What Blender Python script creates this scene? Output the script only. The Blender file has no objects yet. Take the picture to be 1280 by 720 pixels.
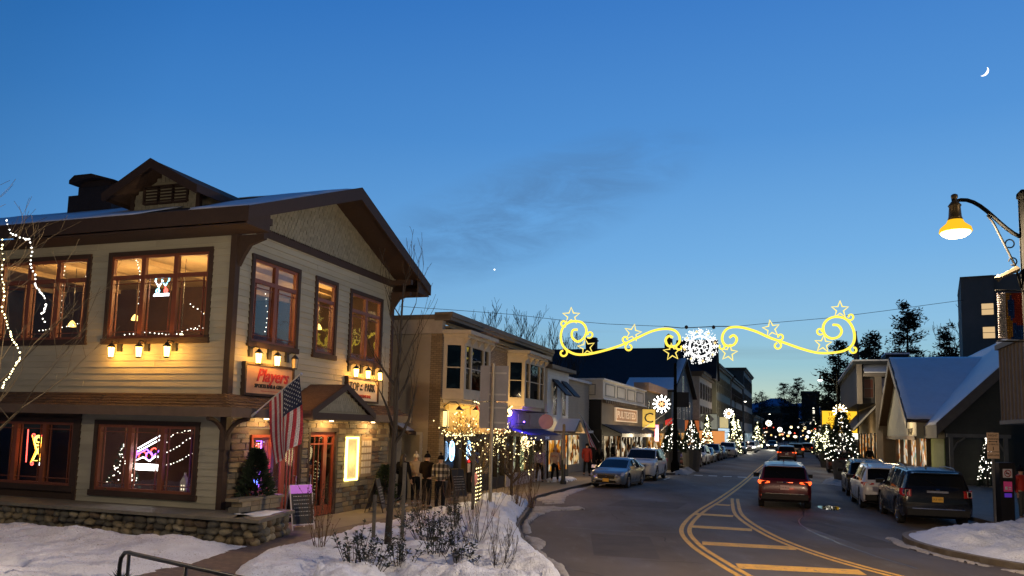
import bpy, bmesh, math, random
from mathutils import Vector, Matrix, noise
R_ = random.Random(7)
SC = bpy.context.scene
COL = SC.collection
rad = math.radians
PI = math.pi

# ------------------------------------------------------------------ camera
ROLL = math.atan(0.024)
PITCH = math.atan(98 / 960.0 * math.cos(ROLL))
cam = bpy.data.cameras.new('camera')
camo = bpy.data.objects.new('camera', cam)
COL.objects.link(camo)
SC.camera = camo
cam.sensor_width = 36
cam.lens = 27
cam.shift_y = 78 / 1280
cam.clip_start = 0.1
cam.clip_end = 6000
c_, s_ = math.cos(ROLL), math.sin(ROLL)
cp, sp = math.cos(PITCH), math.sin(PITCH)
Xa, Ua, Fa = Vector((1, 0, 0)), Vector((0, -sp, cp)), Vector((0, cp, sp))
right = c_ * Xa + s_ * Ua
up = -s_ * Xa + c_ * Ua
mw = Matrix((right, up, -Fa)).transposed().to_4x4()
mw.translation = Vector((0, 0, 2.6))
camo.matrix_world = mw

# ------------------------------------------------------------------ world: clear winter dusk, the glow of the sunset down the street
w = bpy.data.worlds.new("World")
SC.world = w
w.use_nodes = True
nt = w.node_tree
N, LK = nt.nodes, nt.links
for n in list(N):
 N.remove(n)

def nd(tree, typ, **kw):
 n = tree.nodes.new(typ)
 for k, v in kw.items():
  setattr(n, k, v)
 return n

def srgb(h):
 h = h.lstrip('#')
 r = []
 for i in (0, 2, 4):
  c = int(h[i:i + 2], 16) / 255
  r.append(c / 12.92 if c <= .04045 else ((c + .055) / 1.055) ** 2.4)
 return (r[0], r[1], r[2], 1)

tc = nd(nt, 'ShaderNodeTexCoord')
sep = nd(nt, 'ShaderNodeSeparateXYZ')
LK.new(tc.outputs['Generated'], sep.inputs[0])

def ramp(tree, stops, inp):
 r = nd(tree, 'ShaderNodeValToRGB')
 cr = r.color_ramp
 while len(cr.elements) > 1:
  cr.elements.remove(cr.elements[-1])
 for i, (p, c) in enumerate(stops):
  e = cr.elements[0] if i == 0 else cr.elements.new(p)
  e.position = p
  e.color = c if len(c) == 4 else (*c, 1)
 tree.links.new(inp, r.inputs[0])
 return r

def mth(tree, op, a, b=None, c=None, clamp=False):
 m = nd(tree, 'ShaderNodeMath', operation=op, use_clamp=clamp)
 for i, v in enumerate((a, b, c)):
  if v is None:
   continue
  if isinstance(v, (int, float)):
   m.inputs[i].default_value = v
  else:
   tree.links.new(v, m.inputs[i])
 return m.outputs[0]

def mixc(tree, fac, a, b, mode='MIX'):
 m = nd(tree, 'ShaderNodeMix', data_type='RGBA', blend_type=mode)
 for s, v in ((m.inputs[0], fac), (m.inputs[6], a), (m.inputs[7], b)):
  if isinstance(v, (int, float)):
   s.default_value = v
  elif isinstance(v, tuple):
   s.default_value = v if len(v) == 4 else (*v, 1)
  else:
   tree.links.new(v, s)
 return m.outputs[2]

# away-from-sunset and toward-sunset elevation ramps, blended by the angle to the glow
far_r = ramp(nt, [(0, srgb('5f7f92')), (.02, srgb('9fb8b4')), (.06, srgb('84acc0')), (.12, srgb('659dca')), (.22, srgb('4b89c6')), (.36, srgb('3676ba')), (.52, srgb('1c60ab')), (1, srgb('1d5596'))], sep.outputs[2])
near_r = ramp(nt, [(0, srgb('a89c86')), (.015, srgb('d6cfac')), (.045, srgb('bccfbc')), (.085, srgb('97c1cb')), (.14, srgb('8abbdc')), (.22, srgb('74adde')), (.36, srgb('5592d2')), (.5, srgb('4480c8')), (1, srgb('2c629f'))], sep.outputs[2])
dotp = nd(nt, 'ShaderNodeVectorMath', operation='DOT_PRODUCT')
LK.new(tc.outputs['Generated'], dotp.inputs[0])
dotp.inputs[1].default_value = (math.sin(rad(30)), math.cos(rad(30)), 0)
fac = mth(nt, 'MULTIPLY_ADD', dotp.outputs['Value'], 1.55, -.62, clamp=True)
fac = mth(nt, 'SMOOTH_MIN', fac, 1.0, .1)
sky = mixc(nt, fac, far_r.outputs[0], near_r.outputs[0])
# the side of the sky away from the sunset is already night
back = mth(nt, 'MULTIPLY_ADD', dotp.outputs['Value'], 1.1, .42, clamp=True)
back = mth(nt, 'MULTIPLY_ADD', back, .86, .14)
cbk = nd(nt, 'ShaderNodeCombineXYZ')
for i_ in range(3):
 nt.links.new(back, cbk.inputs[i_])
sky = mixc(nt, 1.0, sky, cbk.outputs[0], 'MULTIPLY')
# a thin smoky cloud streak, rising to the right, in direction space
mp = nd(nt, 'ShaderNodeMapping')
mp.inputs['Rotation'].default_value = (0, rad(22), 0)
mp.inputs['Scale'].default_value = (4, 4, 15)
LK.new(tc.outputs['Generated'], mp.inputs[0])
nz = nd(nt, 'ShaderNodeTexNoise')
nz.inputs['Scale'].default_value = 2.2
nz.inputs['Detail'].default_value = 12
nz.inputs['Roughness'].default_value = .68
nz.inputs['Distortion'].default_value = .6
LK.new(mp.outputs[0], nz.inputs[0])
rt = nd(nt, 'ShaderNodeVectorRotate', rotation_type='Y_AXIS')
rt.inputs['Angle'].default_value = rad(20)
LK.new(tc.outputs['Generated'], rt.inputs[0])
s2 = nd(nt, 'ShaderNodeSeparateXYZ')
LK.new(rt.outputs[0], s2.inputs[0])
CLZ, CLX = .255, .1
band = mth(nt, 'SUBTRACT', s2.outputs[2], CLZ)
band = mth(nt, 'DIVIDE', band, .07)
band = mth(nt, 'POWER', mth(nt, 'ABSOLUTE', band), 2)
bx = mth(nt, 'DIVIDE', mth(nt, 'SUBTRACT', s2.outputs[0], CLX), .26)
bx = mth(nt, 'POWER', mth(nt, 'ABSOLUTE', bx), 2)
bb = mth(nt, 'SUBTRACT', 1.0, mth(nt, 'ADD', band, bx), clamp=True)
fr = mth(nt, 'GREATER_THAN', sep.outputs[1], 0)
bb = mth(nt, 'MULTIPLY', bb, fr)
cl = mth(nt, 'MULTIPLY', bb, mth(nt, 'MULTIPLY_ADD', nz.outputs[0], 3.4, -1.15, clamp=True))
cl = mth(nt, 'MULTIPLY', cl, .55)
sky = mixc(nt, cl, sky, srgb('4c7099'))
# long low horizontal cloud bars near the horizon
mp2 = nd(nt, 'ShaderNodeMapping')
mp2.inputs['Scale'].default_value = (1.2, 1.2, 46)
LK.new(tc.outputs['Generated'], mp2.inputs[0])
nz2 = nd(nt, 'ShaderNodeTexNoise')
nz2.inputs['Scale'].default_value = 2.0
nz2.inputs['Detail'].default_value = 3
LK.new(mp2.outputs[0], nz2.inputs[0])
lowm = ramp(nt, [(0, (1, 1, 1)), (.09, (1, 1, 1)), (.15, (0, 0, 0))], sep.outputs[2])
c2 = mth(nt, 'MULTIPLY', mth(nt, 'MULTIPLY_ADD', nz2.outputs[0], 5, -2.6, clamp=True), lowm.outputs[0])
sky = mixc(nt, mth(nt, 'MULTIPLY', c2, .5), sky, srgb('7f9ca6'))
bg = nd(nt, 'ShaderNodeBackground')
bg.inputs[1].default_value = 1.09
LK.new(sky, bg.inputs[0])
ow = nd(nt, 'ShaderNodeOutputWorld')
LK.new(bg.outputs[0], ow.inputs[0])

# the sun is already below the horizon: no sun lamp, only its glow in the sky
SC.view_settings.view_transform = 'Standard'
SC.view_settings.look = 'None'
SC.view_settings.exposure = 0.0
SC.view_settings.gamma = 1.0
cy = SC.cycles
cy.use_denoising = True
cy.max_bounces = 6
cy.diffuse_bounces = 2
cy.glossy_bounces = 3
cy.transmission_bounces = 4
cy.transparent_max_bounces = 12
cy.sample_clamp_indirect = 2.0
cy.sample_clamp_direct = 12.0
cy.use_light_tree = True
cy.caustics_reflective = False
cy.caustics_refractive = False
cy.use_adaptive_sampling = True
cy.adaptive_threshold = 0.015

# ------------------------------------------------------------------ materials
MATS = {}

def P(name, col, rough=.7, metal=0., nz=None, bump=None, emit=None, es=0., spec=None, coat=0., stretch=None, col2=None, isl=0):
 """procedural principled material: colour broken by noise, fine relief by bump"""
 if name in MATS:
  return MATS[name]
 m = bpy.data.materials.new(name)
 m.use_nodes = True
 t = m.node_tree
 b = t.nodes['Principled BSDF']
 c = srgb(col) if isinstance(col, str) else (*col[:3], 1)
 b.inputs['Base Color'].default_value = c
 b.inputs['Roughness'].default_value = rough
 b.inputs['Metallic'].default_value = metal
 b.inputs['Coat Weight'].default_value = coat
 b.inputs['Coat Roughness'].default_value = .04
 if spec is not None:
  b.inputs['Specular IOR Level'].default_value = spec
 co = nd(t, 'ShaderNodeTexCoord')
 src = co.outputs['Object']
 if stretch:
  mp_ = nd(t, 'ShaderNodeMapping')
  mp_.inputs['Scale'].default_value = stretch
  t.links.new(src, mp_.inputs[0])
  src = mp_.outputs[0]
 if nz is None:
  nz = (3.0, .18)
 n = nd(t, 'ShaderNodeTexNoise')
 n.inputs['Scale'].default_value = nz[0]
 n.inputs['Detail'].default_value = 5
 n.inputs['Roughness'].default_value = .6
 t.links.new(src, n.inputs[0])
 if col2 is not None:
  cc2 = srgb(col2) if isinstance(col2, str) else (*col2[:3], 1)
  f = mth(t, 'MULTIPLY_ADD', n.outputs[0], 5 * nz[1] + 1, -(5 * nz[1]) / 2, clamp=True)
  t.links.new(mixc(t, f, c, cc2), b.inputs['Base Color'])
 elif nz[1] > 0:
  a = nz[1]
  v = mth(t, 'MULTIPLY_ADD', n.outputs[0], 4 * a, 1 - 2 * a)
  cmb = nd(t, 'ShaderNodeCombineXYZ')
  for i in range(3):
   t.links.new(v, cmb.inputs[i])
  t.links.new(mixc(t, 1.0, c, cmb.outputs[0], 'MULTIPLY'), b.inputs['Base Color'])
 if isl:
  ge = nd(t, 'ShaderNodeNewGeometry')
  v = mth(t, 'MULTIPLY_ADD', ge.outputs['Random Per Island'], 2 * isl, 1 - isl)
  cmb = nd(t, 'ShaderNodeCombineXYZ')
  for i in range(3):
   t.links.new(v, cmb.inputs[i])
  t.links.new(mixc(t, 1.0, b.inputs['Base Color'].links[0].from_socket, cmb.outputs[0], 'MULTIPLY'), b.inputs['Base Color'])
 if bump:
  n2 = nd(t, 'ShaderNodeTexNoise')
  n2.inputs['Scale'].default_value = bump[0]
  n2.inputs['Detail'].default_value = 4
  t.links.new(src, n2.inputs[0])
  bp = nd(t, 'ShaderNodeBump')
  bp.inputs['Strength'].default_value = bump[1]
  bp.inputs['Distance'].default_value = .03
  t.links.new(n2.outputs[0], bp.inputs['Height'])
  t.links.new(bp.outputs[0], b.inputs['Normal'])
 if emit:
  b.inputs['Emission Color'].default_value = srgb(emit) if isinstance(emit, str) else (*emit[:3], 1)
  b.inputs['Emission Strength'].default_value = es
 MATS[name] = m
 return m

def EM(name, col, s, sample=False):
 if name in MATS:
  return MATS[name]
 m = bpy.data.materials.new(name)
 m.use_nodes = True
 t = m.node_tree
 for n in list(t.nodes):
  t.nodes.remove(n)
 e = nd(t, 'ShaderNodeEmission')
 e.inputs[0].default_value = srgb(col) if isinstance(col, str) else (*col, 1)
 e.inputs[1].default_value = s
 o = nd(t, 'ShaderNodeOutputMaterial')
 t.links.new(e.outputs[0], o.inputs[0])
 if not sample:
  m.cycles.emission_sampling = 'NONE'
 MATS[name] = m
 return m

def GLOW(name, col, s):
 """frosted lamp glass: glows and lets the flame's light out"""
 if name in MATS:
  return MATS[name]
 m = EM(name, col, s)
 t = m.node_tree
 e = [n for n in t.nodes if n.type == 'EMISSION'][0]
 o = [n for n in t.nodes if n.type == 'OUTPUT_MATERIAL'][0]
 tr = nd(t, 'ShaderNodeBsdfTransparent')
 tr.inputs[0].default_value = (.85, .85, .85, 1)
 a = nd(t, 'ShaderNodeAddShader')
 t.links.new(e.outputs[0], a.inputs[0])
 t.links.new(tr.outputs[0], a.inputs[1])
 t.links.new(a.outputs[0], o.inputs[0])
 return m

def glassmat(name, tint, refl=.1, rough=.02):
 if name in MATS:
  return MATS[name]
 m = bpy.data.materials.new(name)
 m.use_nodes = True
 t = m.node_tree
 for n in list(t.nodes):
  t.nodes.remove(n)
 tr = nd(t, 'ShaderNodeBsdfTransparent')
 tr.inputs[0].default_value = (*tint, 1)
 gl = nd(t, 'ShaderNodeBsdfGlossy')
 gl.inputs['Roughness'].default_value = rough
 gl.inputs[0].default_value = (1, 1, 1, 1)
 lw = nd(t, 'ShaderNodeLayerWeight')
 lw.inputs[0].default_value = .5
 f = mth(t, 'MULTIPLY_ADD', mth(t, 'POWER', lw.outputs['Facing'], 3.5), .8, refl, clamp=True)
 nzz = nd(t, 'ShaderNodeTexNoise')
 nzz.inputs['Scale'].default_value = 1.3
 co = nd(t, 'ShaderNodeTexCoord')
 t.links.new(co.outputs['Object'], nzz.inputs[0])
 bp = nd(t, 'ShaderNodeBump')
 bp.inputs['Strength'].default_value = .12
 bp.inputs['Distance'].default_value = .04
 t.links.new(nzz.outputs[0], bp.inputs['Height'])
 t.links.new(bp.outputs[0], gl.inputs['Normal'])
 mx = nd(t, 'ShaderNodeMixShader')
 t.links.new(f, mx.inputs[0])
 t.links.new(tr.outputs[0], mx.inputs[1])
 t.links.new(gl.outputs[0], mx.inputs[2])
 o = nd(t, 'ShaderNodeOutputMaterial')
 t.links.new(mx.outputs[0], o.inputs[0])
 MATS[name] = m
 return m

def litpanel(name, cols, s, scale=6.0, stretch=(1, 1, 1)):
 """what shows through a lit shop window at a distance: coloured merchandise under lamps"""
 if name in MATS:
  return MATS[name]
 m = bpy.data.materials.new(name)
 m.use_nodes = True
 t = m.node_tree
 for n in list(t.nodes):
  t.nodes.remove(n)
 co = nd(t, 'ShaderNodeTexCoord')
 mp_ = nd(t, 'ShaderNodeMapping')
 mp_.inputs['Scale'].default_value = stretch
 t.links.new(co.outputs['Object'], mp_.inputs[0])
 v = nd(t, 'ShaderNodeTexVoronoi')
 v.inputs['Scale'].default_value = scale
 t.links.new(mp_.outputs[0], v.inputs[0])
 sepc = nd(t, 'ShaderNodeSeparateColor')
 t.links.new(v.outputs['Color'], sepc.inputs[0])
 k = len(cols)
 rr = ramp(t, [(i / k, srgb(c)) for i, c in enumerate(cols)], sepc.outputs[0])
 rr.color_ramp.interpolation = 'CONSTANT'
 n = nd(t, 'ShaderNodeTexNoise')
 n.inputs['Scale'].default_value = scale * .35
 t.links.new(mp_.outputs[0], n.inputs[0])
 e = nd(t, 'ShaderNodeEmission')
 t.links.new(rr.outputs[0], e.inputs[0])
 t.links.new(mth(t, 'MULTIPLY', mth(t, 'MULTIPLY_ADD', n.outputs[0], 3.0, -.8, clamp=False), s), e.inputs[1])
 o = nd(t, 'ShaderNodeOutputMaterial')
 t.links.new(e.outputs[0], o.inputs[0])
 m.cycles.emission_sampling = 'NONE'
 MATS[name] = m
 return m

# ------------------------------------------------------------------ mesh helpers
class MB:
 def __init__(s):
  s.v, s.f, s.mi = [], [], []
  s.cur = 0

 def add(s, vs, fs, mi=None):
  o = len(s.v)
  s.v += [tuple(v) for v in vs]
  s.f += [tuple(i + o for i in f) for f in fs]
  s.mi += [s.cur if mi is None else mi] * len(fs)
  return s

 def box(s, x0, x1, y0, y1, z0, z1, mi=None):
  vs = [(x0, y0, z0), (x1, y0, z0), (x1, y1, z0), (x0, y1, z0), (x0, y0, z1), (x1, y0, z1), (x1, y1, z1), (x0, y1, z1)]
  return s.add(vs, [(0, 3, 2, 1), (4, 5, 6, 7), (0, 1, 5, 4), (1, 2, 6, 5), (2, 3, 7, 6), (3, 0, 4, 7)], mi)

 def hexa(s, p, mi=None):
  """8 points: bottom 4 then top 4"""
  return s.add(p, [(0, 3, 2, 1), (4, 5, 6, 7), (0, 1, 5, 4), (1, 2, 6, 5), (2, 3, 7, 6), (3, 0, 4, 7)], mi)

 def tube(s, pts, r, n=6, closed=False, caps=True, mi=None):
  pts = [Vector(p) for p in pts]
  k = len(pts)
  rs = r if isinstance(r, (list, tuple)) else [r] * k
  base = len(s.v)
  prev = None
  for i, p in enumerate(pts):
   if closed:
    d = pts[(i + 1) % k] - pts[i - 1]
   else:
    d = pts[min(i + 1, k - 1)] - pts[max(i - 1, 0)]
   if d.length < 1e-9:
    d = Vector((0, 0, 1))
   d.normalize()
   if prev is None:
    a = Vector((0, 0, 1)) if abs(d.z) < .9 else Vector((1, 0, 0))
    u = d.cross(a).normalized()
   else:
    u = (prev - d * prev.dot(d))
    u = u.normalized() if u.length > 1e-6 else d.orthogonal().normalized()
   prev = u
   v = d.cross(u)
   for j in range(n):
    a = 2 * PI * j / n
    q = p + (u * math.cos(a) + v * math.sin(a)) * rs[i]
    s.v.append(tuple(q))
  fs = []
  m = k if closed else k - 1
  for i in range(m):
   for j in range(n):
    a = base + i * n + j
    b = base + i * n + (j + 1) % n
    i2 = (i + 1) % k
    c = base + i2 * n + (j + 1) % n
    d = base + i2 * n + j
    fs.append((a, b, c, d))
  if caps and not closed:
   fs.append(tuple(base + j for j in reversed(range(n))))
   fs.append(tuple(base + (k - 1) * n + j for j in range(n)))
  s.f += fs
  s.mi += [s.cur if mi is None else mi] * len(fs)
  return s

 def cyl(s, x, y, z0, z1, r, n=12, r1=None, mi=None):
  return s.tube([(x, y, z0), (x, y, z1)], [r, r if r1 is None else r1], n, mi=mi)

 def lathe(s, c, prof, n=16, mi=None):
  """prof: list of (r, z) bottom to top round the vertical axis through c"""
  base = len(s.v)
  for r, z in prof:
   for j in range(n):
    a = 2 * PI * j / n
    s.v.append((c[0] + r * math.cos(a), c[1] + r * math.sin(a), c[2] + z))
  k = len(prof)
  fs = []
  for i in range(k - 1):
   for j in range(n):
    fs.append((base + i * n + j, base + i * n + (j + 1) % n, base + (i + 1) * n + (j + 1) % n, base + (i + 1) * n + j))
  fs.append(tuple(base + j for j in reversed(range(n))))
  fs.append(tuple(base + (k - 1) * n + j for j in range(n)))
  s.f += fs
  s.mi += [s.cur if mi is None else mi] * len(fs)
  return s

 def prism(s, poly, off, mi=None):
  """poly: 3D points of a planar polygon, extruded by the vector off"""
  k = len(poly)
  off = Vector(off)
  vs = [Vector(p) for p in poly] + [Vector(p) + off for p in poly]
  fs = [tuple(reversed(range(k))), tuple(range(k, 2 * k))]
  for i in range(k):
   j = (i + 1) % k
   fs.append((i, j, k + j, k + i))
  return s.add(vs, fs, mi)

 def octa(s, c, r, mi=None):
  x, y, z = c
  return s.add([(x + r, y, z), (x - r, y, z), (x, y + r, z), (x, y - r, z), (x, y, z + r), (x, y, z - r)],
           [(0, 2, 4), (2, 1, 4), (1, 3, 4), (3, 0, 4), (2, 0, 5), (1, 2, 5), (3, 1, 5), (0, 3, 5)], mi)

 def build(s, name, mats, parent=None, smooth=False, kind=None):
  me = bpy.data.meshes.new(name)
  me.from_pydata(s.v, [], s.f)
  if not isinstance(mats, (list, tuple)):
   mats = [mats]
  for m in mats:
   me.materials.append(m)
  if len(mats) > 1:
   me.polygons.foreach_set('material_index', s.mi)
  if smooth:
   me.polygons.foreach_set('use_smooth', [True] * len(me.polygons))
  me.update()
  o = bpy.data.objects.new(name, me)
  COL.objects.link(o)
  if parent is not None:
   o.parent = parent
  if kind:
   o['kind'] = kind
  return o

def recalc(o):
 bm = bmesh.new()
 bm.from_mesh(o.data)
 bmesh.ops.recalc_face_normals(bm, faces=bm.faces)
 bm.to_mesh(o.data)
 bm.free()
 return o

def autosmooth(o, ang=35):
 bm = bmesh.new()
 bm.from_mesh(o.data)
 bmesh.ops.recalc_face_normals(bm, faces=bm.faces)
 for f in bm.faces:
  f.smooth = True
 for e in bm.edges:
  if len(e.link_faces) == 2 and e.calc_face_angle(0) > rad(ang):
   e.smooth = False
 bm.to_mesh(o.data)
 bm.free()
 return o

def tag(o, label, cat, group=None, kind=None):
 o['label'] = label
 o['category'] = cat
 if group:
  o['group'] = group
 if kind:
  o['kind'] = kind
 return o

def thing(name, label, cat, loc=(0, 0, 0), rz=0, group=None):
 o = bpy.data.objects.new(name, None)
 COL.objects.link(o)
 o.location = loc
 o.rotation_euler = (0, 0, rz)
 o.empty_display_size = .2
 return tag(o, label, cat, group)

def struct(o):
 o['kind'] = 'structure'
 return o

def copy_tree(o, parent=None):
 c = o.copy()
 COL.objects.link(c)
 if parent is not None:
  c.parent = parent
 for ch in list(o.children):
  copy_tree(ch, c)
 return c

def text_mesh(name, body, size, mat, parent, M, ext=.01, shear=0, bold=0, align='CENTER', xs=1.0):
 cu = bpy.data.curves.new(name, 'FONT')
 cu.body = body
 cu.size = size
 cu.extrude = ext
 cu.shear = shear
 cu.offset = bold
 cu.align_x = align
 cu.align_y = 'CENTER'
 cu.resolution_u = 2
 tmp = bpy.data.objects.new(name, cu)
 COL.objects.link(tmp)
 bpy.context.view_layer.update()
 me = bpy.data.meshes.new_from_object(tmp)
 bpy.data.objects.remove(tmp)
 me.materials.clear()
 me.materials.append(mat)
 o = bpy.data.objects.new(name, me)
 COL.objects.link(o)
 me.transform(Matrix.Diagonal((xs, 1, 1, 1)))
 me.transform(M)
 if parent is not None:
  o.parent = parent
 return o

def face_matrix(o, sdir, ndir):
 """text plane: x along sdir, y up, z towards ndir"""
 s3, n3 = Vector((*sdir, 0)), Vector((*ndir, 0))
 z3 = Vector((0, 0, 1))
 m = Matrix((s3, z3, n3)).transposed().to_4x4()
 m.translation = Vector(o)
 return m

class Fr:
 """wall frame: s along the wall, z up, d outwards (local to the building)"""

 def __init__(s, o, sd, nd_):
  s.o, s.sd, s.nd = Vector(o), Vector((*sd, 0)), Vector((*nd_, 0))

 def p(s, a, z, d=0):
  return s.o + s.sd * a + s.nd * d + Vector((0, 0, z))

 def box(s, M, a0, a1, z0, z1, d0, d1, mi=None):
  return M.hexa([s.p(a0, z0, d1), s.p(a1, z0, d1), s.p(a1, z0, d0), s.p(a0, z0, d0),
           s.p(a0, z1, d1), s.p(a1, z1, d1), s.p(a1, z1, d0), s.p(a0, z1, d0)], mi)

 def bands(s, a0, a1, z0, z1, ops, zs=()):
  br = sorted(set([z0, z1] + [z for o in ops for z in (o[2], o[3]) if z0 < z < z1] + [z for z in zs if z0 < z < z1]))
  for i in range(len(br) - 1):
   b0, b1 = br[i], br[i + 1]
   if b1 - b0 < 1e-4:
    continue
   cur = a0
   for o in sorted(ops):
    if o[2] <= b0 + 1e-4 and o[3] >= b1 - 1e-4:
     if o[0] > cur and cur < a1:
      yield cur, min(o[0], a1), b0, b1
     cur = max(cur, o[1])
   if cur < a1 - 1e-4:
    yield cur, a1, b0, b1

 def wall(s, M, a0, a1, z0, z1, ops, d0, d1):
  for q in s.bands(a0, a1, z0, z1, ops):
   s.box(M, *q, d0, d1)

 def clap(s, M, a0, a1, z0, z1, ops, exp=.16, d0=.0, dp=.028, topf=None):
  """clapboards: every course a wedge, proud at its foot"""
  k = int((z1 - z0) / exp) + 1
  zs = [z0 + exp * i for i in range(k + 1)]
  for a, b, q0, q1 in s.bands(a0, a1, z0, z1, ops, zs):
   c = math.floor((q0 - z0) / exp + 1e-6) * exp + z0
   f0, f1 = (q0 - c) / exp, (q1 - c) / exp
   e0, e1 = dp - (dp - .004) * f0, dp - (dp - .004) * f1
   u = a
   while u < b - 1e-4:
    v = min(b, u + R_.uniform(1.6, 3.6))
    if b - v < .5:
     v = b
    g, j = (.004 if v < b else 0), R_.uniform(-.003, .004)
    M.hexa([s.p(u, q0, d0 + e0 + j), s.p(v - g, q0, d0 + e0 + j), s.p(v - g, q0, d0), s.p(u, q0, d0),
      s.p(u, q1, d0 + e1 + j), s.p(v - g, q1, d0 + e1 + j), s.p(v - g, q1, d0), s.p(u, q1, d0)])
    u = v

def light(name, loc, W, col, r=.1, parent=None, spot=None, rot=None, blend=.5):
 l = bpy.data.lights.new(name, 'SPOT' if spot else 'POINT')
 l.energy = W
 l.color = col
 l.shadow_soft_size = r
 if spot:
  l.spot_size = rad(spot)
  l.spot_blend = blend
 o = bpy.data.objects.new(name, l)
 COL.objects.link(o)
 o.location = loc
 if rot:
  o.rotation_euler = rot
 if parent is not None:
  o.parent = parent
 return o

WARM = (1.0, .58, .22)
LAMP = (1.0, .75, .50)

def px(x, y, Y):
 """point at distance Y ahead that the photograph shows at pixel x, y"""
 q = right * ((x - 640) / 960) + up * (-(y - 438) / 960) + Fa
 return Vector((0, 0, 2.6)) + q * (Y / q.y)

# ================================================================== the restaurant on the left
SID = P('cream siding', (.37, .35, .265), .75, nz=(1.0, .11), bump=(30, .15), stretch=(1, 1, 4), isl=.07)
TRIM = P('dark brown trim', (.042, .023, .015), .75, nz=(8, .15), bump=(25, .15))
REDW = P('red brown window wood', (.20, .060, .028), .45, nz=(10, .15), bump=(40, .1), stretch=(1, 1, .2))
SHNG = P('brown roof shingle', (.085, .050, .030), .85, nz=(6, .25), bump=(18, .6), isl=.28)
DARKIN = P('dark interior wall', (.06, .035, .022), .8)
CEIL = P('interior ceiling cream', (.50, .36, .20), .8)
WOODFL = P('interior wood floor', (.10, .05, .025), .5)
SNOW = P('snow', (.78, .80, .84), .6, nz=(2.0, .05), bump=(7, .7))
GLASS = glassmat('window glass', (.96, .96, .95), .03)
IRON = P('black painted iron', (.012, .012, .013), .4, nz=(10, .1))
BULB = EM('white string bulb', (1, .93, .78), 5)
YBULB = EM('warm string bulb', (1, .80, .36), 4.5)
LANT = GLOW('lantern glass lit', (1, .60, .14), 5)
MORT = P('grey mortar', (.13, .12, .10), .9, nz=(20, .2), bump=(40, .4))
SHD = P('gable shingle sage', (.26, .245, .18), .8, nz=(9, .12), bump=(30, .2), isl=.13)

rest = thing('restaurant', 'two storey cream clapboard restaurant with brown gable roof, dormer and stone ground floor', 'restaurant',
         (-6.71, 18.19, 0), math.atan2(1, .335))
FA = Fr((0, 0, 0), (0, 1), (-1, 0))      # long wall facing the snow bed
FB = Fr((0, 0, 0), (1, 0), (0, -1))      # gable wall on the street
LA, LB, TOPZ = 13.0, 8.2, 7.12

def window(root, F, s0, s1, z0, z1, n, transom=True, casing=.11, casing_mat=None, wood=None, muntin=True, dep=.0, glass=None, sill=True):
 """casing > frame, muntins, one pane for every light"""
 cm, wm = casing_mat or TRIM, wood or REDW
 M = MB()
 c = casing
 F.box(M, s0, s0 + c, z0, z1, -.02, .06)
 F.box(M, s1 - c, s1, z0, z1, -.02, .06)
 F.box(M, s0 + c, s1 - c, z1 - c, z1, -.02, .063)
 F.box(M, s0 - .03, s1 + .03, z0 - .04, z0 + c * .9, -.02, .09 if sill else .06)
 cas = M.build('window', cm, root)
 a0, a1, b0, b1 = s0 + c, s1 - c, z0 + c * .9, z1 - c
 fw = .065
 wd = (a1 - a0) / n
 M = MB()
 G = MB()
 zt = b0 + (b1 - b0) * .74
 panes = []
 for i in range(n):
  p0, p1 = a0 + wd * i, a0 + wd * (i + 1)
  F.box(M, p0, p0 + fw, b0, b1, -.07, .025)
  F.box(M, p1 - fw, p1, b0, b1, -.07, .025)
  F.box(M, p0 + fw, p1 - fw, b0, b0 + fw, -.07, .022)
  F.box(M, p0 + fw, p1 - fw, b1 - fw, b1, -.07, .022)
  top = b1 - fw
  if transom:
   F.box(M, p0 + fw, p1 - fw, zt - .05, zt + .05, -.07, .022)
   panes.append((p0 + fw, p1 - fw, zt + .05, b1 - fw))
   top = zt - .05
  panes.append((p0 + fw, p1 - fw, b0 + fw, top))
  if muntin:
   q0, q1, e = p0 + fw, p1 - fw, .11
   for a in (q0 + e, q1 - e):
    F.box(G, a - .01, a + .01, b0 + fw, top, -.05, -.012)
   for z in (b0 + fw + e, top - e):
    F.box(G, q0, q1, z - .01, z + .01, -.05, -.010)
 M.build('frame', wm, cas)
 if muntin:
  G.build('muntin', wm, cas)
 for a, b, z0_, z1_ in panes:
  g_ = MB()
  F.box(g_, a, b, z0_, z1_, -.036, -.028)
  g_.build('pane', glass or GLASS, cas)
 return cas

# openings (s0, s1, z0, z1, lights)
opA_up = [(.62, 3.86, 4.52, 6.84, 3), (4.43, 7.67, 4.52, 6.84, 3), (8.3, 11.5, 4.52, 6.84, 3)]
opA_lo = [(.69, 3.90, .76, 2.58, 3), (4.47, 7.68, .80, 2.60, 3), (8.3, 11.5, .8, 2.6, 3)]
opB_up = [(.59, 2.68, 4.51, 6.79, 2), (3.42, 4.61, 4.51, 6.79, 1), (5.33, 7.43, 4.51, 6.76, 2)]
opB_lo = [(.95, 1.75, .85, 2.30, 1), (1.85, 3.0, .02, 2.30, 2), (3.5, 4.85, .02, 2.38, 2)]
M = MB()
FA.wall(M, 0, LA, 0, TOPZ, [o[:4] for o in opA_up + opA_lo], -.18, 0)
FB.wall(M, 0.0, LB, 0, TOPZ, [o[:4] for o in opB_up + opB_lo], -.18, -.001)
M.box(.18, LB, LA - .15, LA, 0, TOPZ)
M.box(LB - .15, LB, .18, LA - .15, 0, TOPZ)
M.build('wall', DARKIN, rest)
M = MB()
FA.clap(M, .12, LA, 3.26, TOPZ, [o[:4] for o in opA_up])
FA.clap(M, .12, 4.36, .52, 2.72, [o[:4] for o in opA_lo])
FB.clap(M, .12, LB - .1, 3.26, 7.32, [o[:4] for o in opB_up])
M.build('siding', SID, rest, kind='stuff')
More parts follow.
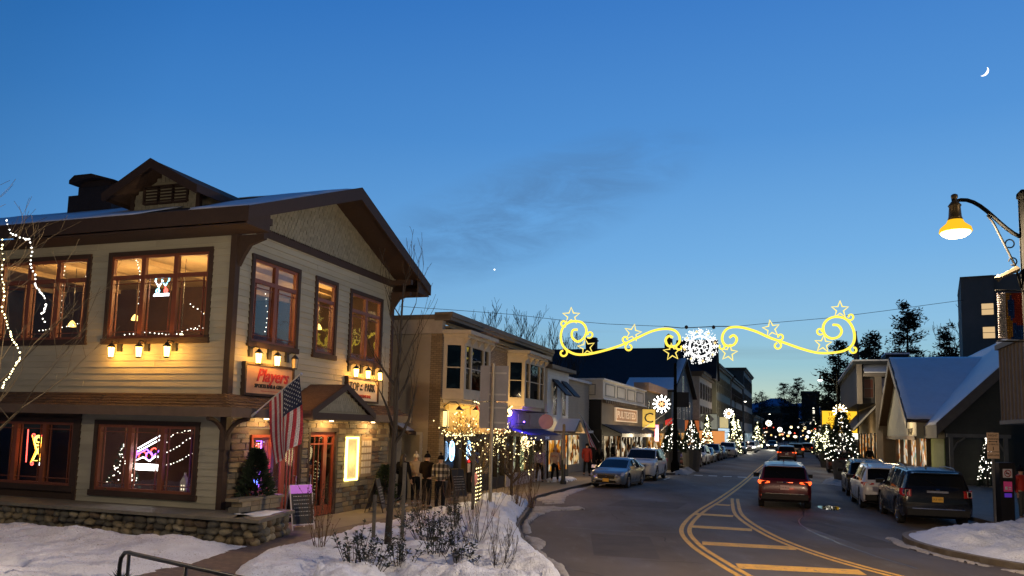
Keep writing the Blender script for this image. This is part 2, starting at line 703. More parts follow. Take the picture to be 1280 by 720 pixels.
# corner boards, band under the gable, posts
for q_ in ((-.05, .12, -.05, .12, 3.2, TOPZ + .1), (LB - .12, LB + .03, -.05, .1, 3.2, TOPZ + .1), (-.05, .12, -.05, .10, .5, 2.75), (-.06, .05, 4.36, 4.47, .52, 2.75), (-.05, 0, .12, 4.3, .40, .52)):
 M = MB()
 M.box(*q_)
 M.build('corner_board', TRIM, rest)
M = MB()
FB.box(M, .1, LB, 7.30, 7.48, 0, .06)
for i in range(90):  # toothed lower edge of the shingles
 a = .16 + i * .088
 FB.box(M, a, a + .045, 7.48, 7.53, .01, .05)
M.build('gable_band', TRIM, rest)
for o in opA_up:
 window(rest, FA, *o[:4], o[4])
for i, o in enumerate(opA_lo):
 window(rest, FA, *o[:4], o[4], transom=False)
for o in opB_up:
 window(rest, FB, *o[:4], o[4])
# gable infill with shingles
RX, RZ, EV, SL = 4.1, 9.46, 7.48, None
PK = 9.30
SLOPE = (9.46 - 7.50) / 4.95

def roofz(x):
 return 9.46 - SLOPE * abs(x - 4.1)

M = MB()
M.prism([FB.p(0.0, 7.11, 0), FB.p(LB, 7.11, 0), FB.p(LB, roofz(LB) - .2, 0), FB.p(4.1, 9.22, 0), FB.p(0.0, roofz(0) - .2, 0)], (0, .16, 0))
M.build('gable_wall', DARKIN, rest)
M = MB()
row = 0
z = 7.50
while z < 9.2:
 xl = 4.1 - (9.22 - z) / SLOPE
 xr = 8.2 - xl
 a = xl + (.07 if row % 2 else 0)
 while a < xr - .05:
  wz = .125
  FB.box(M, max(a, .08), min(a + wz, LB - .08), z, z + .12, .002, .018 + .012 * R_.random())
  a += .14
 z += .105
 row += 1
M.build('gable_shingles', SHD, rest, kind='stuff')

# roof: two slabs, fascia, soffit, snow on the near slope
OH0, OH1, YE0, YE1 = -.85, 9.05, -.95, 13.6
M = MB()
for xe, sgn in ((OH0, 1), (OH1, -1)):
 t = .17
 p = [(xe, YE0, roofz(xe) - t), (4.1, YE0, 9.46 - t), (4.1, YE1, 9.46 - t), (xe, YE1, roofz(xe) - t),
        (xe, YE0, roofz(xe)), (4.1, YE0, 9.46), (4.1, YE1, 9.46), (xe, YE1, roofz(xe))]
 M.hexa(p)
recalc(M.build('roof', SHNG, rest))
M = MB()
for xe, sgn in ((OH0, 1), (OH1, -1)):   # raking fascia boards at the gable end and eave fascia
 za = roofz(xe)
 M.hexa([(xe, YE0 - .05, za - .30), (4.1, YE0 - .05, 9.46 - .34), (4.1, YE0, 9.46 - .34), (xe, YE0, za - .30),
   (xe, YE0 - .05, za + .02), (4.1, YE0 - .05, 9.48), (4.1, YE0, 9.48), (xe, YE0, za + .02)])
 x0, x1 = (xe - .04, xe) if sgn > 0 else (xe, xe + .04)
 M.box(x0, x1, YE0 - .05, YE1, za - .34, za + .015)
M.build('fascia', TRIM, rest)
M = MB()
M.box(OH0, -.0, YE0, YE1, 7.10, 7.13)      # boxed eave soffit
M.box(OH0, -.0, YE0 + .02, YE0 + .06, 7.13, roofz(-.3) - .2)
M.box(LB, OH1, YE0, YE1, 7.10, 7.13)
M.box(LB, OH1, YE0 + .02, YE0 + .06, 7.13, roofz(-.3) - .2)
M.hexa([(0, -.9, roofz(0) - .24), (4.1, -.9, 9.20), (4.1, 0, 9.20), (0, 0, roofz(0) - .24), (0, -.9, roofz(0) - .2), (4.1, -.9, 9.25), (4.1, 0, 9.25), (0, 0, roofz(0) - .2)])
M.hexa([(LB, -.9, roofz(LB) - .24), (4.1, -.9, 9.20), (4.1, 0, 9.20), (LB, 0, roofz(LB) - .24), (LB, -.9, roofz(LB) - .2), (4.1, -.9, 9.25), (4.1, 0, 9.25), (LB, 0, roofz(LB) - .2)])
M.build('soffit', TRIM, rest)
for sx in (.10, 8.0):                        # corner brackets under the gable overhang
 M = MB()
 M.prism([(sx - .06, -.05, 6.35), (sx - .06, -.05, 7.1), (sx - .06, -.75, 7.1), (sx - .06, -.75, 6.98), (sx - .06, -.35, 6.85), (sx - .06, -.18, 6.6)], (.12, 0, 0))
 M.build('bracket', TRIM, rest)
for sx in (-.0, 7.7):
 M = MB()
 M.box(sx, sx + .14, -.9, 0, 7.3, 7.46)
 M.build('purlin_end', TRIM, rest)

def snow_sheet(name, f, u0, u1, v0, v1, nu, nv, th, root, mat=None, seed=0, hole=None, rag=.0):
 """f(u,v)->surface point; a blanket of snow with uneven thickness and a ragged rim"""
 M = MB()
 idx = {}
 top = []
 for i in range(nu + 1):
  for j in range(nv + 1):
   u = u0 + (u1 - u0) * i / nu
   v = v0 + (v1 - v0) * j / nv
   e = min(i, nu - i, j, nv - j)
   if e == 0 and rag:
    du = rag * (noise.noise(Vector((u * 1.7, v * 1.7, seed))) )
    if i in (0, nu):
     u += du
    if j in (0, nv):
     v += du
   p = Vector(f(u, v))
   h = th * (.75 + .5 * noise.noise(Vector((u * .9, v * .9, seed + 5)))) * (0.25 if e == 0 else 1)
   top.append((p.x, p.y, p.z + max(h, .01)))
 fs = []
 for i in range(nu):
  for j in range(nv):
   if hole and hole(u0 + (u1 - u0) * (i + .5) / nu, v0 + (v1 - v0) * (j + .5) / nv):
    continue
   a = i * (nv + 1) + j
   fs.append((a, a + nv + 1, a + nv + 2, a + 1))
 k = len(top)
 M.add(top, fs)
 o = M.build(name, mat or SNOW, root, smooth=True)
 m = o.modifiers.new('s', 'SOLIDIFY')
 m.thickness = .03
 m.offset = -1
 return o

def nearslope(u, v):
 return (u, v, roofz(u))

def dormer_hole(u, v):
 return (.8 < u < 3.6 and 1.6 < v < 4.7) or (u < 1.3 and 1.2 + u * .5 < v < 2.6)

snow_sheet('roof_snow', nearslope, OH0 + .05, 4.05, YE0 + .1, YE1 - .05, 26, 60, .07, rest, seed=2, hole=dormer_hole, rag=.12)

# dormer on the near slope
dm = MB()
dm.cur = 0
DX = 1.0
dm.prism([(DX, 2.08, 8.1), (DX, 4.27, 8.1), (DX, 4.27, 8.62), (DX, 3.17, 9.2), (DX, 2.08, 8.62)], (2.9, 0, 0))
dorm = dm.build('dormer', SHD, rest)
M = MB()
FD = Fr((DX, 0, 0), (0, 1), (-1, 0))
row = 0
z = 8.14
while z < 9.1:
 half = 1.09 if z < 8.6 else max(0, 1.09 - (z - 8.6) / .53)
 a = 3.17 - half + (.07 if row % 2 else 0)
 while a < 3.17 + half - .08:
  if not (2.36 < a + .06 < 3.98 and 8.34 < z + .05 < 8.93):
   FD.box(M, a, a + .125, z, z + .12, .002, .015 + .012 * R_.random())
  a += .14
 z += .105
 row += 1
M.build('dormer_shingles', SHD, dorm, kind='stuff')
M = MB()
for s in (-1, 1):
 t = .12
 ye = 3.17 + s * 1.5
 ze = 9.42 - .53 * 1.5
 M.hexa([(.42, ye, ze - t), (.42, 3.17, 9.42 - t), (4.0, 3.17, 9.42 - t), (2.3, ye, ze - t), (.42, ye, ze), (.42, 3.17, 9.42), (4.0, 3.17, 9.42), (2.3, ye, ze)])
recalc(M.build('dormer_roof', SHNG, dorm))
M = MB()
for s in (-1, 1):
 ye = 3.17 + s * 1.52
 ze = 9.42 - .53 * 1.52
 M.hexa([(.36, ye, ze - .24), (.36, 3.17, 9.18), (.42, 3.17, 9.18), (.42, ye, ze - .24), (.36, ye, ze + .01), (.36, 3.17, 9.44), (.42, 3.17, 9.44), (.42, ye, ze + .01)])
 M.box(.36, 2.2, min(ye, ye + .04 * s), max(ye, ye + .04 * s), ze - .2, ze + .005)
 M.box(.95, 1.06, 3.17 + s * 1.09 - .06, 3.17 + s * 1.09 + .06, 8.1, 8.66)
recalc(M.build('dormer_fascia', TRIM, dorm))
for k in range(3):     # louvred openings
 a = 2.46 + k * .48
 M = MB()
 FD.box(M, a - .05, a, 8.40, 8.90, 0, .06)
 FD.box(M, a + .43, a + .48, 8.40, 8.90, 0, .06)
 FD.box(M, a, a + .43, 8.86, 8.90, 0, .06)
 FD.box(M, a, a + .43, 8.38, 8.43, 0, .07)
 for j in range(5):
  z = 8.45 + j * .085
  M.hexa([FD.p(a, z, .05), FD.p(a + .43, z, .05), FD.p(a + .43, z + .05, .0), FD.p(a, z + .05, .0),
    FD.p(a, z + .015, .055), FD.p(a + .43, z + .015, .055), FD.p(a + .43, z + .065, .005), FD.p(a, z + .065, .005)])
 M.build('louver', TRIM, dorm)
# chimney with its little hood
M = MB()
M.box(3.3, 4.25, 7.5, 8.9, 8.6, 10.0)
M.box(3.3, 4.25, 8.9, 9.3, 8.6, 9.75)
ch = M.build('chimney', P('chimney cladding', (.035, .025, .025), .8, bump=(12, .4)), rest)
M = MB()
M.prism([(3.1, 7.25, 10.08), (3.1, 8.2, 10.35), (3.1, 8.9, 10.35), (3.1, 9.1, 10.2), (3.1, 9.1, 10.08), (3.1, 8.2, 10.22)][::-1], (1.4, 0, 0))
M.box(3.35, 3.5, 7.55, 7.7, 9.99, 10.1)
M.box(4.05, 4.2, 8.7, 8.85, 9.99, 10.1)
M.box(3.3, 4.2, 7.6, 8.8, 9.98, 10.18)
recalc(M.build('chimney_hood', TRIM, ch))

# belt roof between the storeys (skirt) with fascia and soffit
SK = .72
M = MB()
M.hexa([(-SK, -SK, 2.86), (0, 0, 3.14), (0, LA, 3.14), (-SK, LA, 2.86), (-SK, -SK, 2.91), (0, 0, 3.27), (0, LA, 3.27), (-SK, LA, 2.91)])
M.hexa([(-SK, -SK, 2.86), (LB + .2, -SK, 2.86), (LB + .2, 0, 3.14), (0, 0, 3.14), (-SK, -SK, 2.91), (LB + .2, -SK, 2.91), (LB + .2, 0, 3.27), (0, 0, 3.27)])
sk = recalc(M.build('belt_roof', SHNG, rest))
M = MB()
for j in range(5):      # shingle courses
 t = j / 5
 x = -SK + SK * t
 z = 2.91 + .36 * t
 x2, z2 = x + SK / 5 + .02, z + .36 / 5
 a = -SK * (1 - t)
 while a < LA:
  b = a + .22 + .12 * R_.random()
  h = .012 + .012 * R_.random()
  M.hexa([(x - .01, a, z - .004), (x2, a, z2 - .004), (x2, b - .012, z2 - .004), (x - .01, b - .012, z - .004), (x - .01, a, z + h), (x2, a, z2 + .002), (x2, b - .012, z2 + .002), (x - .01, b - .012, z + h)])
  a = b
 a = -SK * (1 - t)
 while a < LB + .2:
  b = a + .22 + .12 * R_.random()
  h = .012 + .012 * R_.random()
  M.hexa([(a, x - .01, z - .004), (b - .012, x - .01, z - .004), (b - .012, x2, z2 - .004), (a, x2, z2 - .004), (a, x - .01, z + h), (b - .012, x - .01, z + h), (b - .012, x2, z2 + .002), (a, x2, z2 + .002)])
  a = b
recalc(M.build('shingles', SHNG, sk, kind='stuff'))
M = MB()
M.box(-SK - .04, -SK, -SK - .04, LA, 2.71, 2.93)
M.box(-SK, LB + .2, -SK - .04, -SK, 2.71, 2.93)
M.box(-SK, 0, -SK, LA, 2.715, 2.745)
M.box(0, LB + .2, -SK, 0, 2.715, 2.745)
M.build('belt_fascia', P('fascia brown', (.13, .085, .055), .7, nz=(4, .15), bump=(20, .1)), sk)
for sy, sx, ax in ((-.03, -.03, 'd'),):
 M = MB()      # curved timber knee brace at the corner
 M.box(-.16, .02, -.16, .02, 1.95, 2.72)
 for k in range(7):
  a0, a1 = PI / 2 * k / 7, PI / 2 * (k + 1) / 7
  for dx, dy in ((-1, 0), (0, -1)):
   p = []
   for a in (a0, a1):
    r = .62 * (1 - math.cos(a))
    zz = 2.02 + .66 * math.sin(a)
    p.append((dx * (r + .1) if dx else -.09, dy * (r + .1) if dy else -.09, zz))
   M.tube(p, .055, 5)
 M.build('knee_brace', TRIM, rest)

# ground floor stone veneer on the gable side: every stone its own piece
STN = [P('veneer stone ' + n, c, .85, nz=(5, .25), bump=(14, .8)) for n, c in
       (('tan', (.24, .18, .11)), ('grey', (.17, .155, .125)), ('brown', (.15, .10, .065)), ('buff', (.30, .24, .15)))]
M = MB()
FB.wall(M, 0.12, LB, 0, 2.72, [(o[0] - .12, o[1] + .12, o[2] - .1, o[3] + .14) for o in opB_lo] , 0, .03)
sv = M.build('stone_veneer', MORT, rest)
var = []
for k in range(12):
 me = MB()
 j = lambda: R_.uniform(-.05, .05)
 me.hexa([(-.5 + j(), .0, -.5 + j()), (.5 + j(), .0, -.5 + j()), (.5 + j(), 1, -.5 + j()), (-.5 + j(), 1, -.5 + j()), (-.5 + j(), .0, .5 + j()), (.5 + j(), .0, .5 + j()), (.5 + j(), 1, .5 + j()), (-.5 + j(), 1, .5 + j())])
 o = me.build('stone', STN[k % 4])
 b_ = bmesh.new()
 b_.from_mesh(o.data)
 bmesh.ops.recalc_face_normals(b_, faces=b_.faces)
 bmesh.ops.bevel(b_, geom=b_.edges[:], offset=.09, segments=1, affect='EDGES')
 b_.to_mesh(o.data)
 b_.free()
 var.append(o.data)
 bpy.data.objects.remove(o)
ops = [(o[0] - .1, o[1] + .1, o[2] - .08, o[3] + .12) for o in opB_lo]
ops[0] = (.95 - .1, 1.85, .78, 2.42)
z = .0
cand = []
while z < 2.68:
 h = R_.choice((.11, .14, .17))
 h = min(h, 2.70 - z)
 if h < .05:
  break
 a = .14
 while a < LB - .02:
  wd = R_.uniform(.22, .52)
  b = min(a + wd, LB)
  for o in ops:
   if o[2] < z + h - .03 and o[3] > z + .03:
    if a < o[0] < b:
     b = o[0]
    elif o[0] <= a < o[1]:
     b = a = o[1]
  if b - a > .04:
   cand.append((a, b, z, z + h))
   a = b
  elif b == a:
   a += 1e-3
  else:
   a = b + 1e-4
 z += h
cand.sort(key=lambda q: -(q[1] - q[0]) * (q[3] - q[2]))
for q in cand[:285]:
 o = bpy.data.objects.new('stone', R_.choice(var))
 COL.objects.link(o)
 o.parent = sv
 cx, cz = (q[0] + q[1]) / 2, (q[2] + q[3]) / 2
 dp = R_.uniform(.03, .07)
 o.location = FB.p(cx, cz, .02)
 o.scale = (q[1] - q[0] - .018, -dp, q[3] - q[2] - .018)
if cand[285:]:
 M = MB()
 for q in cand[285:]:
  FB.box(M, q[0] + .01, q[1] - .01, q[2] + .01, q[3] - .01, .02, .02 + R_.uniform(.03, .07))
 M.build('small_stones', STN[1], sv, kind='stuff')

# doors
DOORR = P('red stained door', (.30, .060, .022), .4, nz=(6, .2), bump=(30, .1), stretch=(1, 1, .15))

def door(root, F, s0, s1, z1, leafs, F0=.0):
 M = MB()
 F.box(M, s0 - .1, s0, .0, z1 + .12, -.02, .075)
 F.box(M, s1, s1 + .1, .0, z1 + .12, -.02, .075)
 F.box(M, s0, s1, z1, z1 + .12, -.02, .08)
 fr = M.build('doorway', TRIM, root)
 for (a, b, hd) in leafs:
  M = MB()
  st = .11 if b - a > .6 else .07
  F.box(M, a, a + st, .02, z1, -.06, .0)
  F.box(M, b - st, b, .02, z1, -.06, .0)
  F.box(M, a + st, b - st, z1 - .13, z1, -.06, .0)
  F.box(M, a + st, b - st, .02, .30, -.06, .0)
  F.box(M, a + st, b - st, z1 - .36, z1 - .32, -.05, -.005)
  k = 3 if b - a > .6 else 1
  for i in range(1, k):
   q = a + st + (b - a - 2 * st) * i / k
   F.box(M, q - .012, q + .012, .30, z1 - .13, -.05, -.01)
  d_ = M.build('door', DOORR, fr)
  M = MB()
  F.box(M, a + st, b - st, .30, z1 - .13, -.035, -.028)
  M.build('door_glass', GLASS, fr)
  if hd:
   M = MB()
   M.tube([F.p(hd, .92, .0), F.p(hd, .92, .07), F.p(hd, 1.2, .07), F.p(hd, 1.2, 0)], .014, 6)
   M.build('door_handle', P('steel handle', (.5, .5, .5), .3, 1), fr)
 return fr

door(rest, FB, 1.85, 3.0, 2.30, [(1.85, 2.35, None), (2.35, 3.0, 2.9)])
door(rest, FB, 3.5, 4.85, 2.38, [(3.5, 4.4, 3.6), (4.4, 4.85, None)])
window(rest, FB, .95, 1.75, .85, 2.30, 1, transom=False, muntin=True, casing=.07, casing_mat=DOORR)

# interior: floors, ceilings, partitions
M = MB()
M.box(.18, LB - .15, .18, LA - .15, 3.0, 3.25)
M.box(.18, LB - .15, .18, LA - .15, -.02, .03)
M.build('interior_floor', WOODFL, rest)
M = MB()
M.box(.18, LB - .15, .18, LA - .15, 7.0, 7.1)
M.box(.18, LB - .15, .18, LA - .15, 2.8, 2.995)
for k in range(5):
 M.box(.2, LB - .2, 1.6 + 2.4 * k, 1.75 + 2.4 * k, 6.86, 6.999)
M.build('interior_ceiling', CEIL, rest)
M = MB()
M.box(5.2, 5.3, 4.2, LA - .16, 3.25, 6.99)
M.box(4.4, 4.5, 3.2, LA - .16, .03, 2.79)
M.box(.2, 4.39, 4.05, 4.15, .03, 2.79)
M.box(3.25, 3.35, .2, 3.19, .03, 2.79)
M.build('interior_partition', P('brown interior wall', (.07, .035, .018), .8), rest)
# window benches and silhouettes of tables along the glass
M = MB()
for k in range(5):
 y = .8 + k * 2.3
 M.box(.7, 1.5, y, y + 1.1, 3.95, 4.0)
 M.box(1.05, 1.15, y + .5, y + .6, 3.25, 3.96)
 M.box(.7, 1.5, y + 1.5, y + 1.6, 3.25, 4.35)
M.build('dining_table', DARKIN, rest)
M = MB()
M.box(.5, 1.0, .5, 4.0, .03, .80)
M.build('window_bench', DARKIN, rest)

bpy.context.view_layer.update()

def r2w(p):
 return rest.matrix_basis @ Vector(p)

# pendant lamps upstairs, each with its own light
spots = [((1.6, 2.9, 4.75), 'nearest the corner window'), ((1.9, 1.4, 5.5), 'second'), ((2.2, 5.1, 5.5), 'third'), ((1.8, 7.0, 5.3), 'fourth'), ((2.0, 2.4, 5.6), 'fifth'), ((6.2, 1.6, 5.7), 'sixth')]
PENDL = ['white glass pendant lamp glowing low behind the lower left light of the corner upstairs window',
        'amber pendant lamp behind the right light of the upstairs window over the three lanterns',
        'amber pendant lamp behind the right light of the far left upstairs window',
        'amber pendant lamp behind the left light of the far left upstairs window',
        'amber pendant lamp behind the middle light of the upstairs window over the three lanterns',
        'amber pendant lamp behind the double upstairs window over the small entrance gable']
PSH = EM('pendant shade lit', (1, .62, .16), 4)
PSH2 = EM('white pendant shade lit', (1, .93, .55), 4)
for (p, _), lb in zip(spots, PENDL):
 wp = r2w(p)
 t = thing('pendant_lamp', lb, 'lamp', wp, 0, 'pendant lamps in the upstairs dining room')
 big = lb.startswith('white')
 k = 1.7 if big else 1
 M = MB()
 M.lathe((0, 0, 0), [(.11 * k, -.06 * k), (.10 * k, .0), (.05 * k, .09 * k), (.02, .12 * k)], 10)
 M.build('shade', PSH2 if big else PSH, t, smooth=True)
 M = MB()
 M.tube([(0, 0, .12 * k), (0, 0, 7.0 - p[2])], .008, 4)
 M.build('cord', IRON, t)
 light('pendant_light', (0, 0, 6.3 - p[2]), 95, (1, .60, .22), .12, t)

for k, (x, y, lb) in enumerate(((2.6, 1.6, 'added amber ceiling lamp warming the ground floor behind the corner window'), (2.2, 6.0, 'added amber ceiling lamp warming the ground floor behind the lower left window'))):
 t = thing('added_ceiling_lamp', lb, 'lamp', r2w((x, y, 2.62)), 0)  # lamp added to warm the dark ground floor behind the windows
 M = MB()
 M.lathe((0, 0, 0), [(.03, -.05), (.12, .0), (.12, .06), (.03, .14)], 10)
 M.build('shade', PSH, t)
 light('added_ceiling_light', (0, 0, -.12), 50, (1, .55, .2), .1, t)

def lantern(loc, lb, rz, on=True, W=45):
 t = thing('wall_lantern', lb, 'lantern', loc, rz, 'black wall lanterns on the restaurant')
 M = MB()       # local -y is away from the wall; origin at lantern centre
 M.box(-.06, .06, .22, .30, .02, .30)
 M.tube([(0, .22, .22), (0, .1, .27), (0, 0, .25), (0, 0, .19)], .014, 5)
 M.build('bracket', IRON, t)
 M = MB()
 M.lathe((0, 0, 0), [(.10, .10), (.09, .13), (.04, .19), (.012, .22)], 6)
 M.lathe((0, 0, 0), [(.06, -.17), (.072, -.155), (.072, -.14)], 6)
 for k in range(4):
  a = PI / 4 + k * PI / 2
  M.tube([(.066 * math.cos(a), .066 * math.sin(a), -.15), (.088 * math.cos(a), .088 * math.sin(a), .11)], .006, 4)
 M.build('cage', IRON, t)
 M = MB()
 M.lathe((0, 0, 0), [(.056, -.14), (.078, .10)], 6)
 M.build('lantern_glass', LANT if on else P('dull lantern glass', (.5, .42, .3), .3), t)
 if on:
  light('lantern_light', (0, -.0, -.03), W, (1, .43, .06), .06, t)
 return t

# the light of each lantern sits in front of the glass, towards the wall
th = rest.rotation_euler.z
for i, y in enumerate((3.29, 2.43, 1.58)):
 lb = ['left', 'middle', 'right'][i] + ' one of three lit black lanterns under the corner upstairs window on the long wall'
 lantern(r2w((-.3, y, 4.27)), lb, th - PI / 2)
for i, (x, lb) in enumerate(((.70, 'lit black lantern above the left end of the red script sign'), (1.46, 'lit black lantern above the middle of the red script sign'), (2.22, 'unlit black lantern above the right end of the red script sign'),
             (5.42, 'lit black lantern above the left end of the cream park sign'), (6.16, 'lit black lantern above the middle of the cream park sign'), (6.95, 'lit black lantern above the right end of the cream park sign'))):
 lantern(r2w((x, -.3, 4.19)), lb, th, on=i != 2)

# signs on the gable wall
SIGNB = P('sign board peach', (.62, .36, .20), .6, nz=(5, .08))
SIGNC = P('sign board cream', (.75, .62, .42), .6, nz=(5, .08))
RED = P('sign red paint', (.45, .03, .02), .5)
BLK = P('black letter paint', (.015, .013, .012), .5)

def wsign(lb, s0, s1, z0, z1, m, lines, tilt=.0):
 o = r2w(FB.p((s0 + s1) / 2, (z0 + z1) / 2, .03))
 t = thing('hanging_sign', lb, 'sign', o, th)
 w_, h_ = (s1 - s0) / 2, (z1 - z0) / 2
 M = MB()
 M.box(-w_, w_, -.07, 0, -h_, h_)
 M.build('board', m, t)
 M = MB()
 M.box(-w_ - .06, w_ + .06, -.11, .02, h_, h_ + .06)
 M.box(-w_ - .06, w_ + .06, -.11, .02, -h_ - .06, -h_)
 M.box(-w_ - .06, -w_, -.11, .02, -h_, h_)
 M.box(w_, w_ + .06, -.11, .02, -h_, h_)
 M.build('sign_frame', TRIM, t)
 for (body, sz, zz, mt, sh, bd, xs, xx) in lines:
  text_mesh('lettering', body, sz, mt, t, face_matrix((xx, -.085, zz), (1, 0), (0, -1)), .008, sh, bd, xs=xs)
 return t

wsign('peach restaurant sign with red script lettering under lanterns', .5, 2.42, 3.32, 4.02, SIGNB,
       [('Players', .46, .10, RED, .35, .008, 1.0, .1), ('SPORTS BAR & GRILL', .13, -.16, BLK, 0, .004, 1.0, 0), ('- - - - - - - - - - - -', .1, -.27, RED, 0, .002, 1, 0)])
wsign('cream sign with tall black lettering and red line beside the entrance gable', 5.3, 7.15, 3.36, 4.02, SIGNC,
       [('TOP', .36, .08, BLK, 0, .002, .85, -.55), ('of\nthe', .12, .08, BLK, 0, .0, 1, -.12), ('PARK', .36, .08, BLK, 0, .002, .75, .42), ('A MARTINI BAR', .14, -.2, RED, 0, .002, 1, 0)])

# small gable over the middle door
M = MB()
pk = (3.45, 3.70)
t = .08
for s in (-1, 1):
 xe = 3.45 + s * 1.62
 M.hexa([(xe, -1.15, 2.86), (pk[0], -1.15, pk[1] - t), (pk[0], -.0, pk[1] - t), (xe, -.0, 2.86), (xe, -1.15, 2.86 + t), (pk[0], -1.15, pk[1]), (pk[0], -.0, pk[1]), (xe, -.0, 2.86 + t)])
eg = recalc(M.build('entrance_gable', SHNG, rest))
M = MB()
for s in (-1, 1):
 xe = 3.45 + s * 1.66
 M.hexa([(xe, -1.2, 2.78), (pk[0], -1.2, 3.55), (pk[0], -1.15, 3.55), (xe, -1.15, 2.78), (xe, -1.2, 2.96), (pk[0], -1.2, 3.73), (pk[0], -1.15, 3.73), (xe, -1.15, 2.96)])
M.box(1.85, 5.05, -1.18, -.76, 2.72, 2.90)
recalc(M.build('gable_fascia', TRIM, eg))
M = MB()
M.prism([(2.0, -1.05, 2.9), (4.9, -1.05, 2.9), (3.45, -1.05, 3.58)], (0, .05, 0))
for rowi in range(6):
 z = 2.95 + rowi * .1
 hw = (3.56 - z) / .68 * 1.45
 a = 3.45 - hw + (.05 if rowi % 2 else 0)
 while a < 3.45 + hw - .1:
  M.box(a, a + .09, -1.075, -1.05, z, z + .1)
  a += .105
M.build('gable_shingles', SHD, eg, kind='stuff')

# lit menu case and the unlit notice case beside it
t = thing('menu_case', 'glass menu case framed in glowing yellow light on the stone wall', 'menu case', r2w((5.72, -.08, 1.58)), th)
M = MB()
for a in ((-.36, -.30, -.66, .66), (.30, .36, -.66, .66)):
 M.box(a[0], a[1], -.06, 0, a[2], a[3])
M.box(-.30, .30, -.06, 0, .60, .66)
M.box(-.30, .30, -.06, 0, -.66, -.60)
M.build('light_frame', EM('yellow case light', (1, .80, .22), 5), t)
M = MB()
M.box(-.30, .30, -.02, .02, -.6, .6)
M.build('menu_sheet', P('lit menu paper', (.55, .45, .25), .8, nz=(6, .3), emit=(1, .75, .3), es=.35), t)
light('case_light', (0, -.25, 0), 14, (1, .72, .25), .2, t)
t = thing('notice_case', 'shallow glass case of small cards right of the glowing menu case', 'notice case', r2w((6.55, -.08, 1.62)), th)
M = MB()
M.box(-.36, .36, -.05, .02, -.62, .62)
M.build('case_body', P('notice case tan', (.32, .22, .12), .7), t)
for i in range(4):
 for j in range(5):
  M = MB()
  M.box(-.29 + i * .155, -.17 + i * .155, -.06, -.05, -.52 + j * .215, -.36 + j * .215)
  M.build('card', P('pale card', (.6, .5, .36), .8), t)
# small downlights in the soffit above the doors
for x, lb in ((1.15, 'small round soffit light above the stone at the corner window'), (4.15, 'small round soffit light above the middle red door'), (6.6, 'small round soffit light above the notice case')):
 t = thing('soffit_light', lb, 'light', r2w((x, -.30, 2.70)), 0, 'soffit lights over the doors')
 M = MB()
 M.cyl(0, 0, -.02, .01, .06, 10)
 M.build('lens', EM('soffit lens', (1, .8, .45), 6), t)
 light('soffit_bulb', (0, 0, -.08), 60, (1, .60, .22), .05, t)

# ================================================================== neon signs, flags and small things of the restaurant
def neon(name, lb, loc, rz, strokes, parent_board=None):
 t = thing(name, lb, 'neon sign', loc, rz)
 by = {}
 for pts, m in strokes:
  M = MB()
  M.tube([(x, 0, z) for x, z in pts], .014, 5)
  M.build('tube', m, t)
 return t

NW = EM('neon white', (.95, .95, 1), 9)
NP = EM('neon purple', (.32, .10, 1), 8)
NR = EM('neon red', (1, .08, .06), 6)
NO = EM('neon orange', (1, .35, .03), 6)
NY = EM('neon yellow', (1, .75, .1), 7)
NC = EM('neon cyan', (.25, .8, 1), 7)
NB = EM('neon blue', (.08, .15, 1), 9)

def circ(cx, cz, r, a0=0, a1=360, n=14, ry=None):
 ry = ry or r
 return [(cx + r * math.cos(rad(a0 + (a1 - a0) * i / n)), cz + ry * math.sin(rad(a0 + (a1 - a0) * i / n))) for i in range(n + 1)]

# signs inside the long wall: their local x runs to the viewer's right (building -y)
ZA = th - PI / 2
neon('neon_sign', 'cyan and pink neon cocktail glasses in the corner upstairs window', r2w((.12, 2.26, 5.95)), ZA,
       [([(-.22, .14), (-.1, -.02), (.02, .14)], NW), ([(-.1, -.02), (-.1, -.16)], NC), ([(.22, .16), (.1, .0), (-.02, .16)], NC), ([(.1, 0), (.14, -.15)], NR),
       (circ(.13, -.12, .05), NR), ([(-.22, -.2), (.24, -.2)], NW), ([(-.24, -.24), (.24, -.24)], NW), ([(-.22, .16), (-.16, .24)], NC), ([(.22, .18), (.16, .22)], NC), (circ(-.12, -.12, .05), NC)])
neon('neon_sign', 'purple and white neon beer sign over a bright bar in the lower corner window', r2w((.14, 2.28, 1.72)), ZA,
       [([(-.38, .18), (.30, .52)], NW), ([(-.38, .10), (.34, .44)], NW), ([(-.4, .02), (-.1, .17)], NP), ([(-.1, .16), (.1, .0), (.34, .2)], NP), (circ(-.22, -.02, .12, 0, 190), NR), (circ(.12, .10, .1), NR), (circ(-.02, 0, .1), NP),
       ([(-.42, -.12), (-.2, -.03), (0, -.12), (.2, .02), (.36, -.06)], NW), ([(-.4, .12), (-.44, -.1)], NP)])
t = thing('light_bar', 'bright white light bar under the purple neon in the lower corner window', 'light', r2w((.14, 2.3, 1.45)), ZA)
M = MB()
M.box(-.42, .42, -.02, .02, -.075, .075)
M.build('tube', EM('bar white', (1, .97, .95), 14), t)
light('bar_light', (0, .12, 0), 6, (.9, .85, 1), .1, t)
neon('neon_sign', 'yellow and orange neon figure in the lower left window', r2w((.14, 5.95, 1.78)), ZA,
       [(circ(0, .22, .13), NY), (circ(0, .24, .07), NY), ([(-.1, .12), (.0, -.05), (-.13, -.3), (.13, -.3), (0, -.05), (.1, .12)], NY), ([(-.22, .35), (-.12, .12), (-.05, -.04), (-.2, -.36)], NO), ([(.22, .35), (.12, .12), (.05, -.04), (.2, -.36)], NO),
       (circ(-.15, -.38, .04), NR), (circ(.15, -.38, .04), NW), ([(-.38, .5), (-.36, -.35)], NR), (circ(-.17, .34, .05), NR), (circ(.17, .34, .05), NR)])
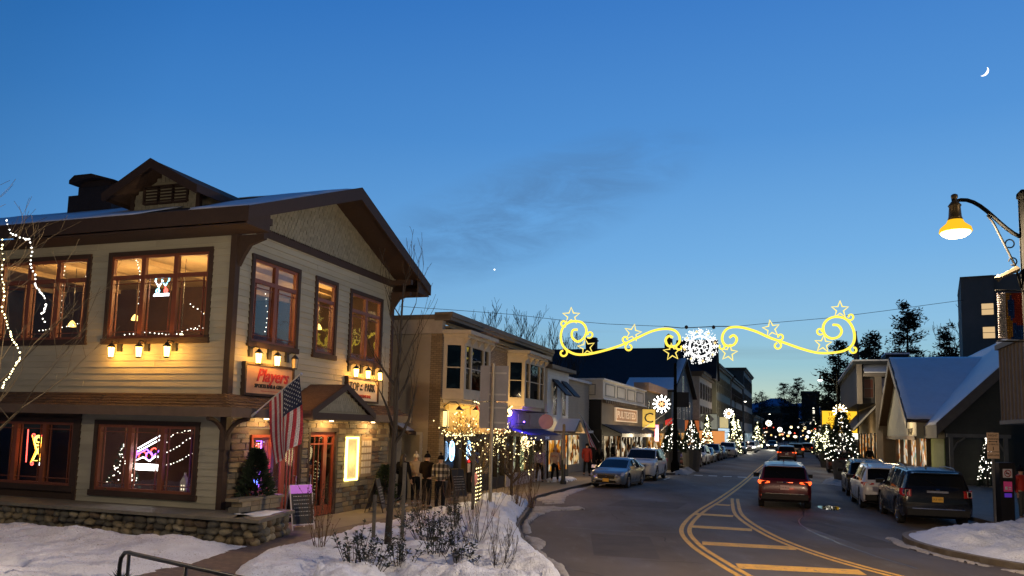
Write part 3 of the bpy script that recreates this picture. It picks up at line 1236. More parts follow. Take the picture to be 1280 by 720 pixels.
light('neon_glow', r2w((-.12, 5.95, 1.8)), 2.5, (1, .35, .05), .15, None)
# vertical OPEN sign by the first door
t = thing('open_sign', 'vertical blue and red neon OPEN sign in a violet frame behind the small conifer', 'neon sign', r2w((1.40, .12, 1.52)), th)
for i, (c, m) in enumerate((('O', NR), ('P', NB), ('E', NB), ('N', NB))):
 text_mesh('letter', c, .26, m, t, face_matrix((0, 0, .45 - .29 * i), (1, 0), (0, -1)), .008, 0, .012)
M = MB()
M.tube([(-.17, 0, -.62), (-.17, 0, .62), (.17, 0, .62), (.17, 0, -.62)], .02, 5, closed=True)
M.build('frame_tube', NP, t)
light('sign_glow', (.1, -.45, 0), 22, (.35, .08, 1), .15, t)

def bulbs_path(M, pts, step, r, jit=.01, wire=None):
 pts = [Vector(p) for p in pts]
 carry = 0
 for i in range(len(pts) - 1):
  a, b = pts[i], pts[i + 1]
  L = (b - a).length
  d = carry
  while d < L:
   p = a.lerp(b, d / L)
   M.octa((p.x + R_.uniform(-jit, jit), p.y + R_.uniform(-jit, jit), p.z + R_.uniform(-jit, jit)), r * R_.uniform(.75, 1.25))
   d += step * R_.uniform(.7, 1.3)
  carry = max(0, d - L)

def string_lights(lb, loc, rz, paths, step, r, mat, group=None, wire=True):
 t = thing('string_lights', lb, 'string lights', loc, rz, group)
 M = MB()
 for p in paths:
  bulbs_path(M, p, step, r)
 M.build('bulbs', mat, t, kind='stuff')
 if wire:
  M = MB()
  for p in paths:
   M.tube(p, .004, 3)
  M.build('wire', IRON, t)
 return t

# local frame: x to viewer's right. helper to put paths given in (s, z) on the long wall
def pA(s, z, d):
 return tuple(r2w((d, s, z)))

def pB(s, z, d):
 return tuple(r2w((s, d, z)))

string_lights('white string lights in slanting swags behind the lower corner window', (0, 0, 0), 0,
         [[pA(1.9, 1.95, .1), pA(1.55, 2.28, .1), pA(1.1, 2.38, .1), pA(.8, 2.3, .1)], [pA(1.9, 1.75, .1), pA(1.4, 1.98, .1), pA(1.05, 2.22, .1)],
         [pA(1.8, 1.5, .12), pA(1.4, 1.62, .12), pA(.95, 1.85, .12)]], .10, .016, BULB)
# a small lit tree inside the left light of that window
t = thing('window_tree', 'small indoor tree of white lights in the left light of the lower corner window', 'tree', r2w((.32, 3.25, .80)), 0)
M = MB()
for i in range(70):
 h = R_.random() ** .8
 a = R_.uniform(0, 2 * PI)
 q = .38 * (1 - h) + .03
 M.octa((q * math.cos(a), q * math.sin(a), .05 + h * 1.15), .016)
M.build('bulbs', BULB, t, kind='stuff')
M = MB()
for i in range(160):
 h = R_.random()
 a = R_.uniform(0, 2 * PI)
 q = .4 * (1 - h)
 p = Vector((q * math.cos(a), q * math.sin(a), h * 1.2))
 d = Vector((math.cos(a), math.sin(a), R_.uniform(-.3, .5))) * .09
 M.add([p, p + d, p + d * .5 + Vector((0, 0, .04))], [(0, 1, 2)])
M.tube([(0, 0, 0), (0, 0, 1.2)], .012, 5)
NEED = P('dark conifer green', (.022, .04, .02), .8, nz=(8, .3))
M.build('crown', NEED, t, kind='stuff')
for k, (s_, d_) in enumerate(((1.0, .3), (1.32, .3))):
 t = thing('paper_house', ['white paper house ornament, right one of two on the lower window ledge', 'white paper house ornament, left one of two on the lower window ledge'][k], 'ornament', r2w((d_, s_, .80)), ZA)
 M = MB()
 M.prism([(-.09, -.06, 0), (.09, -.06, 0), (.09, -.06, .26 + .06 * k), (0, -.06, .42 + .06 * k), (-.09, -.06, .26 + .06 * k)], (0, .12, 0))
 M.box(-.02, .02, -.02, .02, .38, .5 + .05 * k)
 M.build('walls', P('white paper', (.55, .5, .45), .9), t)
 M = MB()
 for i in range(3):
  for j in range(2):
   M.box(-.05 + j * .07, -.02 + j * .07, -.064, -.06, .05 + i * .08, .10 + i * .08)
 M.build('cutout', EM('paper house glow', (1, .85, .6), 1.5), t)
# strings of lights upstairs, with window reflections built as bulbs among them
string_lights('white string lights and reflected bulbs built inside the corner upstairs window', (0, 0, 0), 0,
         [[pA(3.1, 6.6, .15), pA(2.95, 6.0, .15), pA(3.0, 5.5, .15)], [pA(3.4, 4.75, .2), pA(2.7, 4.8, .2), pA(1.9, 4.72, .2), pA(1.0, 4.95, .2)], [pA(1.9, 6.7, .2), pA(1.85, 5.4, .2), pA(1.95, 5.0, .2)], [pA(1.5, 5.5, .3), pA(1.0, 5.2, .3), pA(.95, 4.9, .3), pA(1.4, 4.85, .3)], [pA(3.3, 6.7, .3), pA(3.2, 6.45, .3)]], .13, .016, BULB)
string_lights('white string lights and reflected bulbs built inside the far left upstairs window', (0, 0, 0), 0,
         [[pA(5.55, 6.6, .15), pA(5.6, 6.2, .15), pA(5.5, 5.0, .15)], [pA(6.3, 4.9, .2), pA(5.3, 5.0, .2), pA(4.8, 5.1, .2)], [pA(4.8, 6.6, .2), pA(4.85, 6.25, .2)]], .14, .016, BULB)
string_lights('white lights and reflected bulbs built behind the double upstairs window above the red script sign', (0, 0, 0), 0,
         [[pB(1.9, 6.0, .5), pB(2.05, 5.4, .5), pB(2.1, 5.0, .6)], [pB(4.0, 5.5, .5), pB(4.05, 5.2, .5)]], .16, .014, BULB)
string_lights('white string lights across the top of the left red door', (0, 0, 0), 0,
         [[pB(1.0, 2.12, .08), pB(1.2, 2.02, .08), pB(1.7, 2.12, .08)], [pB(2.4, 2.1, .08), pB(2.5, 1.6, .08), pB(2.45, 1.1, .08)]], .09, .014, BULB)

# ------------------------------------------------------------------ flags
FW = P('flag white cloth', (.62, .56, .55), .8)
FRD = P('flag red cloth', (.42, .035, .05), .8)
FBL = P('flag navy cloth', (.012, .02, .06), .8)
STARM = P('flag star white', (.7, .7, .7), .7)
POLEM = P('pale flag pole', (.5, .5, .5), .4, .3)

def us_flag(lb, foot, tip, hoist, fly, hang_dir, swing=.25, cant_shift=0, n=26, seed=1, label_pole=True, spread=None, group=None):
 """flag hangs from a slanting pole; hoist edge runs down along the pole from its tip, the fly hangs down in folds"""
 t = thing('national_flag', lb, 'flag', foot, 0, group)
 F0, T0 = Vector((0, 0, 0)), Vector(tip) - Vector(foot)
 M = MB()
 M.tube([F0, T0 * 1.03], .016, 6)
 M.build('pole', POLEM, t)
 M = MB()
 M.tube([T0 * 1.03, T0 * 1.045], .03, 8)
 M.tube([F0 - T0.normalized() * .08, F0 + T0.normalized() * .1], .03, 8)
 M.build('bracket', POLEM, t)
 ax = T0.normalized()
 A = T0                      # top corner of hoist at tip
 hd = Vector(hang_dir).normalized()
 side = ax.cross(hd).normalized()
 ns, nf = 13 * 2, n
 P_ = []
 for i in range(ns + 1):
  u = i / ns
  for j in range(nf + 1):
   v = j / nf
   fan = (spread or 0)
   p = A - ax * (hoist * u * (1 - fan * v)) + hd * (fly * v)
   fold = math.sin(u * 9.5 + seed + v * 1.6) * .06 * v ** .6 + math.sin(u * 4 + v * 3 + seed) * .07 * v
   p = p + side * fold * (1 + .4 * v)
   p = p + ax * (.05 * v * math.sin(u * 7 + seed))
   P_.append(p)
 rows = {k_: MB() for k_ in range(14)}
 for i in range(ns):
  for j in range(nf):
   m = i // 2
   if m < 7 and j < nf * .4:
    m = 13
   a = i * (nf + 1) + j
   rows[m].add([P_[a], P_[a + 1], P_[a + nf + 2], P_[a + nf + 1]], [(0, 1, 2, 3)])
 for m in range(14):
  nm, mt = ('canton', FBL) if m == 13 else ('red_stripe', FRD) if m % 2 == 0 else ('white_stripe', FW)
  o = rows[m].build(nm, mt, t, smooth=True)
  md = o.modifiers.new('s', 'SOLIDIFY')
  md.thickness = .004
 M = MB()
 for r in range(9):
  for c in range(6 if r % 2 == 0 else 5):
   u = (r + .9) / 10.2 * (7 / 13)
   v = ((c + .5) / 6 + (.083 if r % 2 else 0)) * .4
   a = P_[int(round(u * ns)) * (nf + 1) + int(round(v * nf))]
   b = A - ax * (hoist * u * (1 - (spread or 0) * v)) + hd * (fly * v)
   fold = math.sin(u * 9.5 + seed + v * 1.6) * .06 * v ** .6 + math.sin(u * 4 + v * 3 + seed) * .07 * v
   b = b + side * fold * (1 + .4 * v) + ax * (.05 * v * math.sin(u * 7 + seed))
   for sgn in (-1, 1):
    cc = b + side * .007 * sgn
    vs = []
    for q in range(10):
     an = PI / 2 + q * PI / 5
     rr = .026 if q % 2 == 0 else .011
     vs.append(cc - ax * (rr * math.sin(an)) * -1 + hd * (rr * math.cos(an)))
    vs.append(cc)
    M.add(vs, [(q, (q + 1) % 10, 10) for q in range(10)])
 M.build('stars', STARM, t)
 return t

# big flag: foot on the belt fascia left of the doors, tip up and right
us_flag('large national flag hanging from a white pole over the left red door', r2w((-.05, -.8, 2.78)), r2w((-.28, -2.15, 3.68)), 1.05, 1.55, (.05, .02, -1), seed=.6, spread=.12)

# ------------------------------------------------------------------ fieldstone wall round the planting bed and its cap
t = thing('fieldstone_wall', 'low wall of rounded fieldstones with a flat slab cap below the lower windows', 'wall', (-6.71, 18.19, 0), th)
wl = t
PTS = [(-1.1, 12.5), (-1.1, -1.84), (.75, -1.35), (.9, -.05)]
M = MB()
HT = .56
core = MB()
core.hexa([(-1.1 + .12, 12.5, -.1), (-1.1 + .12, -1.7, -.1), (-.55, -1.7, -.1), (-.55, 12.5, -.1), (-1.1 + .12, 12.5, HT - .07), (-1.1 + .12, -1.7, HT - .07), (-.55, -1.7, HT - .07), (-.55, 12.5, HT - .07)])
core.hexa([(-.6, -1.6, -.1), (.66, -1.27, -.1), (.8, -.1, -.1), (-.6, -.1, -.1), (-.6, -1.6, HT - .07), (.66, -1.27, HT - .07), (.8, -.1, HT - .07), (-.6, -.1, HT - .07)])
recalc(core.build('wall_core', MORT, t))
M = MB()
M.box(-1.19, -.0, -1.3, 12.5, HT - .07, HT)
M.hexa([(-1.19, -1.95, HT - .07), (.86, -1.45, HT - .07), (1.0, -.06, HT - .07), (-1.19, -1.3, HT - .07), (-1.19, -1.95, HT), (.86, -1.45, HT), (1.0, -.06, HT), (-1.19, -1.3, HT)])
recalc(M.build('cap_slab', P('cap stone slab', (.16, .145, .11), .8, nz=(3, .25), bump=(9, .5)), t))
FST = [P('fieldstone ' + n, c, .85, nz=(6, .3), bump=(10, .9)) for n, c in
       (('grey', (.15, .14, .105)), ('tan', (.23, .19, .115)), ('dark', (.085, .078, .06)), ('pale', (.32, .28, .19)), ('brown', (.13, .095, .06)))]
fvar = []
for k in range(12):
 bm = bmesh.new()
 bmesh.ops.create_icosphere(bm, subdivisions=2, radius=.5)
 for v in bm.verts:
  nn = noise.noise(v.co * 2.2 + Vector((k * 7, 0, 0)))
  v.co *= 1 + .28 * nn
  for ax_ in range(3):
   v.co[ax_] = max(-.44, min(.44, v.co[ax_]))
 for f in bm.faces:
  f.smooth = True
 me = bpy.data.meshes.new('stone')
 bm.to_mesh(me)
 bm.free()
 me.materials.append(FST[k % 5])
 fvar.append(me)

def stones_along(p0, p1, z0, z1, parent, nmax=400, big=.30, seed=0):
 rr = random.Random(seed)
 p0, p1 = Vector((*p0, 0)), Vector((*p1, 0))
 L = (p1 - p0).length
 d = (p1 - p0) / L
 ang = math.atan2(d.y, d.x)
 z = z0
 c = 0
 while z < z1 - .05:
  h = rr.uniform(.13, .24)
  h = min(h, z1 - z)
  a = rr.uniform(-.1, 0)
  while a < L - .03:
   wd = rr.uniform(.16, .36)
   hh = h * rr.uniform(.85, 1.25)
   o = bpy.data.objects.new('stone', rr.choice(fvar))
   COL.objects.link(o)
   o.parent = parent
   q = p0 + d * min(a + wd / 2, L)
   o.location = (q.x, q.y, z + h / 2 + rr.uniform(-.02, .02))
   o.rotation_euler = (rr.uniform(-.2, .2), rr.uniform(-.25, .25), ang + rr.choice((0, PI)))
   o.scale = (wd * 1.12, rr.uniform(.20, .3), hh * 1.15)
   a += wd
   c += 1
  z += h
 return c

stones_along((-1.0, 8.6), (-1.0, -1.72), .0, HT - .07, wl, seed=3)
stones_along((-1.0, -1.74), (.72, -1.30), .0, HT - .07, wl, seed=4)
stones_along((.74, -1.28), (.86, -.1), .0, HT - .07, wl, seed=5)
# raised stone ledge with the potted conifer behind it
t = thing('stone_ledge', 'raised ledge of tan ashlar blocks in front of the small conifer', 'planter', r2w((0, 0, 0)), th)
for rw in range(2):
 a = -.35 + rw * .1
 while a < 1.15:
  b = min(a + R_.uniform(.28, .45), 1.25)
  M = MB()
  M.box(a + .008, b - .008, -.78 - R_.uniform(0, .02), -.5, HT + .004 + rw * .12, HT + .115 + rw * .12)
  M.build('block', STN[R_.choice((0, 3, 1))], t)
  a = b
M = MB()
M.box(-.4, 1.32, -.82, -.45, HT + .245, HT + .31)
M.build('ledge_cap', P('ledge cap tan', (.26, .21, .13), .8, bump=(12, .5)), t)
o = snow_sheet('snow_patch', lambda u, v: (u, v, HT), -.75, .35, -1.5, -1.0, 10, 6, .045, rest, seed=9, rag=.25)
o.parent = None
o.matrix_world = Matrix.Translation((-6.71, 18.19, 0)) @ Matrix.Rotation(th, 4, 'Z')
tag(o, 'small patch of snow lying on the slab cap at the corner of the fieldstone wall', 'snow', kind='stuff')

def conifer_bush(name, lb, loc, h, r, n, potted=True, bulbs=0, mat=None):
 t = thing(name, lb, 'shrub' if h < 2 else 'tree', loc, R_.uniform(0, 6))
 M = MB()
 for i in range(n):
  q = R_.random() ** .75
  a = R_.uniform(0, 2 * PI)
  rr = r * (1 - q) ** .8 * R_.uniform(.45, 1.08) + .03
  p = Vector((rr * math.cos(a), rr * math.sin(a), .12 * h + q * h * .88))
  d = Vector((math.cos(a), math.sin(a), R_.uniform(.1, .8))) * r * .32
  sdv = Vector((-math.sin(a), math.cos(a), R_.uniform(-.3, .3))) * r * .09
  M.add([p - sdv, p + sdv, p + d + sdv * .2, p + d - sdv * .6], [(0, 1, 2, 3)])
  M.add([p + Vector((0, 0, r * .08)), p - Vector((0, 0, r * .08)), p + d], [(0, 1, 2)])
 M.build('crown', mat or NEED, t, kind='stuff')
 M = MB()
 M.tube([(0, 0, 0), (0, 0, h * .9)], [.03, .01], 5)
 M.build('trunk', TRIM, t)
 return t

conifer_bush('potted_conifer', 'dark bushy little conifer standing behind the stone ledge by the neon sign', r2w((.75, -.38, HT + .05)), 1.32, .42, 900)
# hanging branch brushes between the buildings
conifer_bush('garland_bush', 'dark evergreen bush at the far end of the stone wall beside the menu cases', r2w((7.5, -.35, 0)), 1.3, .42, 500)

# ------------------------------------------------------------------ A-frame boards
def aframe(lb, loc, rz, w_, h, frame, board, top=None, lines=6, group=None):
 t = thing('sandwich_board', lb, 'sandwich board', loc, rz)
 sp_ = .28
 for s in (-1, 1):
  def q(x, f, off=0):   # f 0 bottom..1 top
   return Vector((x, s * (sp_ * (1 - f) + off), h * f))
  M = MB()
  for x in (-w_ / 2, w_ / 2):
   M.tube([q(x, 0), q(x, 1)], .018, 4)
  M.tube([q(-w_ / 2, .12), q(w_ / 2, .12)], .016, 4)
  M.tube([q(-w_ / 2, .99), q(w_ / 2, .99)], .018, 4)
  lg = M.build('leg_frame', frame, t)
  M = MB()
  a, b = .14, (.80 if top else .97)
  M.hexa([q(-w_ / 2 + .02, a, .012), q(w_ / 2 - .02, a, .012), q(w_ / 2 - .02, a, -.0), q(-w_ / 2 + .02, a, -.0), q(-w_ / 2 + .02, b, .012), q(w_ / 2 - .02, b, .012), q(w_ / 2 - .02, b, 0), q(-w_ / 2 + .02, b, 0)])
  recalc(M.build('board', board, t))
  if top:
   M = MB()
   a, b = .81, 1.0
   M.hexa([q(-w_ / 2, a, .02), q(w_ / 2, a, .02), q(w_ / 2, a, 0), q(-w_ / 2, a, 0), q(-w_ / 2, b, .02), q(w_ / 2, b, .02), q(w_ / 2, b, 0), q(-w_ / 2, b, 0)])
   recalc(M.build('header', top, t))
  M = MB()
  for i in range(lines):
   f = .74 - i * .085
   x = -w_ / 2 + .07
   while x < w_ / 2 - .08:
    l_ = R_.uniform(.02, .06)
    M.hexa([q(x, f, .016), q(x + l_, f, .016), q(x + l_, f, .013), q(x, f, .013), q(x, f + .018, .016), q(x + l_, f + .018, .016), q(x + l_, f + .018, .013), q(x, f + .018, .013)])
    x += l_ + .015
  recalc(M.build('chalk_lines', P('chalk', (.35, .33, .3), .9), t, kind='stuff'))
 M = MB()
 M.tube([(-w_ / 2, -.2, h * .3), (-w_ / 2, .2, h * .3)], .008, 4)
 M.build('spreader', frame, t)
 return t

BOARD = P('black chalkboard', (.02, .02, .02), .6)
aframe('white framed chalkboard sandwich board with pink header by the red doors', (-5.2, 19.45, 0), th - .52, .58, 1.08, P('white painted frame', (.7, .65, .66), .5), BOARD,
       P('pink header', (.65, .25, .75), .6, emit=(.6, .15, .9), es=.25))
aframe('black chalkboard sandwich board under the glowing menu case', r2w((6.0, -.85, 0)), th + .25, .5, 1.0, P('dark wood frame', (.03, .02, .015), .6), BOARD, None)
aframe('black sandwich board behind the group of people near the brick shop door', (-1.9, 28.4, 0), th - .5, .6, 1.1, P('dark wood frame 2', (.04, .025, .015), .6), BOARD, None)

# black pipe railing at the near edge of the path
t = thing('pipe_railing', 'black bent pipe handrail crossing the lower left corner over the snow', 'railing', (-4.78, 9.72, 0), 0)
M = MB()
d = Vector((2.2, -1.62, 0)).normalized()
pts = [Vector((0, 0, -.2)), Vector((0, 0, .82)), Vector((0, 0, .82)) + Vector((0, 0, .08)) + d * .02, Vector((0, 0, .97)) + d * .1, Vector((0, 0, .985)) + d * .2]
for k in range(8):
 pts.append(Vector((0, 0, .98)) + d * (.3 + k * .6))
M.tube(pts, .026, 8)
M.build('handrail', IRON, t, smooth=True)
M = MB()
M.tube([Vector((0, 0, .5)) + d * .0, Vector((0, 0, .5)) + d * 4.4], .02, 6)
M.build('mid_rail', IRON, t, smooth=True)
for k in range(4):
 M = MB()
 q = d * (.20 + 1.25 * k)
 M.tube([q + Vector((0, 0, -.2)), q + Vector((0, 0, .975))], .022, 8)
 M.build('post', IRON, t, smooth=True)
t = thing('pine_sprig', 'dark pine sprig tied to the bend of the black handrail', 'garland', (-4.70, 9.62, .62), 0)
M = MB()
for i in range(160):
 a, b = R_.uniform(0, 2 * PI), R_.uniform(-1.2, 1.2)
 v = Vector((math.cos(a) * math.cos(b), math.sin(a) * math.cos(b), math.sin(b)))
 p = v * R_.uniform(.0, .06)
 q = v.orthogonal().normalized() * .006
 M.add([p - q, p + q, p + v * R_.uniform(.08, .17)], [(0, 1, 2)])
M.build('needles', NEED, t, kind='stuff')
M = MB()
for i in range(4):
 M.octa((.04 * math.cos(i * 1.7), .04 * math.sin(i * 1.7), -.04), .035)
M.build('berries', P('dark red berry', (.12, .02, .015), .4), t)

# ================================================================== ground, road, pavements, snow
def poly_sheet(name, poly, z, mat, thick=0.0, kind='structure', parent=None):
 bm = bmesh.new()
 vs = [bm.verts.new((x, y, z)) for x, y in poly]
 f = bm.faces.new(vs)
 if f.normal.z < 0:
  f.normal_flip()
 if thick:
  r = bmesh.ops.extrude_face_region(bm, geom=[f])
  bmesh.ops.translate(bm, vec=(0, 0, -thick), verts=[v for v in r['geom'] if isinstance(v, bmesh.types.BMVert)])
  bmesh.ops.recalc_face_normals(bm, faces=bm.faces)
 bmesh.ops.triangulate(bm, faces=bm.faces)
 me = bpy.data.meshes.new(name)
 bm.to_mesh(me)
 bm.free()
 me.materials.append(mat)
 o = bpy.data.objects.new(name, me)
 COL.objects.link(o)
 if parent:
  o.parent = parent
 if kind:
  o['kind'] = kind
 return o

SL_ = .375

def LX(y, c):
 return SL_ * y + c

def crom(pts, n=6):
 out = []
 k = len(pts)
 for i in range(k - 1):
  p0, p1, p2, p3 = [Vector(pts[max(0, min(k - 1, j))]) for j in (i - 1, i, i + 1, i + 2)]
  for q in range(n):
   t = q / n
   out.append(.5 * ((2 * p1) + (p2 - p0) * t + (2 * p0 - 5 * p1 + 4 * p2 - p3) * t * t + (3 * p1 - p0 - 3 * p2 + p3) * t ** 3))
 out.append(Vector(pts[-1]))
 return [(p.x, p.y) for p in out]

# asphalt with worn, damp and salty patches
ASP = P('asphalt', (.125, .100, .076), .78, nz=(.35, .26), bump=(90, .35))
t_ = ASP.node_tree
b_ = t_.nodes['Principled BSDF']
co = nd(t_, 'ShaderNodeTexCoord')
n_ = nd(t_, 'ShaderNodeTexNoise')
n_.inputs['Scale'].default_value = .22
n_.inputs['Detail'].default_value = 6
mp_ = nd(t_, 'ShaderNodeMapping')
mp_.inputs['Rotation'].default_value = (0, 0, rad(20))
mp_.inputs['Scale'].default_value = (2.2, .7, 1)
t_.links.new(co.outputs['Object'], mp_.inputs[0])
t_.links.new(mp_.outputs[0], n_.inputs[0])
t_.links.new(mth(t_, 'MULTIPLY_ADD', n_.outputs[0], -.9, 1.22, clamp=True), b_.inputs['Roughness'])
n5 = nd(t_, 'ShaderNodeTexNoise')
n5.inputs['Scale'].default_value = 1.1
n5.inputs['Detail'].default_value = 8
n5.inputs['Roughness'].default_value = .7
t_.links.new(mp_.outputs[0], n5.inputs[0])
oldc = b_.inputs['Base Color'].links[0].from_socket
salt = mth(t_, 'MULTIPLY_ADD', n5.outputs[0], 5, -2.7, clamp=True)
t_.links.new(mixc(t_, mth(t_, 'MULTIPLY', salt, .75), oldc, (.19, .175, .155)), b_.inputs['Base Color'])

GR = P('frozen ground', (.14, .13, .12), .9, nz=(.05, .3))
M = MB()
M.box(-1500, 2500, -60, 3500, -1.2, -.30)
struct(M.build('ground', GR))
M = MB()
M.box(-60, 420, -20, 900, -.29, -.12)
struct(M.build('road', ASP))

kerbL = [(1.5, 6), (1.25, 10), (.96, 14.16), (.63, 16.2), (.40, 18.86), (.33, 21.5), (.55, 24.2), (.80, 27.0), (.98, 30.0), (2.3, 34.2), (4.6, 40.3), (LX(43, -10.3), 43)]
kerbL = crom(kerbL, 5)
kerbL2 = [(LX(49.2, -10.3), 49.2), (LX(50.2, -8.1), 50.2), (LX(56.5, -8.1), 56.5), (LX(58, -10.3), 58), (LX(99, -10.3), 99), (LX(100, -8.3), 100), (LX(106, -8.3), 106), (LX(107, -10.3), 107), (LX(480, -10.3), 480)]
kl = kerbL + kerbL2
PAV = P('dark brick pavers', (.115, .085, .080), .75, nz=(1.5, .25), bump=(30, .3))
tp = PAV.node_tree
bt = nd(tp, 'ShaderNodeTexBrick')
bt.inputs['Scale'].default_value = 1
bt.inputs['Brick Width'].default_value = .22
bt.inputs['Row Height'].default_value = .11
bt.inputs['Mortar Size'].default_value = .006
bt.inputs['Color1'].default_value = (.16, .11, .10, 1)
bt.inputs['Color2'].default_value = (.095, .075, .075, 1)
bt.inputs['Mortar'].default_value = (.04, .035, .03, 1)
cc = nd(tp, 'ShaderNodeTexCoord')
mpp = nd(tp, 'ShaderNodeMapping')
mpp.inputs['Rotation'].default_value = (0, 0, rad(27))
tp.links.new(cc.outputs['Object'], mpp.inputs[0])
tp.links.new(mpp.outputs[0], bt.inputs[0])
tp.links.new(bt.outputs[0], tp.nodes['Principled BSDF'].inputs['Base Color'])
CONC = P('pavement concrete', (.21, .17, .125), .8, nz=(1.2, .2), bump=(40, .25))
KERBM = P('kerb stone', (.20, .17, .14), .8, nz=(3, .25), bump=(20, .4))
poly_sheet('plaza_paving', [(-40, -4), (1.5, -4)] + kerbL[:26] + [(-.2, 27), (-12, 27), (-12, 40), (-40, 40)], 0, PAV, .2)
poly_sheet('pavement', [(-.2, 27), (kerbL[25][0], kerbL[25][1])] + kl[26:] + [(LX(480, -17), 480), (LX(60, -17), 60), (-8, 34), (-12, 27.0)], 0.0, CONC, .2)
# concrete apron along the restaurant front
q = [r2w(p) for p in ((.95, -.0, 0), (.95, -1.75, 0), (9.4, -1.9, 0), (10.2, 1.2, 0), (8.25, 1.2, 0), (8.25, 0, 0))]
poly_sheet('apron', [(p.x, p.y) for p in q], .004, CONC)
# expansion joints of the pavement, recessed dark strips

def kerb_run(name, pts, wdt=.15, z=.012, base=-.2, side=1):
 M = MB()
 n = len(pts)
 offs = []
 for i, p in enumerate(pts):
  a = Vector(pts[max(i - 1, 0)])
  b = Vector(pts[min(i + 1, n - 1)])
  d = (b - a).normalized()
  offs.append(Vector(p) + Vector((-d.y, d.x)) * wdt * side)
 for i in range(n - 1):
  a, b, c, d = Vector(pts[i]), Vector(pts[i + 1]), offs[i + 1], offs[i]
  L_ = (b - a).length
  k = max(1, int(L_ / 1.8))
  for j in range(k):
   t0, t1 = j / k + .004, (j + 1) / k - .004
   a0, b0, c0, d0 = a.lerp(b, t0), a.lerp(b, t1), d.lerp(c, t1), d.lerp(c, t0)
   M.hexa([(a0.x, a0.y, base), (b0.x, b0.y, base), (c0.x, c0.y, base), (d0.x, d0.y, base), (a0.x, a0.y, z), (b0.x, b0.y, z), (c0.x, c0.y, z), (d0.x, d0.y, z)])
   if L_ > 60 and j > 40:
    break
 return struct(recalc(M.build(name, KERBM)))

kerb_run('kerb_left', kl, side=1)
kerbR = crom([(20, 4), (15.5, 9.5), (12.6, 13.2), (11.0, 16.4), (10.42, 18.0), (10.28, 19.7), (10.7, 21.2), (11.6, 22.2), (13.2, 22.9), (14.9, 23.8), (15.6, 25.6), (LX(28, 5.2), 28)], 5)
kr = kerbR + [(LX(44.2, 5.2), 44.2), (LX(45.4, 2.6), 45.4), (LX(49, 2.6), 49), (LX(50, 5.2), 50), (LX(65, 5.2), 65), (LX(66, 2.6), 66), (LX(70, 2.6), 70), (LX(71, 5.2), 71), (LX(480, 5.2), 480)]
poly_sheet('pavement_right', kr + [(LX(480, 14), 480), (LX(60, 16), 60), (60, 30), (60, 4)], 0, CONC, .2)
kerb_run('kerb_right', kr, side=-1)

# painted markings
YEL = P('yellow road paint', (.85, .45, .03), .6, nz=(3, .22), bump=(60, .2))
ty = YEL.node_tree
wn = nd(ty, 'ShaderNodeTexNoise')
wn.inputs['Scale'].default_value = 9
wn.inputs['Detail'].default_value = 9
wn.inputs['Roughness'].default_value = .75
wc = nd(ty, 'ShaderNodeTexCoord')
ty.links.new(wc.outputs['Object'], wn.inputs[0])
yb = ty.nodes['Principled BSDF']
ty.links.new(mixc(ty, mth(ty, 'MULTIPLY_ADD', wn.outputs[0], 9, -4.9, clamp=True), yb.inputs['Base Color'].links[0].from_socket, (.12, .10, .08)), yb.inputs['Base Color'])
WHT = P('white road paint', (.8, .78, .72), .6, nz=(3, .2))

def stripe(M, pts, w_, z, off=0):
 n = len(pts)
 L_, R2 = [], []
 for i, p in enumerate(pts):
  a, b = Vector(pts[max(i - 1, 0)]), Vector(pts[min(i + 1, n - 1)])
  d = (b - a).normalized()
  nn = Vector((-d.y, d.x))
  c = Vector(p) + nn * off
  L_.append(c + nn * w_ / 2)
  R2.append(c - nn * w_ / 2)
 vs = [(p.x, p.y, z) for p in L_] + [(p.x, p.y, z) for p in R2]
 M.add(vs, [(i, i + n, i + n + 1, i + 1) for i in range(n - 1)])

ZM = -.116
left = crom([(4.75, 12.0), (4.62, 14.6), (4.56, 16.5), (4.61, 19.33), (5.12, 22.49), (6.67, 27.11), (9.0, 32.9), (12.6, 42.2), (16.35, 52.2)], 8)
rightl = crom([(9.6, 11.2), (8.6, 13.2), (7.68, 15.66), (7.19, 18.25), (7.16, 21.51), (7.76, 26.11), (9.0, 30.9), (9.6, 33.0)], 8)
M = MB()
for o_ in (-.11, .11):
 stripe(M, left, .125, ZM, o_)
 stripe(M, [(LX(y, -3.25), y) for y in (52.2, 80, 120, 200, 330)], .10, ZM, o_)
 stripe(M, rightl, .125, ZM, o_)
struct(M.build('yellow_centre_lines', YEL))
for a, b in (((7.95, 30.1), (8.5, 29.85)), ((6.35, 26.4), (7.5, 26.0)), ((5.35, 22.9), (7.0, 22.4)), ((4.85, 19.5), (6.98, 19.0)), ((4.78, 16.3), (7.2, 15.9)), ((4.9, 13.3), (8.3, 12.7))):
 M = MB()
 stripe(M, [a, b], .62, ZM - .001)
 struct(M.build('hatch_bar', YEL))
for k in range(7):
 M = MB()
 c = Vector((11.2, 50.9)) + Vector((3.6, -1.30)) * (k / 4.2)
 dd = Vector((3.6, -1.3)).normalized()
 stripe(M, [c, c + dd * .55], .5, ZM)
 struct(M.build('crosswalk_bar', WHT))
M = MB()
stripe(M, [(LX(y, -7.9), y) for y in (45.0, 47.0)], .1, ZM)
struct(M.build('stall_line', WHT))

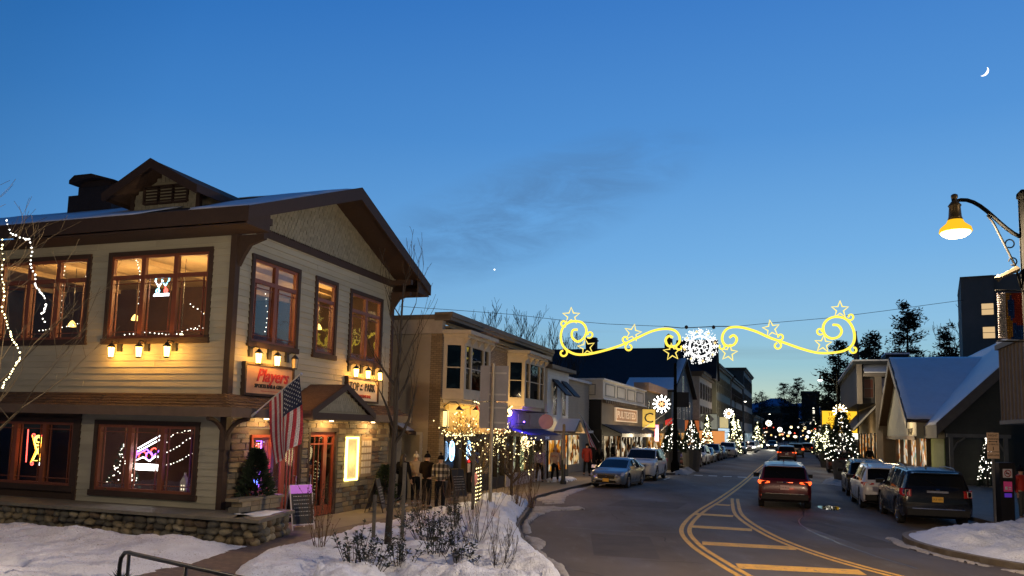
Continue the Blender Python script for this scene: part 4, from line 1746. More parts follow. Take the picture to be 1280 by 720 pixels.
# resurfaced patches, a shade darker than the old road
for k, (pl, c) in enumerate((([(1.9, 17.2), (3.3, 16.9), (3.7, 20.4), (2.2, 20.8)], .062), ([(8.9, 19.5), (10.0, 19.2), (9.9, 24.9), (9.0, 25.2)], .07), ([(3.6, 28.6), (6.0, 27.8), (7.0, 30.4), (4.6, 31.2)], .066), ([(11.2, 38.8), (13.6, 38.0), (15.6, 43.2), (13.2, 44.1)], .068))):
 poly_sheet('asphalt_patch', pl, -.1178 - .0002 * k, P('asphalt patch %d' % k, (c * 1.4, c * 1.12, c * .86), .8, nz=(1.2, .3), bump=(90, .4)))
M = MB()
for sd in range(16):
 x, y = R_.uniform(1.5, 9), R_.uniform(13, 34)
 x += SL_ * (y - 20) * .8
 a = R_.uniform(0, 3.1)
 pp = [(x, y)]
 for q_ in range(R_.randint(5, 11)):
  a += R_.uniform(-.5, .5)
  pp.append((pp[-1][0] + .22 * math.cos(a), pp[-1][1] + .22 * math.sin(a)))
 stripe(M, pp, .016, -.1168)
struct(M.build('crack', P('dark crack', (.018, .016, .014), .9)))

# tar seams and a wet puddle beside the parked cars
TAR = P('tar seam', (.012, .011, .010), .35)
M = MB()
for pts in ([(8.6, 16.5), (8.5, 20), (9.0, 24), (10.6, 28), (12.3, 33)], [(1.6, 22), (3.4, 21.4), (5.0, 21.6)]):
 pp = crom(pts, 6)
 pp = [(x + .06 * noise.noise(Vector((x, y, 0)) * 3), y + .06 * noise.noise(Vector((x, y, 4)) * 3)) for x, y in pp]
 stripe(M, pp, .035, -.1175)
struct(M.build('tar_seam', TAR))

def blob_sheet(name, lb, cat, cx, cy, rx, ry, rz, z, mat, seed=0, kind='stuff'):
 M = MB()
 n = 28
 vs = [(cx, cy, z)]
 for i in range(n):
  a = 2 * PI * i / n
  r = 1 + .35 * noise.noise(Vector((math.cos(a) * 1.5, math.sin(a) * 1.5, seed)))
  x, y = rx * r * math.cos(a), ry * r * math.sin(a)
  vs.append((cx + x * math.cos(rz) - y * math.sin(rz), cy + x * math.sin(rz) + y * math.cos(rz), z))
 M.add(vs, [(0, i + 1, (i + 1) % n + 1) for i in range(n)])
 return tag(M.build(name, mat), lb, cat, kind=kind)

WATER = P('meltwater', (.02, .018, .016), .04, spec=.8, nz=(1, 0))
blob_sheet('puddle', 'dark shining meltwater puddle on the road left of the parked white car', 'puddle', 12.3, 29.9, .42, .9, -.35, -.1165, WATER, 3)

# snow over polygons
def inpoly(x, y, poly):
 c = False
 n = len(poly)
 j = n - 1
 for i in range(n):
  xi, yi = poly[i]
  xj, yj = poly[j]
  if (yi > y) != (yj > y) and x < (xj - xi) * (y - yi) / (yj - yi) + xi:
   c = not c
  j = i
 return c

def edged(x, y, poly):
 b = 1e9
 n = len(poly)
 for i in range(n):
  x1, y1 = poly[i]
  x2, y2 = poly[(i + 1) % n]
  dx, dy = x2 - x1, y2 - y1
  t = max(0, min(1, ((x - x1) * dx + (y - y1) * dy) / (dx * dx + dy * dy + 1e-9)))
  b = min(b, math.hypot(x - x1 - t * dx, y - y1 - t * dy))
 return b

SNOW_D = P('trodden snow', (.74, .77, .84), .7, nz=(1.6, .16), bump=(24, 1.0))
def grit(m, dark=(.16, .14, .12), amt=.8):
 t = m.node_tree
 b = t.nodes['Principled BSDF']
 co_ = nd(t, 'ShaderNodeTexCoord')
 a = nd(t, 'ShaderNodeTexNoise')
 a.inputs['Scale'].default_value = 34
 a.inputs['Detail'].default_value = 3
 c = nd(t, 'ShaderNodeTexNoise')
 c.inputs['Scale'].default_value = .9
 c.inputs['Detail'].default_value = 5
 for q_ in (a, c):
  t.links.new(co_.outputs['Object'], q_.inputs[0])
 f = mth(t, 'MULTIPLY', mth(t, 'MULTIPLY_ADD', a.outputs[0], 9, -5.3, clamp=True), mth(t, 'MULTIPLY_ADD', c.outputs[0], 5, -2.0, clamp=True))
 old = b.inputs['Base Color'].links[0].from_socket
 t.links.new(mixc(t, mth(t, 'MULTIPLY', f, amt), old, dark), b.inputs['Base Color'])

SNOW_R = P('dirty roadside snow', (.42, .38, .33), .8, nz=(2.0, .3), bump=(9, .9))

grit(SNOW_D)
grit(SNOW_R, (.10, .085, .07), 1.0)
STEPS = [(R_.uniform(-16, 1), R_.uniform(9, 27), R_.uniform(0, 3.1)) for _ in range(420)] + [(R_.uniform(10, 21), R_.uniform(10, 24), R_.uniform(0, 3.1)) for _ in range(60)]

def snow_area(lb, poly, H, ramp_, res, mat, seed=0, z0=0.0, lump=.35, thr=.0, f=None, cat='snow', name='snow_bank'):
 xs = [p[0] for p in poly]
 ys = [p[1] for p in poly]
 x0, x1, y0, y1 = min(xs), max(xs), min(ys), max(ys)
 nx, ny = int((x1 - x0) / res) + 2, int((y1 - y0) / res) + 2
 M = MB()
 idx = {}
 hs = {}
 foot = [q for q in STEPS if x0 < q[0] < x1 and y0 < q[1] < y1] if z0 == 0 else None

 def V(i, j):
  if (i, j) not in idx:
   x, y = x0 + i * res, y0 + j * res
   x += res * .5 * noise.noise(Vector((x * 3, y * 3, seed)))
   y += res * .5 * noise.noise(Vector((x * 3, y * 3, seed + 3)))
   ins = inpoly(x, y, poly)
   d = edged(x, y, poly)
   d = d + .10 * noise.noise(Vector((x * 2.5, y * 2.5, seed + 1)))
   h = 0
   if ins and d > 0:
    t = min(1, d / ramp_)
    t = math.sqrt(t * (2 - t)) if ramp_ < .5 else t * t * (3 - 2 * t)
    l = noise.noise(Vector((x * .8, y * .8, seed))) + .5 * noise.noise(Vector((x * 2.3, y * 2.3, seed + 7))) + .3 * abs(noise.noise(Vector((x * 6, y * 6, seed + 9))))
    cr = abs(noise.noise(Vector((x * 4.5, y * 4.5, seed + 2)))) + .6 * abs(noise.noise(Vector((x * 11, y * 11, seed + 4))))
    h = (H(x, y) if callable(H) else H) * t * (1 + lump * (l * .9 - .45 * cr + .12))
    if foot:
     for (fx, fy, fa) in foot:
      dx_, dy_ = x - fx, y - fy
      if abs(dx_) < .3 and abs(dy_) < .3:
       u_, v_ = dx_ * math.cos(fa) + dy_ * math.sin(fa), -dx_ * math.sin(fa) + dy_ * math.cos(fa)
       e_ = (u_ / .17) ** 2 + (v_ / .08) ** 2
       if e_ < 1.6:
        h -= .05 * (1 - e_) if e_ < 1 else -.012
   idx[(i, j)] = len(M.v)
   M.v.append((x, y, z0 + h - (.03 if h <= thr else 0)))
   hs[(i, j)] = h
  return idx[(i, j)]

 for i in range(nx):
  for j in range(ny):
   cx, cy = x0 + (i + .5) * res, y0 + (j + .5) * res
   if not inpoly(cx, cy, poly):
    continue
   q = [V(i, j), V(i + 1, j), V(i + 1, j + 1), V(i, j + 1)]
   if max(hs[(i, j)], hs[(i + 1, j)], hs[(i + 1, j + 1)], hs[(i, j + 1)]) <= thr:
    continue
   M.f.append(tuple(q))
   M.mi.append(0)
 o = M.build(name, mat, smooth=True)
 return tag(o, lb, cat, kind='stuff')

p_ = [r2w(q) for q in ((-1.12, 12, 0), (-1.12, -1.6, 0))]
snow_area('trodden snow bed sloping down from the fieldstone wall to the path at lower left',
        [(p_[1].x + .1, p_[1].y - .05), (-5.6, 15.9), (-5.75, 14.4), (-6.2, 13.2), (-6.0, 11.0), (-6.1, 9.2), (-9, 8), (-22, 10), (p_[0].x, p_[0].y)], .17, .7, .062, SNOW_D, seed=1, lump=.8)
isl = [(x - .10, y) for x, y in kerbL if 9 < y < 27.2]
snow_area('bank of snow along the curved kerb around the planting island', isl + [(.4, 27.6), (-.6, 27.3), (-1.9, 25.0), (-2.75, 22.8), (-3.7, 19.2), (-4.15, 17.2), (-4.65, 15.9), (-4.75, 13.9), (-4.3, 12.2), (-3.4, 10.6), (-2.5, 9.2)],
        lambda x, y: .17 + (.13 if x > -.9 - (0 if y > 13 else 2) else 0), .45, .055, SNOW_D, seed=11, lump=1.0)
snow_area('grey slush ploughed into the gutter below the island kerb', [(.98, 14), (.66, 16.4), (.42, 19), (.36, 21.5), (.58, 24.2), (.85, 27), (2.3, 27.6), (2.7, 26.9), (1.5, 26.2), (.95, 24.5), (.62, 22.5), (.66, 20), (.95, 18.8), (.78, 17.6), (1.15, 15.6), (1.25, 14)],
        .06, .2, .06, SNOW_R, seed=21, z0=-.125, lump=1.8, thr=.028)
snow_area('thin strip of dirty snow along the gutter before the silver sedan', [(1.0, 30.4), (2.2, 34.0), (3.6, 37.6), (3.9, 37.2), (3.1, 34.6), (2.4, 32), (2.1, 29), (1.3, 28.4)], .05, .3, .1, SNOW_R, seed=22, z0=-.125, lump=1.3, thr=.012)
snow_area('small heap of snow beside the black bollard', [(1.9, 38.6), (3.0, 39.0), (3.6, 41), (2.6, 41.4), (1.9, 40.2)], .16, .4, .12, SNOW, seed=23)
snow_area('heap of grey snow beside the tub of the second lit tree on the left kerb', [(LX(50, -8.6), 50), (LX(50.5, -7.3), 50.5), (LX(57, -7.3), 57), (LX(57.4, -8.6), 57.4)], .3, .6, .2, SNOW_R, seed=24, z0=-.1)
snow_area('white snow mound on the kerb island at the right edge', [(x + .12, y) for x, y in kerbR if 11 < y < 23.6] + [(14.6, 23.5), (15.4, 24.6), (17.5, 23.5), (21, 20), (21, 10), (16, 9.6)],
        lambda x, y: .22 if y > 17 else .14, .9, .07, SNOW_D, seed=31, lump=.8)
snow_area('dirty slush in the gutter round the right kerb island', [(12.0, 13.2), (10.6, 16), (10.0, 18), (9.85, 19.8), (10.3, 21.4), (10.55, 21.1), (10.2, 19.8), (10.3, 18), (10.9, 16.3), (12.3, 13.6)], .05, .2, .07, SNOW_R, seed=32, z0=-.125, lump=1.2, thr=.01)
snow_area('pale trampled snow around the tub of the big lit tree on the right', [(LX(38, 4.4), 38), (LX(45, 1.2), 45), (LX(50, 1.6), 50), (LX(50, 3.5), 50), (LX(40, 5.4), 40)], .12, .6, .16, SNOW_R, seed=33, z0=-.11, lump=.7)
# mulch and litter on the island behind the snow
MUL = P('brown mulch', (.06, .035, .02), .9, nz=(8, .4), bump=(20, 1))
poly_sheet('mulch_bed', [(-3.2, 22.0), (-.2, 22.5), (.1, 26.8), (-.5, 27.5), (-1.9, 25.2)], .006, MUL)
M = MB()
for i in range(900):
 x, y = R_.uniform(-3.0, .2), R_.uniform(22, 27.2)
 a = R_.uniform(0, 6.28)
 l = R_.uniform(.03, .09)
 z = R_.uniform(.01, .04)
 M.add([(x, y, z), (x + l * math.cos(a), y + l * math.sin(a), z + R_.uniform(0, .05)), (x + l * .5 * math.cos(a + .8), y + l * .5 * math.sin(a + .8), z + .02)], [(0, 1, 2)])
tag(M.build('dead_leaves', P('dead leaf brown', (.14, .07, .03), .9)), 'dead brown leaves scattered on the mulch and snow behind the shrubs', 'leaves', kind='stuff')

# mountains beyond the end of the street
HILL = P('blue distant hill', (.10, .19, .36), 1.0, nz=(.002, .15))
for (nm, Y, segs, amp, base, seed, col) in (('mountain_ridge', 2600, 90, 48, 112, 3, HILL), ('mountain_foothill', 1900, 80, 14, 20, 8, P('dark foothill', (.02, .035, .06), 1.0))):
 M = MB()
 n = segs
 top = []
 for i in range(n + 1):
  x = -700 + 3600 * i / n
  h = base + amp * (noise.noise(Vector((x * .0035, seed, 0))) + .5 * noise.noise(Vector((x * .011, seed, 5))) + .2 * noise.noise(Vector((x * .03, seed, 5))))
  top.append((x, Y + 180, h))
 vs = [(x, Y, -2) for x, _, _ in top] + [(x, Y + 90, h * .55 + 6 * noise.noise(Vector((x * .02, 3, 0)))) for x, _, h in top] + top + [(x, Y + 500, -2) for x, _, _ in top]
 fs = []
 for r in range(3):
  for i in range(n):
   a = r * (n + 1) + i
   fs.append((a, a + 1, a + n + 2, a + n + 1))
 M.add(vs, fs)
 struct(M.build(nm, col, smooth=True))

# ================================================================== street lamps: the lit one in view and its twins, two of them added unseen
LENS = GLOW('sodium lamp lens', (1, .72, .14), 14)
BLKM = P('lamp post dark green paint', (.012, .012, .011), 1.0, nz=(8, .1), spec=0)

def street_lamp(lb, base, h, arm_dir, arm=1.0, W=2000, ornate=True, col=None, z0=0, on=True, pole_r=.07, lens=None):
 t = thing('street_lamp', lb, 'street lamp', (base[0], base[1], z0), math.atan2(arm_dir[1], arm_dir[0]), 'street lamps along the kerbs')
 M = MB()
 M.lathe((0, 0, 0), [(pole_r * 2.2, 0), (pole_r * 2.2, .12), (pole_r * 1.5, .3), (pole_r * 1.25, .9), (pole_r, 1.0), (pole_r * .85, h), (pole_r * 1.15, h + .02), (pole_r * 1.1, h + .08), (.02, h + .14)], 10)
 M.build('pole', BLKM, t, smooth=False)
 M = MB()
 pts = []
 za = h - .55
 for k in range(11):
  f = k / 10
  pts.append((pole_r * .8 + (arm - .05) * f, 0, za + .52 * (1 - math.cos(PI * f)) / 2 + .12 * math.sin(PI * f)))
 pts.append((arm + .02, 0, za + .56))
 M.tube(pts, .028, 6)
 if ornate:
  M.tube([(pole_r, 0, za - .75), (pole_r + .07, 0, za - .42), (pole_r + .20, 0, za - .12), (pole_r + .34, 0, za + .20), (pole_r + .42, 0, za + .32)], .016, 5)
  for cx, cz, rr in ((.13 + pole_r, za - .1, .06), (.10 + pole_r, za - .36, .055)):
   M.tube([(cx + rr * math.cos(rad(a)), 0, cz + rr * math.sin(rad(a))) for a in range(0, 330, 30)], .010, 4)
 M.build('arm', BLKM, t, smooth=True)
 M = MB()
 zc = za + .56
 M.lathe((arm, 0, zc), [(.10, -0.312), (.085, -0.265), (.075, -0.125), (.09, -0.101), (.05, -0.047), (.025, -0.016), (.045, 0.016), (.045, 0.055), (.025, 0.070)], 14)
 M.build('lamp_shade', P('lamp shade bronze', (.10, .065, .02), .4, .4), t, smooth=True)
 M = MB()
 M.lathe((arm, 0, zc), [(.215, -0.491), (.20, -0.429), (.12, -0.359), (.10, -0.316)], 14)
 M.build('shade_flare', P('lamp shade bronze', (.10, .065, .02), .4, .4) if lens else EM('amber flare painted glow', (1, .52, .02), 1.15), t, smooth=True)  # emission puts the lamp's amber glow and bloom into the flare colour
 M = MB()
 M.lathe((arm, 0, zc), [(.03, -0.573), (.12, -0.562), (.18, -0.523), (.20, -0.484)], 14)
 M.build('lens', lens or LENS, t, smooth=True)
 if on:
  light('lamp_light', (arm, 0, zc - .61), W, col or LAMP, .09, t)
 return t

SHADE_TOP = 0
lamp1 = street_lamp('tall ornate street lamp with amber glow coloured into its bell shade near the right edge', (7.27, 10.72), 6.05, (-1, .10), .93, 2200)
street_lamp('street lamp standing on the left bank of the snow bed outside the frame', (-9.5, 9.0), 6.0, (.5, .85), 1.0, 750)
street_lamp('added unseen street lamp behind the viewer lighting the road from the right', (13.5, 3.0), 6.0, (-1, .6), 1.2, 1100)  # added out of view to brighten the near road
street_lamp('added unseen street lamp behind the viewer lighting the street from the left', (-3.0, -5.0), 6.0, (.3, 1), 1.0, 700)  # added out of view as frontal light on the street
M = MB()      # camera clamp and wreath bracket on the pole
M.tube([(-.05, 0, 5.05), (-.2, -.02, 4.98), (-.3, -.02, 4.93)], [.05, .035, .03], 6)
M.octa((-.34, -.02, 4.91), .06)
M.build('flood_light', P('olive metal', (.06, .05, .03), .6, .2), None)
fl = bpy.data.objects['flood_light']
fl.location = (7.2, 10.72, -.02)
tag(fl, 'small flood light clamped to the ornate lamp post above the town banner', 'flood light')

def banner(lb, base, z1, z0, w_, d, cols=True):
 t = thing('street_banner', lb, 'banner', (base[0], base[1], 0), math.atan2(d[1], d[0]))
 for z in (z1 + .03, z0 - .03):
  M = MB()
  M.tube([(0, 0, z), (w_ + .12, 0, z)], .012, 5)
  M.build('banner_rod', BLKM, t)
 H_ = z1 - z0
 M = MB()
 nx, nz_ = 12, 20

 def P3(i, j):
  x, z = .1 + w_ * i / nx, z0 + H_ * j / nz_
  return (x, .004 * math.sin(i * .9 + j * .3), z)
 segs = {'pale_strip': MB(), 'ochre_field': MB(), 'blue_field': MB(), 'red_field': MB()}
 for i in range(nx):
  for j in range(nz_):
   xf, zf = (i + .5) / nx, (j + .5) / nz_
   if xf > .70:
    k = 'pale_strip'
   elif xf > .50 - .10 * math.sin(zf * 7):
    k = 'ochre_field'
   elif zf < .28 + .2 * xf or xf > .36 - .06 * math.sin(zf * 9 + 2):
    k = 'blue_field'
   else:
    k = 'red_field'
   segs[k].add([P3(i, j), P3(i + 1, j), P3(i + 1, j + 1), P3(i, j + 1)], [(0, 1, 2, 3)])
 cm = {'pale_strip': P('banner pale', (.16, .145, .14), 1.0, spec=0), 'ochre_field': P('banner ochre', (.12, .06, .012), 1.0, spec=0), 'blue_field': P('banner blue', (.006, .02, .07), 1.0, spec=0), 'red_field': P('banner red', (.10, .014, .008), 1.0, spec=0)}
 for k, m in segs.items():
  o = m.build(k, cm[k], t, smooth=True)
  md = o.modifiers.new('s', 'SOLIDIFY')
  md.thickness = .006
 return t

bn = banner('town banner with pale lettered strip and ochre, blue and red waves on the lamp post', (7.28, 10.70), 4.68, 4.02, .35, (-1, .0))
# lettering runs down the pale strip
mt = Matrix.Translation((.1 + .35 * .85, .022, 4.35)) @ Matrix((Vector((0, 0, -1)), Vector((-1, 0, 0)), Vector((0, 1, 0)))).transposed().to_4x4()
text_mesh('lettering', 'LAKE PLACID', .105, BLK, bn, mt, .003, 0, .001, xs=.86)

# ================================================================== brick shop building next to the restaurant
BRK = P('tan brick', (.26, .19, .12), .85, nz=(3, .15), bump=(20, .2))
tb = BRK.node_tree
bt = nd(tb, 'ShaderNodeTexBrick')
bt.inputs['Scale'].default_value = 1
bt.inputs['Brick Width'].default_value = .22
bt.inputs['Row Height'].default_value = .075
bt.inputs['Mortar Size'].default_value = .008
bt.inputs['Color1'].default_value = (.30, .22, .13, 1)
bt.inputs['Color2'].default_value = (.21, .15, .09, 1)
bt.inputs['Mortar'].default_value = (.10, .085, .06, 1)
cc = nd(tb, 'ShaderNodeTexCoord')
sx_ = nd(tb, 'ShaderNodeSeparateXYZ')
cx_ = nd(tb, 'ShaderNodeCombineXYZ')
tb.links.new(cc.outputs['Object'], sx_.inputs[0])
tb.links.new(mth(tb, 'ADD', sx_.outputs[0], sx_.outputs[1]), cx_.inputs[0])
tb.links.new(sx_.outputs[2], cx_.inputs[1])
tb.links.new(cx_.outputs[0], bt.inputs[0])
tb.links.new(bt.outputs[0], tb.nodes['Principled BSDF'].inputs['Base Color'])
bpb = nd(tb, 'ShaderNodeBump')
bpb.inputs['Strength'].default_value = .5
bpb.inputs['Distance'].default_value = .01
bpb.invert = True
tb.links.new(bt.outputs['Fac'], bpb.inputs['Height'])
tb.links.new(bpb.outputs[0], tb.nodes['Principled BSDF'].inputs['Normal'])
CREAM = P('cream trim paint', (.50, .42, .31), .65, nz=(5, .1))
GREYT = P('grey brown trim', (.16, .13, .10), .7)
SIDG = P('grey tan clapboard', (.36, .31, .24), .8, nz=(1.5, .1), bump=(20, .15))
DGL = glassmat('dark upstairs glass', (.3, .3, .3), .04)
DARKR = P('unlit room', (.012, .012, .014), .9)
th2 = math.atan2(1, .345)
br = thing('brick_shop_building', 'two storey tan brick shop building with two cream bay windows and lit shopfronts', 'building', (-2.56, 27.96, 0), th2)
F2 = Fr((0, 0, 0), (1, 0), (0, -1))
F2s = Fr((0, 0, 0), (0, 1), (-1, 0))
L2 = 13.3
M = MB()
F2.wall(M, .451, L2, 2.95, 6.35, [(.35, 3.4, 3.9, 5.8), (7.5, 11.0, 3.9, 5.8)], -.2, 0)
M.box(0, .45, .0, .45, 0, 6.34)
M.box(L2 - .3, L2, 0, .3, 0, 2.94)
M.box(4.7, 5.1, .0, .3, 0, 2.94)
M.build('brick_wall', BRK, br)
M = MB()
F2s.box(M, .45, 9, 0, 6.0, -.18, -.02)
F2s.clap(M, .45, 9, .3, 6.0, [(.75, 1.5, .3, 2.3)], exp=.17, d0=-.02, dp=.045)
M.build('side_siding', SIDG, br, kind='stuff')
M = MB()
F2s.box(M, -.0, 9, 6.02, 6.55, -.25, .03)
M.build('side_parapet', P('pale parapet panel', (.38, .34, .30), .7), br)
M = MB()
F2s.box(M, -.3, 9, 6.55, 6.72, -.35, .10)
F2.box(M, -.1, L2 + .3, 6.62, 6.80, -.3, .42)
F2.box(M, -.1, L2 + .3, 6.50, 6.62, -.3, .36)
F2.box(M, 12.5, L2 + .3, 6.2, 6.5, -.2, .3)
M.build('cornice', GREYT, br)
M = MB()
for k in range(4):
 F2.box(M, .3, L2, 6.02 + k * .12, 6.10 + k * .12, -.02, .06 + .05 * (k % 3))
M.build('cornice_moulding', P('olive tan moulding', (.22, .17, .10), .7), br)
M = MB()
M.box(.1, L2, .2, 9, 6.25, 6.35)
M.build('roof', P('snowy flat roof', (.5, .52, .56), .8), br)
M = MB()
M.box(.2, L2 - .1, 3.2, 3.3, .0, 6.25)
M.box(.2, L2 - .1, .2, 3.2, 2.96, 3.1)
M.box(.2, L2 - .1, .0, 3.2, -.02, .02)
M.build('interior', DARKIN, br)
for (a0, a1, f0, f1, nm) in ((.15, 3.55, .45, 3.15, 'near'), (7.25, 11.25, 7.65, 10.85, 'far')):
 # bay: angled sides, three windows
 z0, z1, pr = 3.62, 6.03, .72
 M = MB()
 M.prism([(a0 - .15, .0, z1), (f0 - .15, -pr - .28, z1), (f1 + .15, -pr - .28, z1), (a1 + .15, 0, z1)], (0, 0, .14))
 M.prism([(a0 - .05, .0, z1 - .12), (f0 - .05, -pr - .14, z1 - .12), (f1 + .05, -pr - .14, z1 - .12), (a1 + .05, 0, z1 - .12)], (0, 0, .12))
 M.prism([(a0, .0, z0), (f0, -pr, z0), (f1, -pr, z0), (a1, 0, z0)], (0, 0, .34))
 M.prism([(a0 + .1, .0, z0 - .14), (f0 + .1, -pr + .12, z0 - .14), (f1 - .1, -pr + .12, z0 - .14), (a1 - .1, 0, z0 - .14)], (0, 0, .14))
 M.prism([(a0, .0, 5.62), (f0, -pr, 5.62), (f1, -pr, 5.62), (a1, 0, 5.62)], (0, 0, .3))
 bo = recalc(M.build('bay_window', CREAM, br))
 sides = [((a0, 0), (f0, -pr), 1), ((f0, -pr), (f1, -pr), 3), ((f1, -pr), (a1, 0), 1)]
 for (p, q, n) in sides:
  p, q = Vector(p), Vector(q)
  d = (q - p).normalized()
  nrm = Vector((d.y, -d.x))
  Fx = Fr((p.x, p.y, 0), tuple(d), tuple(nrm))
  L_ = (q - p).length
  M = MB()
  G = MB()
  if n == 1:
   spl = [(.0, .14, 'w'), (.14, L_ - .14, 'g'), (L_ - .14, L_, 'w')]
  else:
   u = L_
   spl = [(0, .18, 'w'), (.18, .18 + .17 * u, 'g'), (.18 + .17 * u, .30 + .17 * u, 'w'), (.30 + .17 * u, u - .30 - .17 * u, 'g'), (u - .30 - .17 * u, u - .18 - .17 * u, 'w'), (u - .18 - .17 * u, u - .18, 'g'), (u - .18, u, 'w')]
  for s0, s1, k in spl:
   if k == 'w':
    Fx.box(M, s0, s1, z0 + .34, 5.62, -.1, .0)
   else:
    Fx.box(M, s0, s1, z0 + .34, z0 + .40, -.1, -.02)
    Fx.box(M, s0, s1, 4.78, 4.82, -.09, -.03)
    g_ = MB()
    Fx.box(g_, s0, s1, z0 + .40, 5.62, -.07, -.06)
    g_.build('pane', DGL, bo)
    b_ = MB()
    Fx.box(b_, s0, s1, z0 + .40, 5.62, -.45, -.40)
    b_.build('blind', DARKR if n == 3 else P('brown blind', (.05, .03, .02), .9), bo)
  M.build('window_post', CREAM, bo)
 for k in range(5):
  M = MB()
  x = f0 + (f1 - f0) * k / 4
  M.prism([(x - .04, -pr, 5.65), (x - .04, -pr - .2, 5.9), (x - .04, -pr, 5.92)], (.08, 0, 0))
  M.build('corbel', CREAM, bo)
# middle yellow band lit by lamps, storefronts below
YB = P('yellow painted panel band', (.50, .36, .12), .6, nz=(4, .12))
M = MB()
F2.box(M, .45, 7.2, 2.42, 3.6, -.15, .05)
for k in range(6):
 F2.box(M, .6 + k * 1.1, 1.5 + k * 1.1, 2.62, 3.0, .05, .075)
 F2.box(M, .6 + k * 1.1, 1.5 + k * 1.1, 3.12, 3.45, .05, .075)
F2.box(M, .4, 7.2, 2.36, 2.45, -.1, .22)
M.build('sign_band', YB, br)
M = MB()
F2.box(M, 7.21, L2, 2.60, 3.45, -.15, .05)
F2.box(M, 8.8, 9.9, 2.72, 3.3, .05, .09)
F2.box(M, 10.6, 12.6, 2.72, 3.3, .05, .08)
M.build('sign_band_far', P('violet grey band', (.15, .12, .16), .6), br)
BLKW = P('black shopfront wood', (.02, .016, .014), .5)
M = MB()
for a in (.5, 1.9, 2.05, 2.62, 3.5, 5.1, 6.2, 7.2):
 F2.box(M, a, a + .10, 0, 2.36, -.3, .0)
F2.box(M, .5, 7.3, 2.1, 2.36, -.3, .03)
F2.box(M, .5, 2.0, 0, .6, -.3, .0)
F2.box(M, 3.6, 5.1, 0, .7, -.3, .0)
F2.box(M, 5.2, 7.2, 0, .5, -.3, .0)
M.build('shopfront', BLKW, br)
M = MB()
F2.box(M, 2.15, 2.62, .05, 2.1, -.32, -.28)
M.build('lit_door', litpanel('warm door glass', ['ffb23a', 'e8962a', 'ffc45a'], .9, 2), br)
M = MB()
F2.box(M, 3.6, 5.1, .7, 2.1, -.9, -.86)
F2.box(M, 5.2, 7.2, .5, 2.1, -.9, -.86)
M.build('display', litpanel('dim red shop interior', ['40100a', '2a0c08', '7a4a20', '1a0a06', '301008'], .5, 5), br)
for a0, a1, b0, b1 in ((.6, 1.9, .62, 2.08), (3.6, 5.1, .72, 2.08), (5.2, 7.2, .52, 2.08)):
 M = MB()
 F2.box(M, a0, a1, b0, b1, -.12, -.11)
 M.build('shop_pane', GLASS, br)
text_mesh('awning_letters', 'SHIP', .34, P('brown letters', (.05, .03, .02), .6), br, face_matrix(F2.p(5.7, 2.2, .24), (1, 0), (0, -1)), .01)
# far shop: white lit windows and royal blue awning
M = MB()
for a in (7.3, 8.3, 9.3, 11.4, 12.6, 13.0):
 F2.box(M, a, a + .1, .55, 2.6, -.2, .0)
F2.box(M, 7.3, 13.1, 2.25, 2.6, -.2, .02)
M.build('shopfront_far', BLKW, br)
M = MB()
F2.box(M, 7.3, 13.1, 0, .55, -.2, .06)
M.build('stall_riser', P('white stall riser', (.45, .42, .44), .7), br)
M = MB()
F2.box(M, 7.4, 9.3, .55, 2.25, -.8, -.76)
F2.box(M, 9.4, 11.4, .55, 2.25, -.5, -.46)
M.build('lit_display', litpanel('pale green lit display', ['e8f0c0', 'd8e8a8', 'f4f4dc', 'c8dca0', 'a8b890'], .95, 2.2, (1, 1, .4)), br)
M = MB()
F2.box(M, 11.5, 12.6, .55, 2.25, -.8, -.76)
M.build('lit_display', litpanel('amber shop glow', ['ffb850', 'f09030', 'ffd890', '804010', 'ffcf70'], .9, 4), br)
for a0, a1 in ((7.4, 8.3), (8.4, 9.3), (9.4, 11.4), (11.5, 12.6)):
 M = MB()
 F2.box(M, a0, a1, .57, 2.25, -.10, -.09)
 M.build('shop_pane', GLASS, br)
AWB = P('royal blue awning cloth', (.015, .02, .16), .7)
t = thing('shop_awning', 'royal blue awning with pale lettering over the white lit shopfront', 'awning', (-2.56, 27.96, 0), th2)
M = MB()
M.hexa([(7.3, -.02, 2.58), (13.0, -.02, 2.58), (13.0, -1.0, 2.32), (7.3, -1.0, 2.32), (7.3, -.02, 2.62), (13.0, -.02, 2.62), (13.0, -1.03, 2.35), (7.3, -1.03, 2.35)])
M.box(7.3, 13.0, -1.04, -1.01, 2.08, 2.34)
recalc(M.build('canopy', AWB, t))
text_mesh('lettering', 'ISLAND', .2, P('pale blue print', (.5, .55, .8), .7, emit=(.5, .6, 1), es=.15), t, face_matrix((10.4, -1.045, 2.2), (1, 0), (0, -1)), .004)
# violet floodlight and the round amber globe between the shops
t = thing('globe_lamp', 'glowing amber globe lamp beside the violet floodlit panel', 'lamp', tuple(br.matrix_basis @ Vector((6.0, -.55, 3.28))), th2)
M = MB()
M.octa((0, 0, 0), .01)
bm = bmesh.new()
bmesh.ops.create_icosphere(bm, subdivisions=2, radius=.15)
me = bpy.data.meshes.new('globe')
bm.to_mesh(me)
bm.free()
me.materials.append(GLOW('amber globe', (1, .62, .16), 7))
o = bpy.data.objects.new('globe', me)
COL.objects.link(o)
o.parent = t
M = MB()
M.tube([(0, .5, .1), (0, .2, .22), (0, 0, .18)], .02, 5)
M.build('bracket', IRON, t)
light('globe_light', (0, -.25, 0), 130, (1, .62, .22), .15, t)
t = thing('violet_floodlight', 'violet floodlight washing the panel above the blue awning', 'light', tuple(br.matrix_basis @ Vector((8.35, -.5, 2.85))), th2)
M = MB()
M.lathe((0, 0, 0), [(.05, -.05), (.09, .05)], 8)
M.tube([(0, 0, 0), (0, .4, .0)], .015, 4)
M.build('housing', IRON, t)
M = MB()
M.octa((0, -.0, .08), .05)
